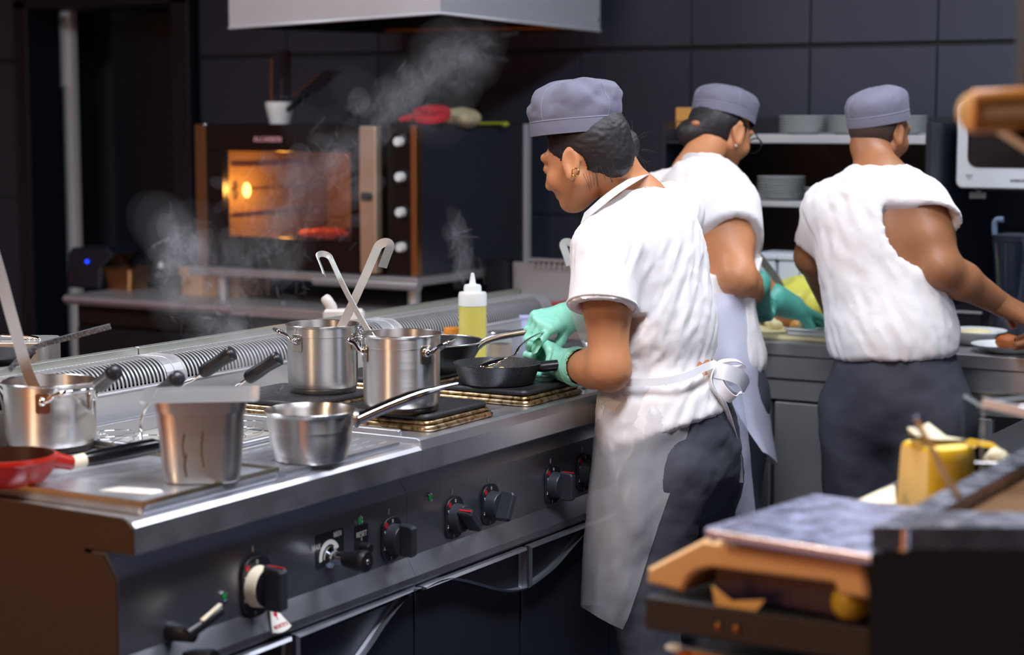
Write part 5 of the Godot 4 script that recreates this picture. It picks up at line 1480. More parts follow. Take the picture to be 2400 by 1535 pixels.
# ---------- the prep island nearest the camera ----------
func foreground() -> void:
	mat("scale_tan", Color("#d9b07a"), 0.5)
	rough_by(mat("scale_plate", Color("#c4c9e6"), 0.25, 0.9), noise(0.02, 81, 0.2, 0.42), Vector3(4, 4, 4))  # lavender lamp reflection put into the steel colour
	mat("scale_navy", Color("#14143a"), 0.35)
	mat("cheese_rind", Color("#e2b21a"), 0.35)
	M.cheese_rind.subsurf_scatter_enabled = true
	M.cheese_rind.subsurf_scatter_strength = 0.3
	mat("cheese_cut", Color("#e6bf72"), 0.55)
	mat("cheese_top", Color("#f0cf66"), 0.5)
	mat("wax_paper", Color("#efe3bd"), 0.5)
	M.wax_paper.backlight_enabled = true
	M.wax_paper.backlight = Color(0.4, 0.36, 0.25)
	mat("island_dark", Color("#26282d"), 0.5, 0.3)
	mat("bronze_steel", Color("#8a6238"), 0.35, 1.0)
	mat("copper_shade", Color("#b06a1c"), 0.45, 0.3)
	mat("shade_inner", Color("#f0cf92"), 0.5)
	mat("duct_brown", Color("#2b2119"), 0.6)
	mat("lemon", Color("#b59a1e"), 0.5)
	mat("brown_stew", Color("#7a4a22"), 0.4)
	rough_by(mat("tray_steel", Color("#c2c6d2"), 0.25, 1.0), noise(0.02, 83, 0.16, 0.36), Vector3(4, 4, 4))
	var o := thing("prep_island", "dark steel prep table at the lower right carrying a scale", "table", Vector3(0.7, 0, 1.2))
	part(o, "table_top", xbox(Vector3(0.03, 0.85, 0.87), Vector3(1.9, 0.88, 1.9), 0.003), M.island_dark)
	part(o, "front_bar", xbox(Vector3(0.012, 0.838, 0.868), Vector3(0.034, 0.884, 1.9), 0.004), M.island_dark)
	for z in [0.975, 1.0]: part(o, "rivet", MB.new().ball(Vector3(0.011, 0.857, z), Vector3(0.003, 0.006, 0.006), 14), M.bronze_steel)
	part(o, "under_panel", xbox(Vector3(0.05, 0.1, 0.9), Vector3(1.88, 0.8, 1.88), 0.004), M.duct_brown)
	part(o, "panel_rail", xbox(Vector3(0.04, 0.79, 0.9), Vector3(0.06, 0.81, 1.88), 0.002), M.bronze_steel)
	for q in [[0.1, 0.93], [0.1, 1.85], [1.83, 0.93], [1.83, 1.85]]: part(o, "table_leg", xbox(Vector3(q[0] - 0.02, 0, q[1] - 0.02), Vector3(q[0] + 0.02, 0.1, q[1] + 0.02), 0.003), M.island_dark)
	part(o, "latch", MB.new().ball(Vector3(0.03, 0.815, 0.905), Vector3(0.01, 0.006, 0.014), 12), M.porcelain)
	# scale
	var yb := 0.88
	var sc := thing("kitchen_scale", "tan kitchen scale with steel weighing plate painted with a lavender reflection on the prep table", "scale", Vector3(0.15, yb, 1.03))
	var rx := Vector3(-0.1302, 0, 0.9915)
	var bx := Vector3(0.9915, 0, 0.1302)
	var sb := Transform3D(Basis(-rx, Vector3.UP, bx), Vector3(0.022, 0, 0.968))
	var poly := [Vector2(-0.1095, 0.9142), Vector2(-0.1107, 0.8939), Vector2(-0.0549, 0.8906), Vector2(-0.0510, 0.8986), Vector2(-0.0432, 0.9128), Vector2(-0.0296, 0.9228), Vector2(-0.0108, 0.9295), Vector2(0.1661, 0.9365), Vector2(0.1759, 0.9225), Vector2(0.2131, 0.9242), Vector2(0.2141, 0.9328), Vector2(0.2040, 0.9689), Vector2(0.0742, 0.9646), Vector2(-0.0230, 0.9653)].map(func(q): return Vector2(-q.x, maxf(q.y, 0.8805)))
	part(sc, "scale_body", MB.new().prism(poly, 0.27, sb, 0.005), M.scale_tan)
	var fp := Vector3(0.022, 0, 0.968)
	part(sc, "display_recess", MB.new().box(fp + bx * 0.15 + rx * 0.075 + Vector3(0, 0.915, 0), Vector3(0.2, 0.062, 0.24), 0.004, Basis(rx, Vector3.UP, -bx)), M.scale_navy)
	part(sc, "display", MB.new().box(fp + bx * 0.045 + rx * 0.1 + Vector3(0, 0.918, 0), Vector3(0.12, 0.022, 0.006), 0.001, Basis(rx, Vector3.UP, -bx)), M.scale_navy)
	var pt := Transform3D(Basis(bx, -rx, Vector3.UP), Vector3(-0.015, 0.977, 0.966) + rx * 0.122 + bx * 0.142)
	part(sc, "weighing_plate", MB.new().prism(rounded(0.285, 0.25, 0.008), 0.013, pt, 0.003, true), M.scale_plate)
	part(sc, "plate_support", MB.new().box(fp + bx * 0.13 + rx * 0.1 + Vector3(0, 0.966, 0), Vector3(0.2, 0.024, 0.22), 0.004, Basis(rx, Vector3.UP, -bx)), M.scale_navy)
	part(sc, "plate_screw", MB.new().ball(Vector3(-0.0029, 0.9750, 0.9731), Vector3(0.006, 0.004, 0.006), 12), M.porcelain)
	solo("lemon", MB.new().ball(Vector3(0.0344, 0.8800, 1.1425) + Vector3(0.012, 0.026, 0.0), Vector3(0.034, 0.026, 0.026), 24), M.lemon, "dull yellow lemon under the scale at the table edge", "fruit")
	solo("paper_scrap", MB.new().prism([Vector2(-0.025, 0), Vector2(0.03, 0.0), Vector2(0.045, 0.02), Vector2(0.0, 0.012), Vector2(-0.028, 0.03)], 0.002, Transform3D(Basis(Vector3(0, 0, 1), Vector3(-0.2, 0.98, 0).normalized(), Vector3(-0.98, -0.2, 0).normalized()), Vector3(0.0381, 0.8810, 0.9933) - Vector3(0.02, 0, 0)), 0.0005), M.cheese_cut, "torn tan paper scrap under the kitchen scale", "paper")
	# cheese
	var cb := Vector3(0.4342, 0.9519, 1.1166)
	var ch := thing("tall_cheese", "tall yellow cheese with a pale cut side behind the scale", "cheese", cb)
	var rows := []
	for e in [[0.062, -0.1], [0.0595, -0.02], [0.054, 0.075], [0.051, 0.088], [0.047, 0.092]]:
		var rg := PackedVector3Array()
		for i in 40:
			var a := TAU * i / 40
			var v: Vector3 = TOWARD * cos(a) * e[0] + RIGHT_ * sin(a) * e[0]
			# the flat cut on its left side
			var cut := (TOWARD * 0.3 - RIGHT_ * 0.95)
			var s: float = v.dot(cut) - 0.036 * (e[0] / 0.0595)
			if s > 0: v -= cut * s
			rg.append(cb + v + Vector3(0, e[1], 0))
		rows.append(rg)
	var m := MB.new()
	m.sheet(rows, true, false)
	m.fan(rows[0], false)
	part(ch, "rind", m, M.cheese_rind)
	m = MB.new()
	m.fan(rows[-1], true)
	part(ch, "top_face", m, M.cheese_top)
	m = MB.new()
	var cd := (TOWARD * 0.3 - RIGHT_ * 0.95)
	var cs := Vector3.UP.cross(cd).normalized()
	var lo := []
	var hi := []
	for q in [-1.0, -0.5, 0.0, 0.5, 1.0]:
		lo.append(cb + cd * 0.0392 + cs * 0.047 * q + Vector3(0, -0.1, 0))
		hi.append(cb + cd * 0.0335 + cs * 0.039 * q + Vector3(0, 0.087, 0))
	m.sheet([PackedVector3Array(lo), PackedVector3Array(hi)], false, true)
	part(ch, "cut_face", m, M.cheese_cut, "pale cut face")
	paper_sheet(ch, [Vector3(0.4061, 1.0690, 1.0832), Vector3(0.3933, 1.0603, 1.1029), Vector3(0.4274, 1.0521, 1.1226), Vector3(0.4678, 1.0488, 1.1519)], [Vector3(0.4654, 1.0512, 1.0687), Vector3(0.4991, 1.0634, 1.0832), Vector3(0.5097, 1.0448, 1.1051), Vector3(0.5213, 1.0324, 1.1272)])
	paper_sheet(ch, [Vector3(0.3604, 0.9668, 1.0289), Vector3(0.3960, 0.9762, 1.0473), Vector3(0.4080, 0.9846, 1.0656)], [Vector3(0.3254, 0.9689, 1.0483), Vector3(0.3393, 0.9713, 1.0712), Vector3(0.3499, 0.9701, 1.0891)])
	cb = Vector3(0.5935, 0.9767, 1.1427)
	var c2 := thing("cheese_piece", "smaller wrapped yellow cheese piece right of the tall cheese", "cheese", cb)
	part(c2, "cheese_block", MB.new().prism([Vector2(-0.026, -0.12), Vector2(0.03, -0.12), Vector2(0.026, 0.036), Vector2(-0.008, 0.042), Vector2(-0.03, 0.026)], 0.05, Transform3D(Basis(RIGHT_, Vector3.UP, -TOWARD), cb - TOWARD * 0.03), 0.004), M.cheese_rind)
	part(c2, "crinkled_wrap", cloth_heap(cb + RIGHT_ * 0.018 + Vector3(0, 0.022, 0), Vector3(0.014, 0.018, 0.016), 51), M.wax_paper)
	# tall dark prep unit with steel top well
	var u := thing("prep_unit", "dark boxy prep unit with sunken steel top at the lower right corner", "unit", Vector3(0.6, yb, 1.4))
	var base := [Vector2(-0.118, -1.224), Vector2(-0.03, -1.376), Vector2(0.02, -1.46), Vector2(1.2, -1.46), Vector2(1.2, -1.224)]
	var upd := Transform3D(Basis(Vector3(1, 0, 0), Vector3(0, 0, -1), Vector3.UP), Vector3(0, 0.5, 0))
	part(u, "unit_body", MB.new().prism(base, 0.512, upd, 0.003), M.island_dark)
	part(u, "steel_rim", xbox(Vector3(-0.1, 1.008, 1.223), Vector3(1.2, 1.04, 1.262), 0.004), M.tray_steel)
	m = MB.new()
	var q0 := Vector3(-0.118, 1.04, 1.224)
	var q1 := Vector3(0.02, 1.04, 1.46)
	m.flat([q0, q1, q1 + Vector3(0.1, -0.003, 0), q0 + Vector3(0.13, -0.003, 0.02)])
	m.flat([q0, q0 - Vector3(0, 0.027, 0), q1 - Vector3(0, 0.027, 0), q1])
	part(u, "steel_front_rim", m, M.tray_steel)
	part(u, "well_floor", xbox(Vector3(0.0, 1.012, 1.262), Vector3(1.18, 1.02, 1.45), 0.002), M.bronze_steel)
	part(u, "well_food", cloth_heap(Vector3(0.35, 1.024, 1.36), Vector3(0.12, 0.02, 0.06), 61), M.brown_stew)
	var kn := thing("serving_tool", "bronze coloured tool handle leaning out of the sunken steel top", "tool", Vector3(0.0083, 1.0610, 1.2823))
	part(kn, "tool_handle", MB.new().sweep([Vector3(0.0099, 1.0560, 1.2861), Vector3(0.0314, 1.0908, 1.2557), Vector3(0.0600, 1.1344, 1.2156)], [Vector2(-0.0085, -0.003), Vector2(0.0085, -0.003), Vector2(0.0085, 0.003), Vector2(-0.0085, 0.003)], TOWARD), M.bronze_steel)
	part(kn, "tool_tip", MB.new().ball(Vector3(0.0601, 1.1354, 1.2155), Vector3(0.009, 0.009, 0.009), 12), M.scale_navy)
	var cl := thing("clear_lid_box", "clear plastic box with bright ribbed edge at the right", "box", Vector3(0.3836, 1.0864, 1.2381))
	var e0 := Vector3(0.3668, 1.1194, 1.2027)
	part(cl, "box_wall", MB.new().box(e0 + RIGHT_ * 0.07 - TOWARD * 0.06 + Vector3(0, -0.055, 0), Vector3(0.14, 0.1, 0.12), 0.004, Basis(RIGHT_, Vector3.UP, -TOWARD)), M.clear_pane)
	part(cl, "box_edge", MB.new().sweep([e0, Vector3(0.3762, 1.1092, 1.2600), Vector3(0.3775, 1.1020, 1.3031)], [Vector2(-0.006, -0.004), Vector2(0.006, -0.004), Vector2(0.006, 0.004), Vector2(-0.006, 0.004)]), M.clear_rim)
	part(cl, "box_edge", MB.new().tube([e0, Vector3(0.4203, 1.1163, 1.2146), Vector3(0.5075, 1.1122, 1.2438)], 0.002, 8), M.clear_rim)
	# ceiling-hung post with a copper heat lamp
	var hp := thing("heat_lamp", "copper heat lamp on a dark brown hanging post at upper right", "lamp", Vector3(-0.0878, 1.5047, 1.3781))
	part(hp, "lamp_tube", MB.new().tube([Vector3(-0.1364, 1.5131, 1.3341), Vector3(-0.1345, 1.5131, 1.3373), Vector3(0.0540, 1.5214, 1.4157)], [0.022, 0.0235, 0.0245], 24), M.copper_shade)
	part(hp, "tube_end", MB.new().ball(Vector3(-0.1411, 1.5131, 1.3360), Vector3(0.018, 0.02, 0.004), 18, Basis(Quaternion(Vector3(0, 0, 1), (TOWARD * 0.75 - RIGHT_ * 0.65).normalized()))), M.shade_inner)
	part(hp, "reflector", MB.new().prism([Vector2(0, 0), Vector2(0.12, 0.012), Vector2(0.12, -0.075)], 0.05, Transform3D(Basis(RIGHT_, Vector3.UP, -TOWARD), Vector3(-0.0849, 1.4972, 1.3453)), 0.004), M.shade_inner)
	var pp := Vector3(0.1180, 1.5853, 1.3127)
	part(hp, "hanging_post", MB.new().box(Vector3(pp.x + 0.02, 2.2, pp.z + 0.03), Vector3(0.07, 1.38, 0.07), 0.006, Basis(Vector3.UP, 0.5)), M.duct_brown)

func paper_sheet(o: Node3D, a: Array, b: Array) -> void:
	var up := []
	for i in a.size(): up.append(a[i].lerp(b[i], 0.5) + Vector3(0, 0.004 * (1 if i % 2 else -1), 0))
	var m := MB.new()
	var t := Vector3(0, 0.0008, 0)
	m.sheet([PackedVector3Array(a), PackedVector3Array(up), PackedVector3Array(b)], false, true)
	m.sheet([PackedVector3Array(a.map(func(p): return p - t)), PackedVector3Array(up.map(func(p): return p - t)), PackedVector3Array(b.map(func(p): return p - t))], false, false)
	part(o, "waxed_paper", m, M.wax_paper)

# ---------- people ----------
func people_materials() -> void:
	for e in [["skin", "#c08257"], ["skin_tan", "#a86d47"], ["skin_light", "#d6a379"]]:
		var m := mat(e[0], Color(e[1]), 0.5)
		m.subsurf_scatter_enabled = true
		m.subsurf_scatter_strength = 0.12
	var sh := mat("shirt_cotton", Color("#e9e5e3"), 0.85)
	sh.rim_enabled = true
	sh.rim = 0.25
	sh.backlight_enabled = true
	sh.backlight = Color(0.12, 0.11, 0.1)
	weave(sh, 101, 0.25)
	var tr := mat("trouser_cloth", Color("#3a3c46"), 0.8)
	weave(tr, 103, 0.25)
	var ha := mat("hat_cloth", Color("#6c6c7c"), 0.8)
	ha.rim_enabled = true
	ha.rim = 0.3
	weave(ha, 105, 0.3)
	mat("hat_seam", Color("#85869b"), 0.8)
	var g := mat("glove_mint", Color("#93dcc4"), 0.4)
	g.subsurf_scatter_enabled = true
	g.subsurf_scatter_strength = 0.1
	mat("glove_teal", Color("#5fb8a6"), 0.4)
	mat("hair_dark", Color("#1a1416"), 0.58)
	mat("lip", Color("#b06a55"), 0.45)
	mat("eye_white", Color("#e8e2da"), 0.25)
	mat("gold", Color("#e0b458"), 0.2, 1.0)
	mat("pearl", Color("#efe6dc"), 0.2)
	mat("shoe", Color("#17181b"), 0.5)
	var a := mat("apron_film", Color(0.86, 0.86, 0.88, 0.33), 0.28)
	a.transparency = BaseMaterial3D.TRANSPARENCY_ALPHA
	var a2 := mat("apron_film2", Color(0.86, 0.87, 0.95, 0.62), 0.3)
	a2.transparency = BaseMaterial3D.TRANSPARENCY_ALPHA
	var t := mat("apron_tie", Color(0.96, 0.96, 0.97, 0.8), 0.35)
	t.transparency = BaseMaterial3D.TRANSPARENCY_ALPHA

func weave(m: StandardMaterial3D, sd: int, depth: float) -> void:
	m.normal_enabled = true
	var t := NoiseTexture2D.new()
	t.width = 256
	t.height = 256
	t.seamless = true
	t.as_normal_map = true
	t.bump_strength = 2.0
	var f := FastNoiseLite.new()
	f.seed = sd
	f.frequency = 0.03
	f.fractal_octaves = 4
	t.noise = f
	m.normal_texture = t
	m.normal_scale = depth
	tri_map(m, Vector3(4, 4, 4))

# w wrist, f towards the fingers, s towards the thumb, n out of the back of the hand
func hand(F: Field, w: Vector3, f: Vector3, s: Vector3, n: Vector3, bends: Array, thumb: Array, sc := 1.0) -> void:
	var off := [0.031, 0.0105, -0.0105, -0.029]
	var fwd := [0.083, 0.088, 0.083, 0.074]
	var ln := [[0.043, 0.026, 0.021], [0.047, 0.03, 0.022], [0.043, 0.028, 0.021], [0.034, 0.021, 0.019]]
	for i in 4:
		var k: Vector3 = w + (f * fwd[i] + s * off[i]) * sc
		F.cap(w + s * off[i] * 0.45 * sc, k, 0.0195 * sc, 0.0125 * sc, 0.012)
		var p := k
		var ang := 0.0
		for j in 3:
			ang += deg_to_rad(bends[i][j])
			var dir: Vector3 = (f * cos(ang) - n * sin(ang) + s * (bends[i][3] if bends[i].size() > 3 else 0.0)).normalized()
			var q: Vector3 = p + dir * ln[i][j] * sc
			F.cap(p, q, (0.0098 - 0.0006 * j) * sc, (0.0094 - 0.0008 * j) * sc, 0.004)
			p = q
	var t0: Vector3 = w + (f * 0.022 + s * 0.024 - n * 0.006) * sc
	var d1: Vector3 = (f * thumb[0] + s * thumb[1] - n * thumb[2]).normalized()
	var d2: Vector3 = (f * thumb[3] + s * thumb[4] - n * thumb[5]).normalized()
	F.cap(w, t0, 0.02 * sc, 0.016 * sc, 0.012)
	F.cap(t0, t0 + d1 * 0.042 * sc, 0.0145 * sc, 0.0112 * sc, 0.01)
	F.cap(t0 + d1 * 0.042 * sc, t0 + (d1 * 0.042 + d2 * 0.032) * sc, 0.0112 * sc, 0.0092 * sc, 0.004)

# a head about c with axes b (x to its right, y up, z to its back); s scales an adult head
func head_into(m: MB, c: Vector3, b: Basis, s: float, man: bool) -> void:
	var jf := 1.0 if man else 0.86
	var R := 0.165 * s
	var F := Field.new(c - Vector3.ONE * R, c + Vector3.ONE * R, 0.0036)
	F.ell(c + b * Vector3(0, 0.022, 0.014) * s, Vector3(0.073, 0.086, 0.094) * s, b, 0.02)
	F.ell(c + b * Vector3(0, -0.03, -0.03) * s, Vector3(0.061, 0.076 * jf, 0.06) * s, b, 0.03)
	F.ell(c + b * Vector3(0, -0.098 * jf, -0.058) * s, Vector3(0.027, 0.022, 0.024) * s, b, 0.025)
	for e in [-1, 1]:
		F.cap(c + b * Vector3(0.052 * e, -0.06 * jf, 0.004) * s, c + b * Vector3(0.014 * e, -0.102 * jf, -0.06) * s, (0.023 if man else 0.02) * s, 0.016 * s, 0.02)
		F.ell(c + b * Vector3(0.036 * e, -0.036, -0.06) * s, Vector3(0.026, 0.024, 0.024) * s, b, 0.02)
		F.cap(c + b * Vector3(0.046 * e, 0.018, -0.072) * s, c + b * Vector3(0.01 * e, 0.016, -0.088) * s, 0.011 * s, 0.011 * s, 0.012)
		F.ell(c + b * Vector3(0.032 * e, -0.004, -0.1) * s, Vector3(0.018, 0.012, 0.014) * s, b, 0.01, true)
		F.ell(c + b * Vector3(0.031 * e, -0.005, -0.08) * s, Vector3(0.014, 0.0125, 0.0125) * s, b, 0.004)
		F.cap(c + b * Vector3(0.018 * e, -0.07 * jf, -0.081) * s, c + b * Vector3(0.0, -0.0665 * jf, -0.0915) * s, 0.005 * s, 0.0075 * s, 0.008)
		F.cap(c + b * Vector3(0.016 * e, -0.077 * jf, -0.08) * s, c + b * Vector3(0.0, -0.0785 * jf, -0.089) * s, 0.005 * s, 0.0072 * s, 0.006)
		F.ell(c + b * Vector3(0.011 * e, -0.041, -0.099) * s, Vector3(0.0085, 0.0075, 0.011) * s, b, 0.006)
		# ear: a tilted shell, hollowed, with a lobe
		var eb := b * Basis(Vector3(0, 1, 0), -0.42 * e) * Basis(Vector3(1, 0, 0), 0.18)
		var ec := c + b * Vector3(0.0775 * e, -0.014, 0.012) * s
		F.ell(ec, Vector3(0.0085, 0.033, 0.02) * s, eb, 0.006)
		F.ell(ec + b * Vector3(0.004 * e, -0.03, -0.008) * s, Vector3(0.007, 0.01, 0.009) * s, eb, 0.008)
		F.ell(ec + eb * Vector3(0.0085 * e, 0.002, -0.001) * s, Vector3(0.0065, 0.022, 0.0115) * s, eb, 0.004, true)
	F.cap(c + b * Vector3(0, 0.004, -0.09) * s, c + b * Vector3(0, -0.034, -0.109) * s, 0.0085 * s, 0.011 * s, 0.012)
	F.add_to(m)

func eyes(o: Node3D, c: Vector3, b: Basis, s: float) -> void:
	for e in [-1, 1]:
		part(o, "eyebrow", MB.new().tube([c + b * Vector3(0.014 * e, 0.017, -0.099) * s, c + b * Vector3(0.03 * e, 0.022, -0.094) * s, c + b * Vector3(0.047 * e, 0.017, -0.08) * s], [0.0022, 0.0028, 0.0012], 8), M.hair_dark)
		part(o, "eyelash", MB.new().tube([c + b * Vector3(0.019 * e, -0.009, -0.09) * s, c + b * Vector3(0.031 * e, -0.012, -0.0925) * s, c + b * Vector3(0.043 * e, -0.008, -0.085) * s], [0.0008, 0.0016, 0.0008], 6), M.hair_dark)

# a soft work cap: rows of points from the band up to the folded crown
func work_cap(o: Node3D, c: Vector3, b: Basis, rx: float, rz: float, h: float, sd: int, top_tilt := 0.0, puff := 1.0) -> void:
	var n := FastNoiseLite.new()
	n.seed = sd
	n.frequency = 1.3
	n.fractal_octaves = 3
	var prof := [[1.0, 0.0], [1.005, 0.14], [1.0, 0.27], [1.0, 0.3], [1.0 + 0.025 * puff, 0.38], [1.0 + 0.035 * puff, 0.5], [0.98 + 0.04 * puff, 0.64], [0.9 + 0.06 * puff, 0.78], [0.77 + 0.06 * puff, 0.89], [0.6, 0.965], [0.4, 1.01], [0.2, 1.02], [0.02, 1.02]]
	var sm := smooth(prof.map(func(e): return Vector2(e[0], e[1])), 3)
	var band := []
	var crown := []
	for p in sm:
		var rg := PackedVector3Array()
		for j in 72:
			var g := TAU * j / 72
			var w: float = clampf((p.y - 0.3) * 3.0, 0.0, 1.0)
			var q := n.get_noise_3d(cos(g) * 1.2, sin(g) * 1.2, p.y * 1.3) * 0.15 * w * puff
			var pleat := 0.035 * w * puff * sin(g * 5.0 + 1.3 * sin(g * 2.0)) * (1.0 - absf(p.y - 0.75))
			var r: float = p.x * (1.0 + q + pleat)
			rg.append(c + b * Vector3(cos(g) * r * rx, (p.y + q * 0.35 * w + 0.12 * top_tilt * w * sin(g) * p.x) * h, sin(g) * r * rz))
		if p.y <= 0.285: band.append(rg)
		if p.y >= 0.26: crown.append(rg)
	var m := MB.new()
	m.sheet(band, true)
	part(o, "cap_band", m, M.hat_cloth)
	m = MB.new()
	m.sheet(crown, true)
	part(o, "cap_crown", m, M.hat_cloth)
	var loop: Array = Array(crown[0])
	loop.append(loop[0])
	part(o, "band_seam", MB.new().tube(loop, 0.0011, 6, Vector3.UP, Vector2.ONE, false), M.hat_seam)
	for j in [4, 22, 40, 58]:
		var line := []
		for r in range(0, crown.size() - 3): line.append(crown[r][j])
		part(o, "crown_seam", MB.new().tube(line, 0.0009, 6, Vector3(0.3, 0.2, 0.9)), M.hat_seam)

func film(o: Node3D, called: String, grid: Array, material: Material, crumple: float, sd: int, k := 7) -> void:
	# grid: rows of control points, interpolated both ways, crumpled a little
	var rows := grid.map(func(r): return smooth(r, k))
	var out := []
	var n := FastNoiseLite.new()
	n.seed = sd
	n.frequency = 14.0
	n.fractal_octaves = 4
	n.noise_type = FastNoiseLite.TYPE_CELLULAR
	n.cellular_return_type = FastNoiseLite.RETURN_DISTANCE2_SUB
	var cols := []
	for j in rows[0].size():
		cols.append(smooth(rows.map(func(r): return r[j]), k))
	for i in cols[0].size():
		var r := PackedVector3Array()
		for j in cols.size():
			var p: Vector3 = cols[j][i]
			r.append(p + Vector3(-0.75, 0.05, 0.65) * crumple * n.get_noise_3dv(p * Vector3(1, 0.55, 1)))
		out.append(r)
	var m := MB.new()
	m.sheet(out)
	part(o, called, m, material)

func strand(m: MB, a: Vector3, b: Vector3, sag: Vector3, r := 0.0006) -> void:
	m.tube(smooth([a, a.lerp(b, 0.35) + sag, a.lerp(b, 0.7) + sag * 0.8, b], 4), r, 4)

func near_cook() -> void:
	var base := Vector3(1.55, 0, 0.16)
	var o := thing("person", "woman in grey cap, white shirt and clear apron frying at the range", "person", base, "")
	var hip := Vector3(1.5602, 0.8114, 0.1672)
	var waist := Vector3(1.5513, 0.9518, 0.1412)
	var chest := Vector3(1.5361, 1.1563, 0.0909)
	var top := Vector3(1.5578, 1.2844, 0.0600)
	var ls := Vector3(1.3760, 1.2217, 0.0832)
	var rs := Vector3(1.7541, 1.2849, 0.0551)
	var le := Vector3(1.3385, 0.9781, 0.1127)
	var lw := Vector3(1.4294, 0.9661, -0.0467)
	var re := Vector3(1.7683, 0.9946, -0.0345)
	var rw := Vector3(1.5496, 1.0597, -0.1012)
	var nb := Vector3(1.5803, 1.3225, 0.0502)
	var nt := Vector3(1.5139, 1.3947, 0.0213)
	var hb := Basis(Vector3.UP, deg_to_rad(-6)) * Basis(Vector3.RIGHT, deg_to_rad(-17))
	var hc := Vector3(1.4003, 1.4087, -0.0152) - hb * Vector3(-0.0775, -0.014, 0.012)
	var lk := Vector3(1.3812, 0.4935, 0.1721)
	var rk := Vector3(1.6661, 0.3995, 0.1202)
	var lf := Vector3(lk.x - 0.03, 0.075, lk.z + 0.08)
	var rf := Vector3(rk.x, 0.075, rk.z + 0.1)
	# --- skin: one body, then the finer head ---
	var m := MB.new()
	var F := Field.new(Vector3(1.2, 0.0, -0.3), Vector3(2.0, 1.5, 0.55), 0.0085)
	F.ell(chest, Vector3(0.15, 0.17, 0.09), Basis.IDENTITY, 0.03)
	F.ell(waist.lerp(hip, 0.3), Vector3(0.13, 0.15, 0.1), Basis.IDENTITY, 0.06)
	F.ell(hip, Vector3(0.15, 0.12, 0.11), Basis.IDENTITY, 0.05)
	F.cap(ls.lerp(top, 0.1), top.lerp(nb, 0.4), 0.05, 0.062, 0.04)
	F.cap(rs.lerp(top, 0.15), top.lerp(nb, 0.4), 0.05, 0.062, 0.04)
	F.cap(nb, nt, 0.055, 0.05, 0.035)
	F.cap(nt, hc + hb * Vector3(0, -0.02, 0.03), 0.05, 0.05, 0.03)
	F.cap(ls, ls.lerp(le, 0.45), 0.052, 0.0475, 0.03)
	F.cap(ls.lerp(le, 0.45), le, 0.0475, 0.041, 0.03)
	F.cap(le, le.lerp(lw, 0.35), 0.041, 0.041, 0.03)
	F.cap(le.lerp(lw, 0.35), lw, 0.041, 0.0265, 0.02)
	F.cap(rs, re, 0.05, 0.041, 0.03)
	F.cap(re, rw, 0.041, 0.027, 0.03)
	F.cap(hip + Vector3(-0.075, -0.05, 0), lk, 0.08, 0.05, 0.04)
	F.cap(hip + Vector3(0.075, -0.05, 0), rk, 0.08, 0.05, 0.04)
	F.cap(lk, lf, 0.05, 0.034, 0.03)
	F.cap(rk, rf, 0.05, 0.034, 0.03)
	F.add_to(m)
	head_into(m, hc, hb, 1.0, false)
	part(o, "body", m, M.skin)
	eyes(o, hc, hb, 1.0)
	part(o, "lips", MB.new().tube([hc + hb * Vector3(-0.02, -0.062, -0.084), hc + hb * Vector3(0, -0.0625, -0.0965), hc + hb * Vector3(0.02, -0.062, -0.084)], [0.002, 0.0055, 0.002], 10), M.lip)
	# --- hair: swept back under the cap into a low bun ---
	m = MB.new()
	F = Field.new(hc - Vector3(0.12, 0.12, 0.13), hc + Vector3(0.12, 0.14, 0.24), 0.0042)
	F.ell(hc + hb * Vector3(0, 0.026, 0.018), Vector3(0.0785, 0.09, 0.0975), hb, 0.01)
	F.ell(hc + hb * Vector3(0, -0.05, -0.075), Vector3(0.095, 0.083, 0.065), hb, 0.02, true)
	F.ell(hc + hb * Vector3(0, -0.13, 0.03), Vector3(0.1, 0.085, 0.12), hb, 0.02, true)
	for e in [-1, 1]: F.ell(hc + hb * Vector3(0.085 * e, -0.03, 0.02), Vector3(0.03, 0.034, 0.026), hb, 0.01, true)
	var bun := Vector3(1.5969, 1.4386, 0.0133)
	F.cap(hc + hb * Vector3(0, -0.03, 0.07), bun, 0.036, 0.028, 0.03)
	F.ell(bun, Vector3(0.038, 0.04, 0.034), Basis.IDENTITY, 0.008)
	F.add_to(m, Bump.new(0.0025, 70.0, 7, Basis.from_scale(Vector3(1, 2.4, 0.4))))
	part(o, "hair", m, M.hair_dark)
	m = MB.new()
	var g := RandomNumberGenerator.new()
	g.seed = 9
	for i in 46:
		var d := Vector3(g.randf_range(-1, 1), g.randf_range(-0.8, 1), g.randf_range(-0.6, 1)).normalized()
		strand(m, bun + d * 0.036, bun + d * g.randf_range(0.05, 0.078), Vector3(g.randf_range(-1, 1), g.randf_range(-1, 1), g.randf_range(-1, 1)) * 0.008, 0.0004)
	strand(m, Vector3(1.4762, 1.4025, 0.0546), Vector3(1.5183, 1.3650, 0.0744), Vector3(-0.02, -0.02, -0.02), 0.0007)
	for i in 12:
		var a := hc + hb * Vector3(-0.07 + 0.004 * i, -0.045 + 0.002 * i, 0.03 + 0.005 * i)
		strand(m, a, a + Vector3(0.004, -0.035, 0.01) + Vector3(g.randf_range(-1, 1), g.randf_range(-1, 0.3), g.randf_range(-1, 1)) * 0.012, Vector3(-0.004, 0, 0.003), 0.0005)
	tag(part(o, "loose_hair", m, M.hair_dark), "", "", "", "stuff")
	# --- cap, earring, necklace ---
	work_cap(o, Vector3(1.4737, 1.4676, -0.0425), Basis(Vector3.RIGHT, deg_to_rad(-5)), 0.087, 0.1035, 0.112, 3, 0.4)
	var er := Vector3(1.3857, 1.3867, 0.0044)
	part(o, "earring", MB.new().tube(ring_x(er, 0.0085), 0.0016, 8), M.gold)
	m = MB.new()
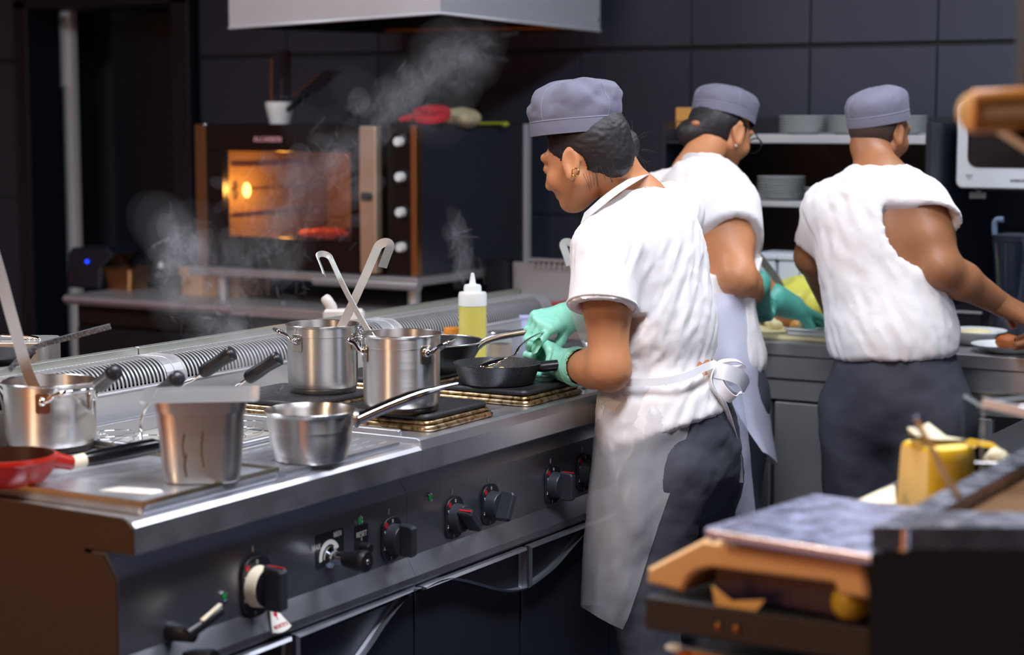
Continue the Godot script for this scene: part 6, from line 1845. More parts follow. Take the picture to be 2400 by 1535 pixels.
	var chain := smooth([Vector3(1.4244, 1.3012, 0.0487), Vector3(1.4230, 1.3216, 0.0616), Vector3(1.4407, 1.3355, 0.0686), Vector3(1.4698, 1.3456, 0.0759)], 8)
	for q in chain: m.ball(q, Vector3(0.0022, 0.0022, 0.0022), 8)
	part(o, "necklace", m, M.gold)
	# --- shirt ---
	m = MB.new()
	F = Field.new(Vector3(1.22, 0.72, -0.26), Vector3(1.98, 1.46, 0.46), 0.0075)
	F.ell(chest, Vector3(0.17, 0.2, 0.112), Basis.IDENTITY, 0.03)
	F.ell(Vector3(1.5511, 1.0351, 0.1228), Vector3(0.158, 0.15, 0.116), Basis.IDENTITY, 0.06)
	F.ell(Vector3(1.5641, 1.2010, 0.0888), Vector3(0.165, 0.13, 0.1), Basis(Vector3.RIGHT, -0.3), 0.05)
	F.cap(ls.lerp(top, 0.05), top + Vector3(0, -0.02, 0.01), 0.066, 0.075, 0.05)
	F.cap(rs.lerp(top, 0.05), top + Vector3(0, -0.02, 0.01), 0.064, 0.075, 0.05)
	F.ell(Vector3(1.5393, 0.8871, 0.1353), Vector3(0.165, 0.12, 0.128), Basis.IDENTITY, 0.03)
	F.ell(Vector3(1.5290, 0.8239, 0.1513), Vector3(0.172, 0.11, 0.135), Basis.IDENTITY, 0.04)
	# pinched by the apron tie
	for i in 20:
		var t := TAU * i / 20
		F.ell(Vector3(1.5470, 0.9370, 0.1372) + Vector3(cos(t) * 0.185, 0.012 * sin(t), sin(t) * 0.15), Vector3(0.028, 0.014, 0.028), Basis.IDENTITY, 0.02, true)
	var cuff := Vector3(1.3255, 1.1080, 0.1017)
	F.cap(ls, cuff + (cuff - ls) * 0.15, 0.067, 0.0735, 0.03)
	F.plane(cuff, cuff - ls + Vector3(0.01, 0, 0.0), 0.105)
	F.cap(cuff + (cuff - ls) * 0.3, cuff - (cuff - ls) * 0.16, 0.055, 0.048, 0.006, true)
	F.cap(rs, rs.lerp(re, 0.55), 0.063, 0.066, 0.03)
	# neckline
	F.cap(nb + Vector3(-0.03, 0.015, -0.03), nb + Vector3(0.0, 0.2, -0.12), 0.078, 0.1, 0.012, true)
	F.ell(Vector3(1.5701, 1.3382, 0.0689), Vector3(0.09, 0.035, 0.06), Basis.IDENTITY, 0.015, true)
	F.plane(Vector3(1.4973, 0.8597, 0.2476), Vector3(0.0, -1, 0.42), 0.4)
	F.add_to(m, ShirtFolds.new(0.0048, 9.0, 17, Vector3(1.6095, 1.2752, 0.1487), Vector3(1.3986, 0.9795, 0.1541)).still([cuff]))
	part(o, "shirt", m, M.shirt_cotton)
	part(o, "sleeve_hem", MB.new().tube(hem_ring(cuff - (cuff - ls).normalized() * 0.006, (cuff - ls).normalized(), 0.0715), 0.0042, 8), M.shirt_cotton)
	# --- trousers ---
	m = MB.new()
	F = Field.new(Vector3(1.2, 0.05, -0.22), Vector3(2.02, 1.0, 0.62), 0.0095)
	F.ell(Vector3(1.5600, 0.7696, 0.1760), Vector3(0.165, 0.15, 0.122), Basis.IDENTITY, 0.04)
	F.ell(Vector3(1.5570, 0.8670, 0.1496), Vector3(0.155, 0.12, 0.118), Basis.IDENTITY, 0.05)
	F.cap(Vector3(1.4571, 0.7356, 0.1877), lk, 0.1, 0.07, 0.04)
	F.cap(Vector3(1.6828, 0.6960, 0.1621), rk, 0.1, 0.07, 0.04)
	F.cap(lk, lf + Vector3(0, 0.05, 0), 0.07, 0.062, 0.03)
	F.cap(rk, rf + Vector3(0, 0.05, 0), 0.07, 0.062, 0.03)
	F.add_to(m, Bump.new(0.007, 9.0, 23, Basis.from_scale(Vector3(1, 1.6, 1))))
	part(o, "trousers", m, M.trouser_cloth)
	shoes(o, lf, rf, Vector3(0, 0, -1))
	# --- gloves ---
	m = MB.new()
	F = Field.new(lw - Vector3(0.12, 0.1, 0.14), lw + Vector3(0.16, 0.1, 0.12), 0.0036)
	var fa := (lw - le).normalized()
	var pf := Vector3(0.72, 0.05, -0.69).normalized()
	var ps := (Vector3.UP - pf * pf.y).normalized()
	hand(F, lw + fa * 0.02, pf, ps, ps.cross(pf).normalized() * -1.0, [[70, 85, 50], [70, 88, 50], [70, 88, 50], [68, 85, 50]], [0.6, 0.5, 0.5, 0.5, 0.0, 0.9])
	F.cap(lw - fa * 0.06, lw + fa * 0.015, 0.0425, 0.034, 0.008)
	F.cap(lw - fa * 0.1, lw - fa * 0.02, 0.0415, 0.03, 0.003, true)
	F.add_to(m, Bump.new(0.0022, 45.0, 31, Basis.from_scale(Vector3(1, 0.4, 1))))
	part(o, "glove", m, M.glove_mint)
	part(o, "glove_cuff", MB.new().tube(hem_ring(lw - fa * 0.052, fa, 0.041), 0.0028, 8), M.glove_mint)
	m = MB.new()
	F = Field.new(rw - Vector3(0.12, 0.13, 0.18), rw + Vector3(0.1, 0.09, 0.1), 0.0034)
	pf = (Vector3(1.4330, 1.0485, -0.1371) - rw).normalized()
	var pn := (Vector3(-0.15, 0.9, 0.35) - pf * Vector3(-0.15, 0.9, 0.35).dot(pf)).normalized()
	ps = pf.cross(pn).normalized() * -1.0
	if ps.x > 0: ps = -ps
	ps = pn.cross(pf).normalized()
	hand(F, rw, pf, ps, pn, [[42, 12, 6, 0.05], [62, 70, 40], [66, 76, 45], [70, 76, 45]], [0.7, 0.3, 0.75, 0.8, 0.1, 0.6], 1.04)
	F.cap(rw - pf * 0.07, rw + pf * 0.01, 0.038, 0.032, 0.01)
	F.add_to(m, Bump.new(0.0018, 50.0, 33))
	part(o, "glove", m, M.glove_mint)
	# --- apron: neck strap, bib, skirt of thin film, tie and bow ---
	var ns := smooth([Vector3(1.4106, 1.2880, 0.0087), Vector3(1.3981, 1.3169, 0.0504), Vector3(1.4238, 1.3454, 0.0774), Vector3(1.4714, 1.3677, 0.0934), Vector3(1.5548, 1.3760, 0.0743), Vector3(1.6507, 1.3601, 0.0224), Vector3(1.6943, 1.3143, -0.0320), Vector3(1.6825, 1.2650, -0.0802)], 5)
	part(o, "apron_strap", MB.new().sweep(ns, [Vector2(-0.017, -0.0012), Vector2(0.017, -0.0012), Vector2(0.017, 0.0012), Vector2(-0.017, 0.0012)], Vector3(0.4, 0.75, 0.3)), M.apron_tie)
	film(o, "apron_bib", [
		[Vector3(1.7124, 1.2650, -0.0301), Vector3(1.6476, 1.2721, -0.0617), Vector3(1.4840, 1.2874, -0.0251), Vector3(1.4228, 1.2989, 0.0269)],
		[Vector3(1.7109, 1.1667, -0.0505), Vector3(1.6007, 1.1730, -0.0796), Vector3(1.4539, 1.1848, -0.0336), Vector3(1.3795, 1.1971, 0.0354)],
		[Vector3(1.6947, 1.0501, -0.0522), Vector3(1.5673, 1.0606, -0.0717), Vector3(1.4226, 1.0809, -0.0242), Vector3(1.3559, 1.0868, 0.0591)],
		[Vector3(1.6737, 0.9652, -0.0297), Vector3(1.5505, 0.9682, -0.0404), Vector3(1.4331, 0.9939, 0.0125), Vector3(1.3634, 0.9974, 0.0913)],
		[Vector3(1.6731, 0.9071, -0.0180), Vector3(1.5606, 0.9209, -0.0132), Vector3(1.4392, 0.9343, 0.0357), Vector3(1.3729, 0.9527, 0.1170)]], M.apron_film, 0.006, 41, 5)
	film(o, "apron_skirt", [
		[Vector3(1.7596, 0.9114, 0.0476), Vector3(1.6295, 0.9188, 0.0045), Vector3(1.4486, 0.9301, 0.0327), Vector3(1.3763, 0.9423, 0.1052), Vector3(1.3920, 0.9543, 0.1978), Vector3(1.5178, 0.9657, 0.2588)],
		[Vector3(1.7522, 0.8333, 0.0521), Vector3(1.6080, 0.8391, 0.0055), Vector3(1.4212, 0.8534, 0.0427), Vector3(1.3470, 0.8701, 0.1211), Vector3(1.3627, 0.8845, 0.2130), Vector3(1.4566, 0.8972, 0.2694)],
		[Vector3(1.7403, 0.7356, 0.0534), Vector3(1.5773, 0.7567, 0.0113), Vector3(1.3930, 0.7838, 0.0499), Vector3(1.3225, 0.8014, 0.1243), Vector3(1.3336, 0.8164, 0.2084), Vector3(1.4079, 0.8236, 0.2627)],
		[Vector3(1.7221, 0.5990, 0.0528), Vector3(1.5422, 0.6279, 0.0199), Vector3(1.3660, 0.6630, 0.0506), Vector3(1.2864, 0.6813, 0.1292), Vector3(1.2898, 0.6886, 0.2021), Vector3(1.3404, 0.6888, 0.2477)],
		[Vector3(1.7024, 0.4721, 0.0474), Vector3(1.5160, 0.4979, 0.0238), Vector3(1.3505, 0.5450, 0.0503), Vector3(1.2681, 0.5620, 0.1246), Vector3(1.2579, 0.5672, 0.1849), Vector3(1.2994, 0.5680, 0.2249)],
		[Vector3(1.6890, 0.3842, 0.0440), Vector3(1.4997, 0.4203, 0.0330), Vector3(1.3409, 0.4597, 0.0528), Vector3(1.2628, 0.4711, 0.1158), Vector3(1.2427, 0.4622, 0.1628), Vector3(1.2644, 0.4433, 0.1934)]], M.apron_film, 0.03, 43, 8)
	film(o, "apron_side_panel", [
		[Vector3(1.7548, 0.9002, 0.1598), Vector3(1.7501, 0.8983, 0.1916), Vector3(1.7871, 0.8954, 0.2150)],
		[Vector3(1.7763, 0.8394, 0.1698), Vector3(1.7736, 0.8377, 0.2050), Vector3(1.8231, 0.8120, 0.2150)],
		[Vector3(1.8162, 0.7356, 0.1808), Vector3(1.8107, 0.7343, 0.2111), Vector3(1.8739, 0.7089, 0.2048)],
		[Vector3(1.8289, 0.6537, 0.1806), Vector3(1.8233, 0.6576, 0.2097), Vector3(1.9069, 0.6222, 0.2003)],
		[Vector3(1.8283, 0.5612, 0.1605), Vector3(1.8275, 0.5605, 0.1986), Vector3(1.9023, 0.5427, 0.2100)]], M.apron_film2, 0.012, 47, 6)
	part(o, "waist_tie", MB.new().sweep(smooth([Vector3(1.4282, 0.9265, 0.0385), Vector3(1.3726, 0.9471, 0.1274), Vector3(1.3873, 0.9524, 0.2001), Vector3(1.4247, 0.9608, 0.2413), Vector3(1.4946, 0.9738, 0.2575), Vector3(1.5619, 0.9750, 0.2522)], 5), [Vector2(-0.008, -0.002), Vector2(0.008, -0.002), Vector2(0.008, 0.002), Vector2(-0.008, 0.002)]), M.apron_tie)
	var kn := Vector3(1.5498, 0.9635, 0.2540)
	part(o, "bow_knot", MB.new().ball(kn, Vector3(0.016, 0.02, 0.016), 16), M.apron_tie)
	for e in [[[kn, Vector3(1.5507, 0.9812, 0.2714), Vector3(1.5856, 0.9814, 0.2906), Vector3(1.6117, 0.9669, 0.2982), Vector3(1.5885, 0.9645, 0.2795), kn], 0.006], [[kn, Vector3(1.5351, 0.9621, 0.2887), Vector3(1.5686, 0.9476, 0.3087), Vector3(1.6090, 0.9191, 0.3041), Vector3(1.5968, 0.9053, 0.2866), Vector3(1.5572, 0.9279, 0.2741), kn], 0.017], [[kn, Vector3(1.5272, 0.9277, 0.2829), Vector3(1.5367, 0.9050, 0.3037), Vector3(1.5618, 0.9112, 0.3053)], 0.012], [[kn, Vector3(1.5416, 0.9157, 0.2704), Vector3(1.5648, 0.8580, 0.2826), Vector3(1.6217, 0.7743, 0.2783), Vector3(1.6546, 0.7017, 0.2707)], 0.009], [[kn, Vector3(1.5159, 0.9367, 0.2620), Vector3(1.5422, 0.8930, 0.2764), Vector3(1.5792, 0.8456, 0.2702)], 0.011]]:
		part(o, "bow_ribbon", MB.new().sweep(smooth(e[0], 6), [Vector2(-e[1], -0.001), Vector2(e[1], -0.001), Vector2(e[1], 0.001), Vector2(-e[1], 0.001)], Vector3(0.2, 0.9, 0.3)), M.apron_tie)

# deeper folds that run from one point of the cloth to another, on top of small ones
class ShirtFolds extends Bump:
	var a: Vector3
	var d: Vector3
	func _init(amount: float, freq: float, seed_no: int, from: Vector3, to: Vector3) -> void:
		super(amount, freq, seed_no)
		a = from
		d = (to - from).normalized()
	var calm := []
	func still(points: Array) -> ShirtFolds:
		calm = points
		return self
	func by(p: Vector3, _n: Vector3) -> float:
		var q := p - a
		var w := 1.0
		for c in calm: w = minf(w, clampf((p.distance_to(c) - 0.075) / 0.05, 0.0, 1.0))
		if w == 0.0: return 0.0
		var along := q.dot(d)
		var s := (q - d * along) * 2.2 + d * along * 0.35
		var r := noise.get_noise_3dv(s)
		return w * (size * (1.0 - 2.2 * absf(r)) + size * 0.3 * noise.get_noise_3dv(p * 3.0))

func hem_ring(c: Vector3, ax: Vector3, r: float) -> Array:
	var s := ax.cross(Vector3(0.31, 0.2, 0.93)).normalized()
	var t := ax.cross(s)
	var out := []
	for i in 33: out.append(c + (s * cos(TAU * i / 32) + t * sin(TAU * i / 32)) * r)
	return out

func shoes(o: Node3D, lf: Vector3, rf: Vector3, f: Vector3) -> void:
	for q in [lf, rf]:
		var m := MB.new()
		var F := Field.new(Vector3(q.x - 0.22, -0.02, q.z - 0.22), Vector3(q.x + 0.22, 0.16, q.z + 0.22), 0.01)
		var g := Vector3(q.x, 0.045, q.z)
		F.cap(g - f * 0.05, g + f * 0.15, 0.044, 0.036, 0.02)
		F.cap(g, g + Vector3(0, 0.06, 0), 0.045, 0.04, 0.03)
		F.plane(Vector3(q.x, 0.004, q.z), Vector3(0, -1, 0), 0.3)
		F.add_to(m)
		part(o, "shoe", m, M.shoe)

func middle_cook() -> void:
	var o := thing("person", "woman in glasses and grey cap chopping at the back counter", "person", Vector3(2.3, 0, -0.25))
	var hip := Vector3(2.2700, 0.8397, -0.1167)
	var waist := Vector3(2.2700, 0.9727, -0.1122)
	var chest := Vector3(2.2900, 1.1910, -0.1122)
	var top := Vector3(2.3100, 1.3320, -0.1269)
	var ls := Vector3(2.3300, 1.2857, -0.1991) + Vector3(0, 0, -0.06)
	var rs := Vector3(2.3100, 1.2810, -0.0616)
	var re := Vector3(2.2200, 1.1025, 0.0074)
	var rw := Vector3(2.4200, 1.0417, -0.0282)
	var le := Vector3(2.5000, 1.0865, -0.1528)
	var lw := Vector3(2.6200, 0.9998, -0.0326)
	var nb := Vector3(2.3300, 1.3640, -0.1415) + Vector3(0, 0, -0.03)
	var nt := Vector3.ZERO
	var hb := Basis(Vector3.UP, deg_to_rad(-106)) * Basis(Vector3.RIGHT, deg_to_rad(-22))
	var hs := 0.92
	var hc := Vector3(2.4700, 1.4627, -0.1062) - hb * Vector3(0.0775, -0.014, 0.012) * hs
	nt = hc + hb * Vector3(0, -0.06, 0.035)
	var m := MB.new()
	var F := Field.new(Vector3(2.05, 0.03, -0.65), Vector3(2.95, 1.55, 0.3), 0.0105)
	F.ell(chest, Vector3(0.095, 0.17, 0.13), Basis.IDENTITY, 0.04)
	F.ell(waist, Vector3(0.095, 0.14, 0.12), Basis.IDENTITY, 0.05)
	F.ell(hip, Vector3(0.11, 0.13, 0.15), Basis.IDENTITY, 0.05)
	F.cap(ls, top, 0.05, 0.06, 0.04)
	F.cap(rs, top, 0.05, 0.06, 0.04)
	F.cap(nb, nt, 0.052, 0.047, 0.035)
	F.cap(nt, hc + hb * Vector3(0, -0.03, 0.02), 0.047, 0.045, 0.03)
	F.cap(rs, re, 0.05, 0.044, 0.03)
	F.cap(re, re.lerp(rw, 0.4), 0.044, 0.042, 0.03)
	F.cap(re.lerp(rw, 0.4), rw, 0.042, 0.03, 0.02)
	F.cap(ls, le, 0.05, 0.042, 0.03)
	F.cap(le, le.lerp(lw, 0.5), 0.045, 0.042, 0.03)
	F.cap(le.lerp(lw, 0.5), lw, 0.042, 0.03, 0.03)
	var lk := Vector3(hip.x + 0.02, 0.48, hip.z - 0.09)
	var rk := Vector3(hip.x + 0.02, 0.48, hip.z + 0.09)
	var lf := Vector3(hip.x - 0.02, 0.075, hip.z - 0.1)
	var rf := Vector3(hip.x - 0.02, 0.075, hip.z + 0.1)
	for e in [[lk, lf], [rk, rf]]:
		F.cap(Vector3(hip.x, hip.y - 0.06, e[0].z), e[0], 0.08, 0.05, 0.04)
		F.cap(e[0], e[1], 0.05, 0.036, 0.03)
	F.add_to(m)
	head_into(m, hc, hb, hs, false)
	part(o, "body", m, M.skin)
	eyes(o, hc, hb, hs)
	m = MB.new()
	F = Field.new(hc - Vector3(0.26, 0.13, 0.14), hc + Vector3(0.13, 0.14, 0.14), 0.005)
	F.ell(hc + hb * Vector3(0, 0.0, 0.016), Vector3(0.0785, 0.08, 0.0985) * hs, hb, 0.01)
	F.ell(hc + hb * Vector3(0, -0.055, -0.075), Vector3(0.095, 0.085, 0.065), hb, 0.02, true)
	F.ell(hc + hb * Vector3(0, -0.13, 0.03), Vector3(0.1, 0.085, 0.12), hb, 0.02, true)
	for e in [-1, 1]: F.ell(hc + hb * Vector3(0.085 * e, -0.03, 0.02), Vector3(0.03, 0.034, 0.026), hb, 0.01, true)
	var bun := Vector3(2.4000, 1.4595, -0.1854) + Vector3(0, 0, -0.03)
	F.cap(hc + hb * Vector3(0, -0.03, 0.06), bun, 0.036, 0.028, 0.03)
	F.ell(bun, Vector3(0.034, 0.036, 0.036), Basis.IDENTITY, 0.01)
	F.add_to(m, Bump.new(0.002, 60.0, 7))
	part(o, "hair", m, M.hair_dark)
	part(o, "hair_tie", MB.new().ball(Vector3(2.3900, 1.4840, -0.1932), Vector3(0.012, 0.009, 0.012)), M.skin_tan)
	work_cap(o, hc + hb * Vector3(0, 0.027, 0.006), hb * Basis(Vector3.RIGHT, 0.1), 0.0775, 0.097, 0.084, 13, -0.6, 0.35)
	part(o, "earring", MB.new().ball(hc + hb * Vector3(0.077, -0.052, 0.006) * hs , Vector3(0.0045, 0.0045, 0.0045), 12), M.pearl)
	# glasses
	for e in [-1, 1]:
		var gc := hc + hb * Vector3(0.031 * e, -0.006, -0.108)
		var rg := []
		for i in 25: rg.append(gc + hb * Vector3(cos(TAU * i / 24) * 0.025, sin(TAU * i / 24) * 0.021, 0))
		part(o, "glasses_rim", MB.new().tube(rg, 0.0018, 6), M.black_gloss)
		part(o, "glasses_arm", MB.new().tube([gc + hb * Vector3(0.025 * e, 0.006, 0), hc + hb * Vector3(0.076 * e, 0.01, -0.04), hc + hb * Vector3(0.08 * e, 0.008, 0.01)], 0.0018, 6), M.black_gloss)
	# shirt
	m = MB.new()
	F = Field.new(Vector3(2.02, 0.85, -0.62), Vector3(2.62, 1.5, 0.3), 0.0095)
	F.ell(chest, Vector3(0.118, 0.2, 0.15), Basis.IDENTITY, 0.04)
	F.ell(waist, Vector3(0.122, 0.17, 0.14), Basis.IDENTITY, 0.06)
	F.ell(Vector3(2.2700, 0.8844, -0.1112), Vector3(0.14, 0.1, 0.165), Basis.IDENTITY, 0.06)
	F.cap(ls, top + Vector3(0, -0.01, 0), 0.065, 0.07, 0.05)
	F.cap(rs, top + Vector3(0, -0.01, 0), 0.06, 0.066, 0.05)
	var cuff := Vector3(2.2500, 1.2124, -0.0217)
	F.cap(rs, cuff + (cuff - rs) * 0.3, 0.06, 0.066, 0.03)
	F.plane(cuff, cuff - rs + Vector3(0, 0.0, 0.02), 0.12)
	F.cap(cuff + (cuff - rs) * 0.5, cuff - (cuff - rs) * 0.12, 0.05, 0.044, 0.005, true)
	F.cap(ls, ls.lerp(le, 0.5), 0.065, 0.066, 0.04)
	F.cap(nb + Vector3(0.03, 0.02, 0), nb + Vector3(0.12, 0.2, 0.03), 0.064, 0.09, 0.012, true)
	F.add_to(m, ShirtFolds.new(0.0048, 9.0, 57, chest, waist).still([cuff]))
	part(o, "shirt", m, M.shirt_cotton)
	part(o, "apron_strap", MB.new().sweep(smooth([Vector3(2.3000, 1.3729, -0.1856), Vector3(2.2700, 1.4001, -0.1569), Vector3(2.2700, 1.3963, -0.1114), Vector3(2.3100, 1.3710, -0.0700), Vector3(2.3700, 1.3508, -0.0754)], 5), [Vector2(-0.01, -0.0015), Vector2(0.01, -0.0015), Vector2(0.01, 0.0015), Vector2(-0.01, 0.0015)], Vector3(-0.5, 0.8, 0)), M.apron_tie)
	m = MB.new()
	F = Field.new(Vector3(2.02, 0.05, -0.6), Vector3(2.55, 0.98, 0.2), 0.012)
	F.ell(hip, Vector3(0.132, 0.16, 0.165), Basis.IDENTITY, 0.05)
	for e in [[lk, lf], [rk, rf]]:
		F.cap(Vector3(hip.x, hip.y - 0.06, e[0].z), e[0], 0.1, 0.07, 0.04)
		F.cap(e[0], e[1] + Vector3(0, 0.05, 0), 0.07, 0.06, 0.03)
	F.add_to(m, Bump.new(0.006, 9.0, 61))
	part(o, "trousers", m, M.trouser_cloth)
	shoes(o, lf, rf, Vector3(1, 0, 0))
	# gloves
	m = MB.new()
	F = Field.new(lw - Vector3(0.13, 0.17, 0.12), lw + Vector3(0.2, 0.08, 0.2), 0.0045)
	var pf := (Vector3(2.7200, 0.9587, 0.0188) - lw).normalized()
	var pn := (Vector3(-0.2, 1, 0.1) - pf * Vector3(-0.2, 1, 0.1).dot(pf)).normalized()
	var ps := pf.cross(pn).normalized()
	hand(F, lw + pf * 0.02, pf, ps, pn, [[40, 30, 20, 0.15], [44, 30, 20, 0.05], [46, 32, 20], [44, 30, 20, -0.08]], [0.7, 0.5, 0.5, 0.8, 0.1, 0.5], 1.08)
	F.cap(lw - pf * 0.04, lw + pf * 0.03, 0.044, 0.034, 0.01)
	F.add_to(m)
	part(o, "glove", m, M.glove_teal)
	m = MB.new()
	F = Field.new(rw - Vector3(0.12, 0.16, 0.12), rw + Vector3(0.14, 0.08, 0.12), 0.0045)
	pf = (Vector3(2.5000, 0.9544, -0.0520) - rw).normalized()
	pn = (Vector3(-1, 0.1, 0.2) - pf * Vector3(-1, 0.1, 0.2).dot(pf)).normalized()
	ps = pf.cross(pn).normalized()
	hand(F, rw + pf * 0.01, pf, ps, pn, [[50, 60, 30], [52, 60, 30], [54, 60, 30], [54, 60, 30]], [0.7, 0.4, 0.6, 0.8, 0.1, 0.5], 1.0)
	F.cap(rw - pf * 0.04, rw + pf * 0.03, 0.042, 0.034, 0.01)
	F.add_to(m)
	part(o, "glove", m, M.glove_teal)
	film(o, "apron_skirt", [
		[Vector3(2.1200, 1.0650, -0.0486), Vector3(2.1400, 1.0684, 0.0116), Vector3(2.3000, 1.0424, 0.0125), Vector3(2.4200, 1.0286, -0.0667)],
		[Vector3(2.1000, 0.9622, -0.0205), Vector3(2.1400, 0.9612, 0.0303), Vector3(2.3000, 0.9347, 0.0377), Vector3(2.4200, 0.9176, -0.0408)],
		[Vector3(2.1200, 0.8456, 0.0179), Vector3(2.1500, 0.8451, 0.0619), Vector3(2.3000, 0.8209, 0.0559), Vector3(2.4200, 0.8067, -0.0149)],
		[Vector3(2.1300, 0.7424, 0.0780), Vector3(2.1700, 0.7381, 0.0949), Vector3(2.3000, 0.7127, 0.0763), Vector3(2.4200, 0.6953, 0.0049)],
		[Vector3(2.1400, 0.6806, 0.1202), Vector3(2.1800, 0.6641, 0.1238), Vector3(2.3000, 0.6208, 0.0942), Vector3(2.4200, 0.5997, 0.0125)]], M.apron_film2, 0.012, 67, 6)

func far_cook() -> void:
	var o := thing("person", "man in grey cap and white shirt seen from behind at the back counter", "person", Vector3(2.36, 0, 0.36))
	var X := 2.34
	var hip := Vector3(2.3400, 0.8454, 0.3847)
	var waist := Vector3(2.3400, 0.9930, 0.3649)
	var chest := Vector3(2.3600, 1.1806, 0.3280)
	var top := Vector3(2.3800, 1.3275, 0.3175)
	var ls := Vector3(2.3600, 1.2702, 0.1962)
	var rs := Vector3(2.3600, 1.2846, 0.4326)
	var re := Vector3(2.3200, 1.1394, 0.4978)
	var rw := Vector3(2.5000, 1.0418, 0.5931)
	var le := Vector3(2.4200, 1.1481, 0.1310)
	var lw := Vector3(2.6600, 0.9709, 0.1012)
	var nb := Vector3(2.3800, 1.3614, 0.3234)
	var nt := Vector3.ZERO
	var hb := Basis(Vector3.UP, deg_to_rad(-106)) * Basis(Vector3.RIGHT, deg_to_rad(-14))
	var hs := 0.83
	var hc := Vector3(2.4400, 1.4630, 0.3416) - hb * Vector3(0.0775, -0.014, 0.012) * hs
	nt = hc + hb * Vector3(0, -0.05, 0.03)
	var m := MB.new()
	var F := Field.new(Vector3(2.0, 0.03, -0.12), Vector3(2.9, 1.55, 0.95), 0.0105)
	F.ell(chest, Vector3(0.1, 0.19, 0.14), Basis.IDENTITY, 0.04)
	F.ell(waist, Vector3(0.1, 0.15, 0.13), Basis.IDENTITY, 0.05)
	F.ell(hip, Vector3(0.12, 0.14, 0.155), Basis.IDENTITY, 0.05)
	F.cap(ls, top, 0.055, 0.07, 0.04)
	F.cap(rs, top, 0.055, 0.07, 0.04)
	F.cap(nb + Vector3(0, -0.03, 0), nt, 0.054, 0.044, 0.035)
	F.cap(nt, hc + hb * Vector3(0, -0.02, 0.01), 0.044, 0.042, 0.03)
	F.cap(rs, rs.lerp(re, 0.5), 0.053, 0.052, 0.03)
	F.cap(rs.lerp(re, 0.5), re, 0.052, 0.045, 0.03)
	F.cap(re, re.lerp(rw, 0.35), 0.045, 0.045, 0.03)
	F.cap(re.lerp(rw, 0.35), rw, 0.045, 0.03, 0.02)
	F.cap(ls, le, 0.058, 0.046, 0.03)
	F.cap(le, lw, 0.046, 0.03, 0.03)
	var lk := Vector3(hip.x + 0.01, 0.48, hip.z - 0.09)
	var rk := Vector3(hip.x + 0.01, 0.48, hip.z + 0.1)
	var lf := Vector3(hip.x - 0.02, 0.075, hip.z - 0.1)
	var rf := Vector3(hip.x - 0.02, 0.075, hip.z + 0.12)
	for e in [[lk, lf], [rk, rf]]:
		F.cap(Vector3(hip.x, hip.y - 0.06, e[0].z), e[0], 0.085, 0.055, 0.04)
		F.cap(e[0], e[1], 0.055, 0.04, 0.03)
	F.add_to(m)
	head_into(m, hc, hb, hs, true)
	# bare right hand in the same surface, and the hidden left one
	F = Field.new(rw - Vector3(0.1, 0.16, 0.1), rw + Vector3(0.2, 0.09, 0.2), 0.0048)
	var pf := Vector3(0.55, -0.42, 0.72).normalized()
	var pn := (Vector3(-0.3, 0.9, 0.2) - pf * Vector3(-0.3, 0.9, 0.2).dot(pf)).normalized()
	var ps := pf.cross(pn).normalized() * -1.0
	F.cap(rw - (rw - re).normalized() * 0.05, rw, 0.033, 0.028, 0.01)
	hand(F, rw, pf, ps, pn, [[46, 55, 30], [50, 58, 30], [52, 58, 30], [52, 58, 30]], [0.6, 0.5, 0.6, 0.8, 0.0, 0.6], 1.12)
	F.add_to(m)
	F = Field.new(lw - Vector3(0.1, 0.14, 0.1), lw + Vector3(0.2, 0.08, 0.12), 0.006)
	pf = Vector3(0.85, -0.4, 0.3).normalized()
	pn = (Vector3(0, 1, 0) - pf * pf.y).normalized()
	hand(F, lw, pf, pf.cross(pn).normalized(), pn, [[30, 40, 30], [34, 42, 30], [36, 42, 30], [36, 42, 30]], [0.6, 0.6, 0.4, 0.8, 0.0, 0.5], 1.08)
	F.add_to(m)
	part(o, "body", m, M.skin_man)
	eyes(o, hc, hb, hs)
	m = MB.new()
	F = Field.new(hc - Vector3(0.13, 0.13, 0.14), hc + Vector3(0.13, 0.14, 0.14), 0.005)
	F.ell(hc + hb * Vector3(0, -0.005, 0.014), Vector3(0.0785, 0.075, 0.099) * hs, hb, 0.01)
	F.ell(hc + hb * Vector3(0, -0.04, -0.085), Vector3(0.095, 0.08, 0.07), hb, 0.02, true)
	F.ell(hc + hb * Vector3(0, -0.15, 0.03), Vector3(0.1, 0.085, 0.12), hb, 0.02, true)
	for e in [-1, 1]: F.ell(hc + hb * Vector3(0.085 * e, -0.03, 0.01), Vector3(0.03, 0.036, 0.026), hb, 0.01, true)
	F.add_to(m)
	part(o, "hair", m, M.hair_short)
	work_cap(o, hc + hb * Vector3(0, 0.012, 0.01), hb * Basis(Vector3.RIGHT, deg_to_rad(22)) * Basis(Vector3(0, 0, 1), deg_to_rad(4)), 0.073, 0.09, 0.088, 23, -0.6, 0.3)
	m = MB.new()
	F = Field.new(Vector3(2.05, 0.8, -0.1), Vector3(2.65, 1.5, 0.82), 0.0095)
	F.ell(chest, Vector3(0.125, 0.21, 0.162), Basis.IDENTITY, 0.04)
	F.ell(waist, Vector3(0.125, 0.17, 0.15), Basis.IDENTITY, 0.07)
	F.ell(Vector3(2.3400, 0.9514, 0.3801), Vector3(0.134, 0.13, 0.15), Basis.IDENTITY, 0.05)
	F.cap(ls, top + Vector3(0, -0.02, 0), 0.062, 0.072, 0.05)
	F.cap(rs, top + Vector3(0, -0.02, 0), 0.062, 0.072, 0.05)
	var cuff := Vector3(2.3300, 1.2547, 0.4693)
	F.cap(rs, cuff + (cuff - rs) * 0.4, 0.062, 0.066, 0.03)
	F.plane(cuff, cuff - rs + Vector3(0.0, 0.0, -0.03), 0.125)
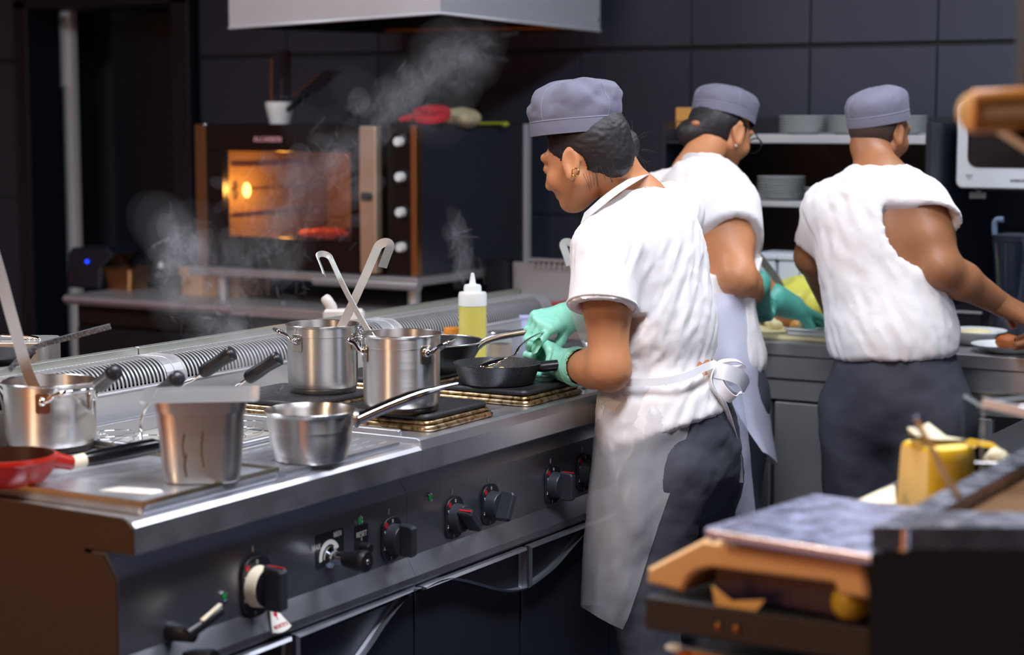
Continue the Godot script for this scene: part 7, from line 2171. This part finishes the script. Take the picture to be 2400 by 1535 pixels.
	F.cap(cuff + (cuff - rs) * 0.8, cuff - (cuff - rs) * 0.2, 0.053, 0.046, 0.005, true)
	var lc := Vector3(2.4000, 1.1802, 0.1408)
	F.cap(ls, lc, 0.06, 0.056, 0.04)
	F.plane(lc, lc - ls, 0.1)
	F.cap(nb + Vector3(0, 0.045, 0), nb + Vector3(0.02, 0.25, 0), 0.064, 0.08, 0.012, true)
	F.plane(Vector3(2.3400, 0.9175, 0.3809), Vector3(0, -1, 0.06), 0.3)
	F.add_to(m, ShirtFolds.new(0.0055, 8.0, 87, chest + Vector3(-0.1, 0.1, -0.1), waist + Vector3(-0.1, -0.1, 0.1)).still([cuff, lc]))
	part(o, "shirt", m, M.shirt_cotton)
	m = MB.new()
	F = Field.new(Vector3(2.05, 0.05, 0.0), Vector3(2.65, 1.0, 0.75), 0.012)
	F.ell(hip, Vector3(0.135, 0.19, 0.16), Basis.IDENTITY, 0.05)
	for e in [[lk, lf], [rk, rf]]:
		F.cap(Vector3(hip.x, hip.y - 0.08, e[0].z), e[0], 0.105, 0.085, 0.04)
		F.cap(e[0], e[1] + Vector3(0, 0.05, 0), 0.085, 0.075, 0.03)
	F.add_to(m, Bump.new(0.008, 8.0, 91))
	part(o, "trousers", m, M.trouser_cloth)
	shoes(o, lf, rf, Vector3(1, 0, 0))

func people() -> void:
	people_materials()
	var s := mat("skin_man", Color("#9a6642"), 0.5)
	s.subsurf_scatter_enabled = true
	s.subsurf_scatter_strength = 0.1
	mat("hair_short", Color("#3a2a20"), 0.7)
	near_cook()
	middle_cook()
	far_cook()

# ---------- steam: many small soft puffs of thin mist ----------
func steam() -> void:
	var o := Node3D.new()
	o.name = "steam"
	add_child(o)
	tag(o, "white steam rising from the pots and drifting past the oven", "steam", "", "stuff")
	var g := RandomNumberGenerator.new()
	g.seed = 77
	var mats := []
	for d in [0.16, 1.0, 3.0]:
		var f := FogMaterial.new()
		f.resource_name = "mist"
		f.albedo = Color(0.93, 0.93, 0.95)
		f.density = d
		mats.append(f)
	# each plume: its path, the radius along it, and how many broad puffs, curls and wisps it holds
	for pl in [
		[[Vector3(0.9175, 0.9316, -0.4457), Vector3(1.0068, 1.0001, -0.6055), Vector3(1.1336, 1.0796, -0.8032), Vector3(1.1933, 1.1473, -0.9144), Vector3(1.2745, 1.2384, -0.9944)], [0.08, 0.09, 0.07, 0.055, 0.04], 36, 40, 260],
		[[Vector3(1.4302, 1.0698, -0.8932), Vector3(1.5442, 1.2055, -0.9280), Vector3(1.6785, 1.3156, -0.9232), Vector3(1.8130, 1.4089, -0.9145), Vector3(1.9622, 1.5172, -0.8844), Vector3(2.1420, 1.6187, -0.8014), Vector3(2.2808, 1.6897, -0.7805)], [0.09, 0.13, 0.12, 0.1, 0.08, 0.07, 0.06], 60, 60, 380],
		[[Vector3(1.1982, 1.2250, -0.9230), Vector3(1.1483, 1.1610, -0.8945), Vector3(1.1167, 1.1081, -0.8377)], [0.035, 0.04, 0.04], 8, 20, 130],
		[[Vector3(1.0305, 0.9331, -0.3547), Vector3(0.9909, 0.9949, -0.4346), Vector3(0.9645, 1.0037, -0.4809), Vector3(0.8452, 0.9648, -0.4760)], [0.04, 0.07, 0.07, 0.05], 24, 10, 40],
		[[Vector3(1.6925, 1.1307, -0.4664), Vector3(1.6936, 1.1968, -0.4790), Vector3(1.6902, 1.2425, -0.4948)], [0.03, 0.025, 0.02], 0, 6, 60],
		[[Vector3(1.9792, 1.5172, -0.8558), Vector3(2.1119, 1.6074, -0.8495), Vector3(2.2690, 1.6897, -0.8003)], [0.05, 0.05, 0.045], 12, 20, 200]]:
		for kind in 3:
			for i in int(pl[2 + kind]):
				var t: float = g.randf() * (pl[0].size() - 1.001)
				var k := int(t)
				var c: Vector3 = pl[0][k].lerp(pl[0][k + 1], t - k)
				var r: float = lerpf(pl[1][k], pl[1][k + 1], t - k)
				var dir: Vector3 = (pl[0][k + 1] - pl[0][k]).normalized()
				c += Vector3(g.randfn(), g.randfn(), g.randfn()) * r * 0.5
				var f := FogVolume.new()
				f.shape = RenderingServer.FOG_VOLUME_SHAPE_BOX if kind == 2 else RenderingServer.FOG_VOLUME_SHAPE_ELLIPSOID
				var s: float = [0.13, 0.05, 0.012][kind] * g.randf_range(0.6, 1.4)
				f.size = Vector3(s * g.randf_range(0.7, 1.1), s * [1.2, 1.8, 3.4][kind] * g.randf_range(0.7, 1.3), s * (g.randf_range(0.2, 0.5) if kind == 2 else g.randf_range(0.6, 1.1)))
				f.material = mats[kind]
				f.name = "steam_puff"
				o.add_child(f, true)
				f.position = c
				var q := (dir + Vector3(g.randfn(), g.randfn(), g.randfn()) * 0.55).normalized()
				f.quaternion = Quaternion(Vector3.UP, q)

func everything_else() -> void:
	pot_materials()
	pots()
	backdrop()
	foreground()
	people()
	steam()
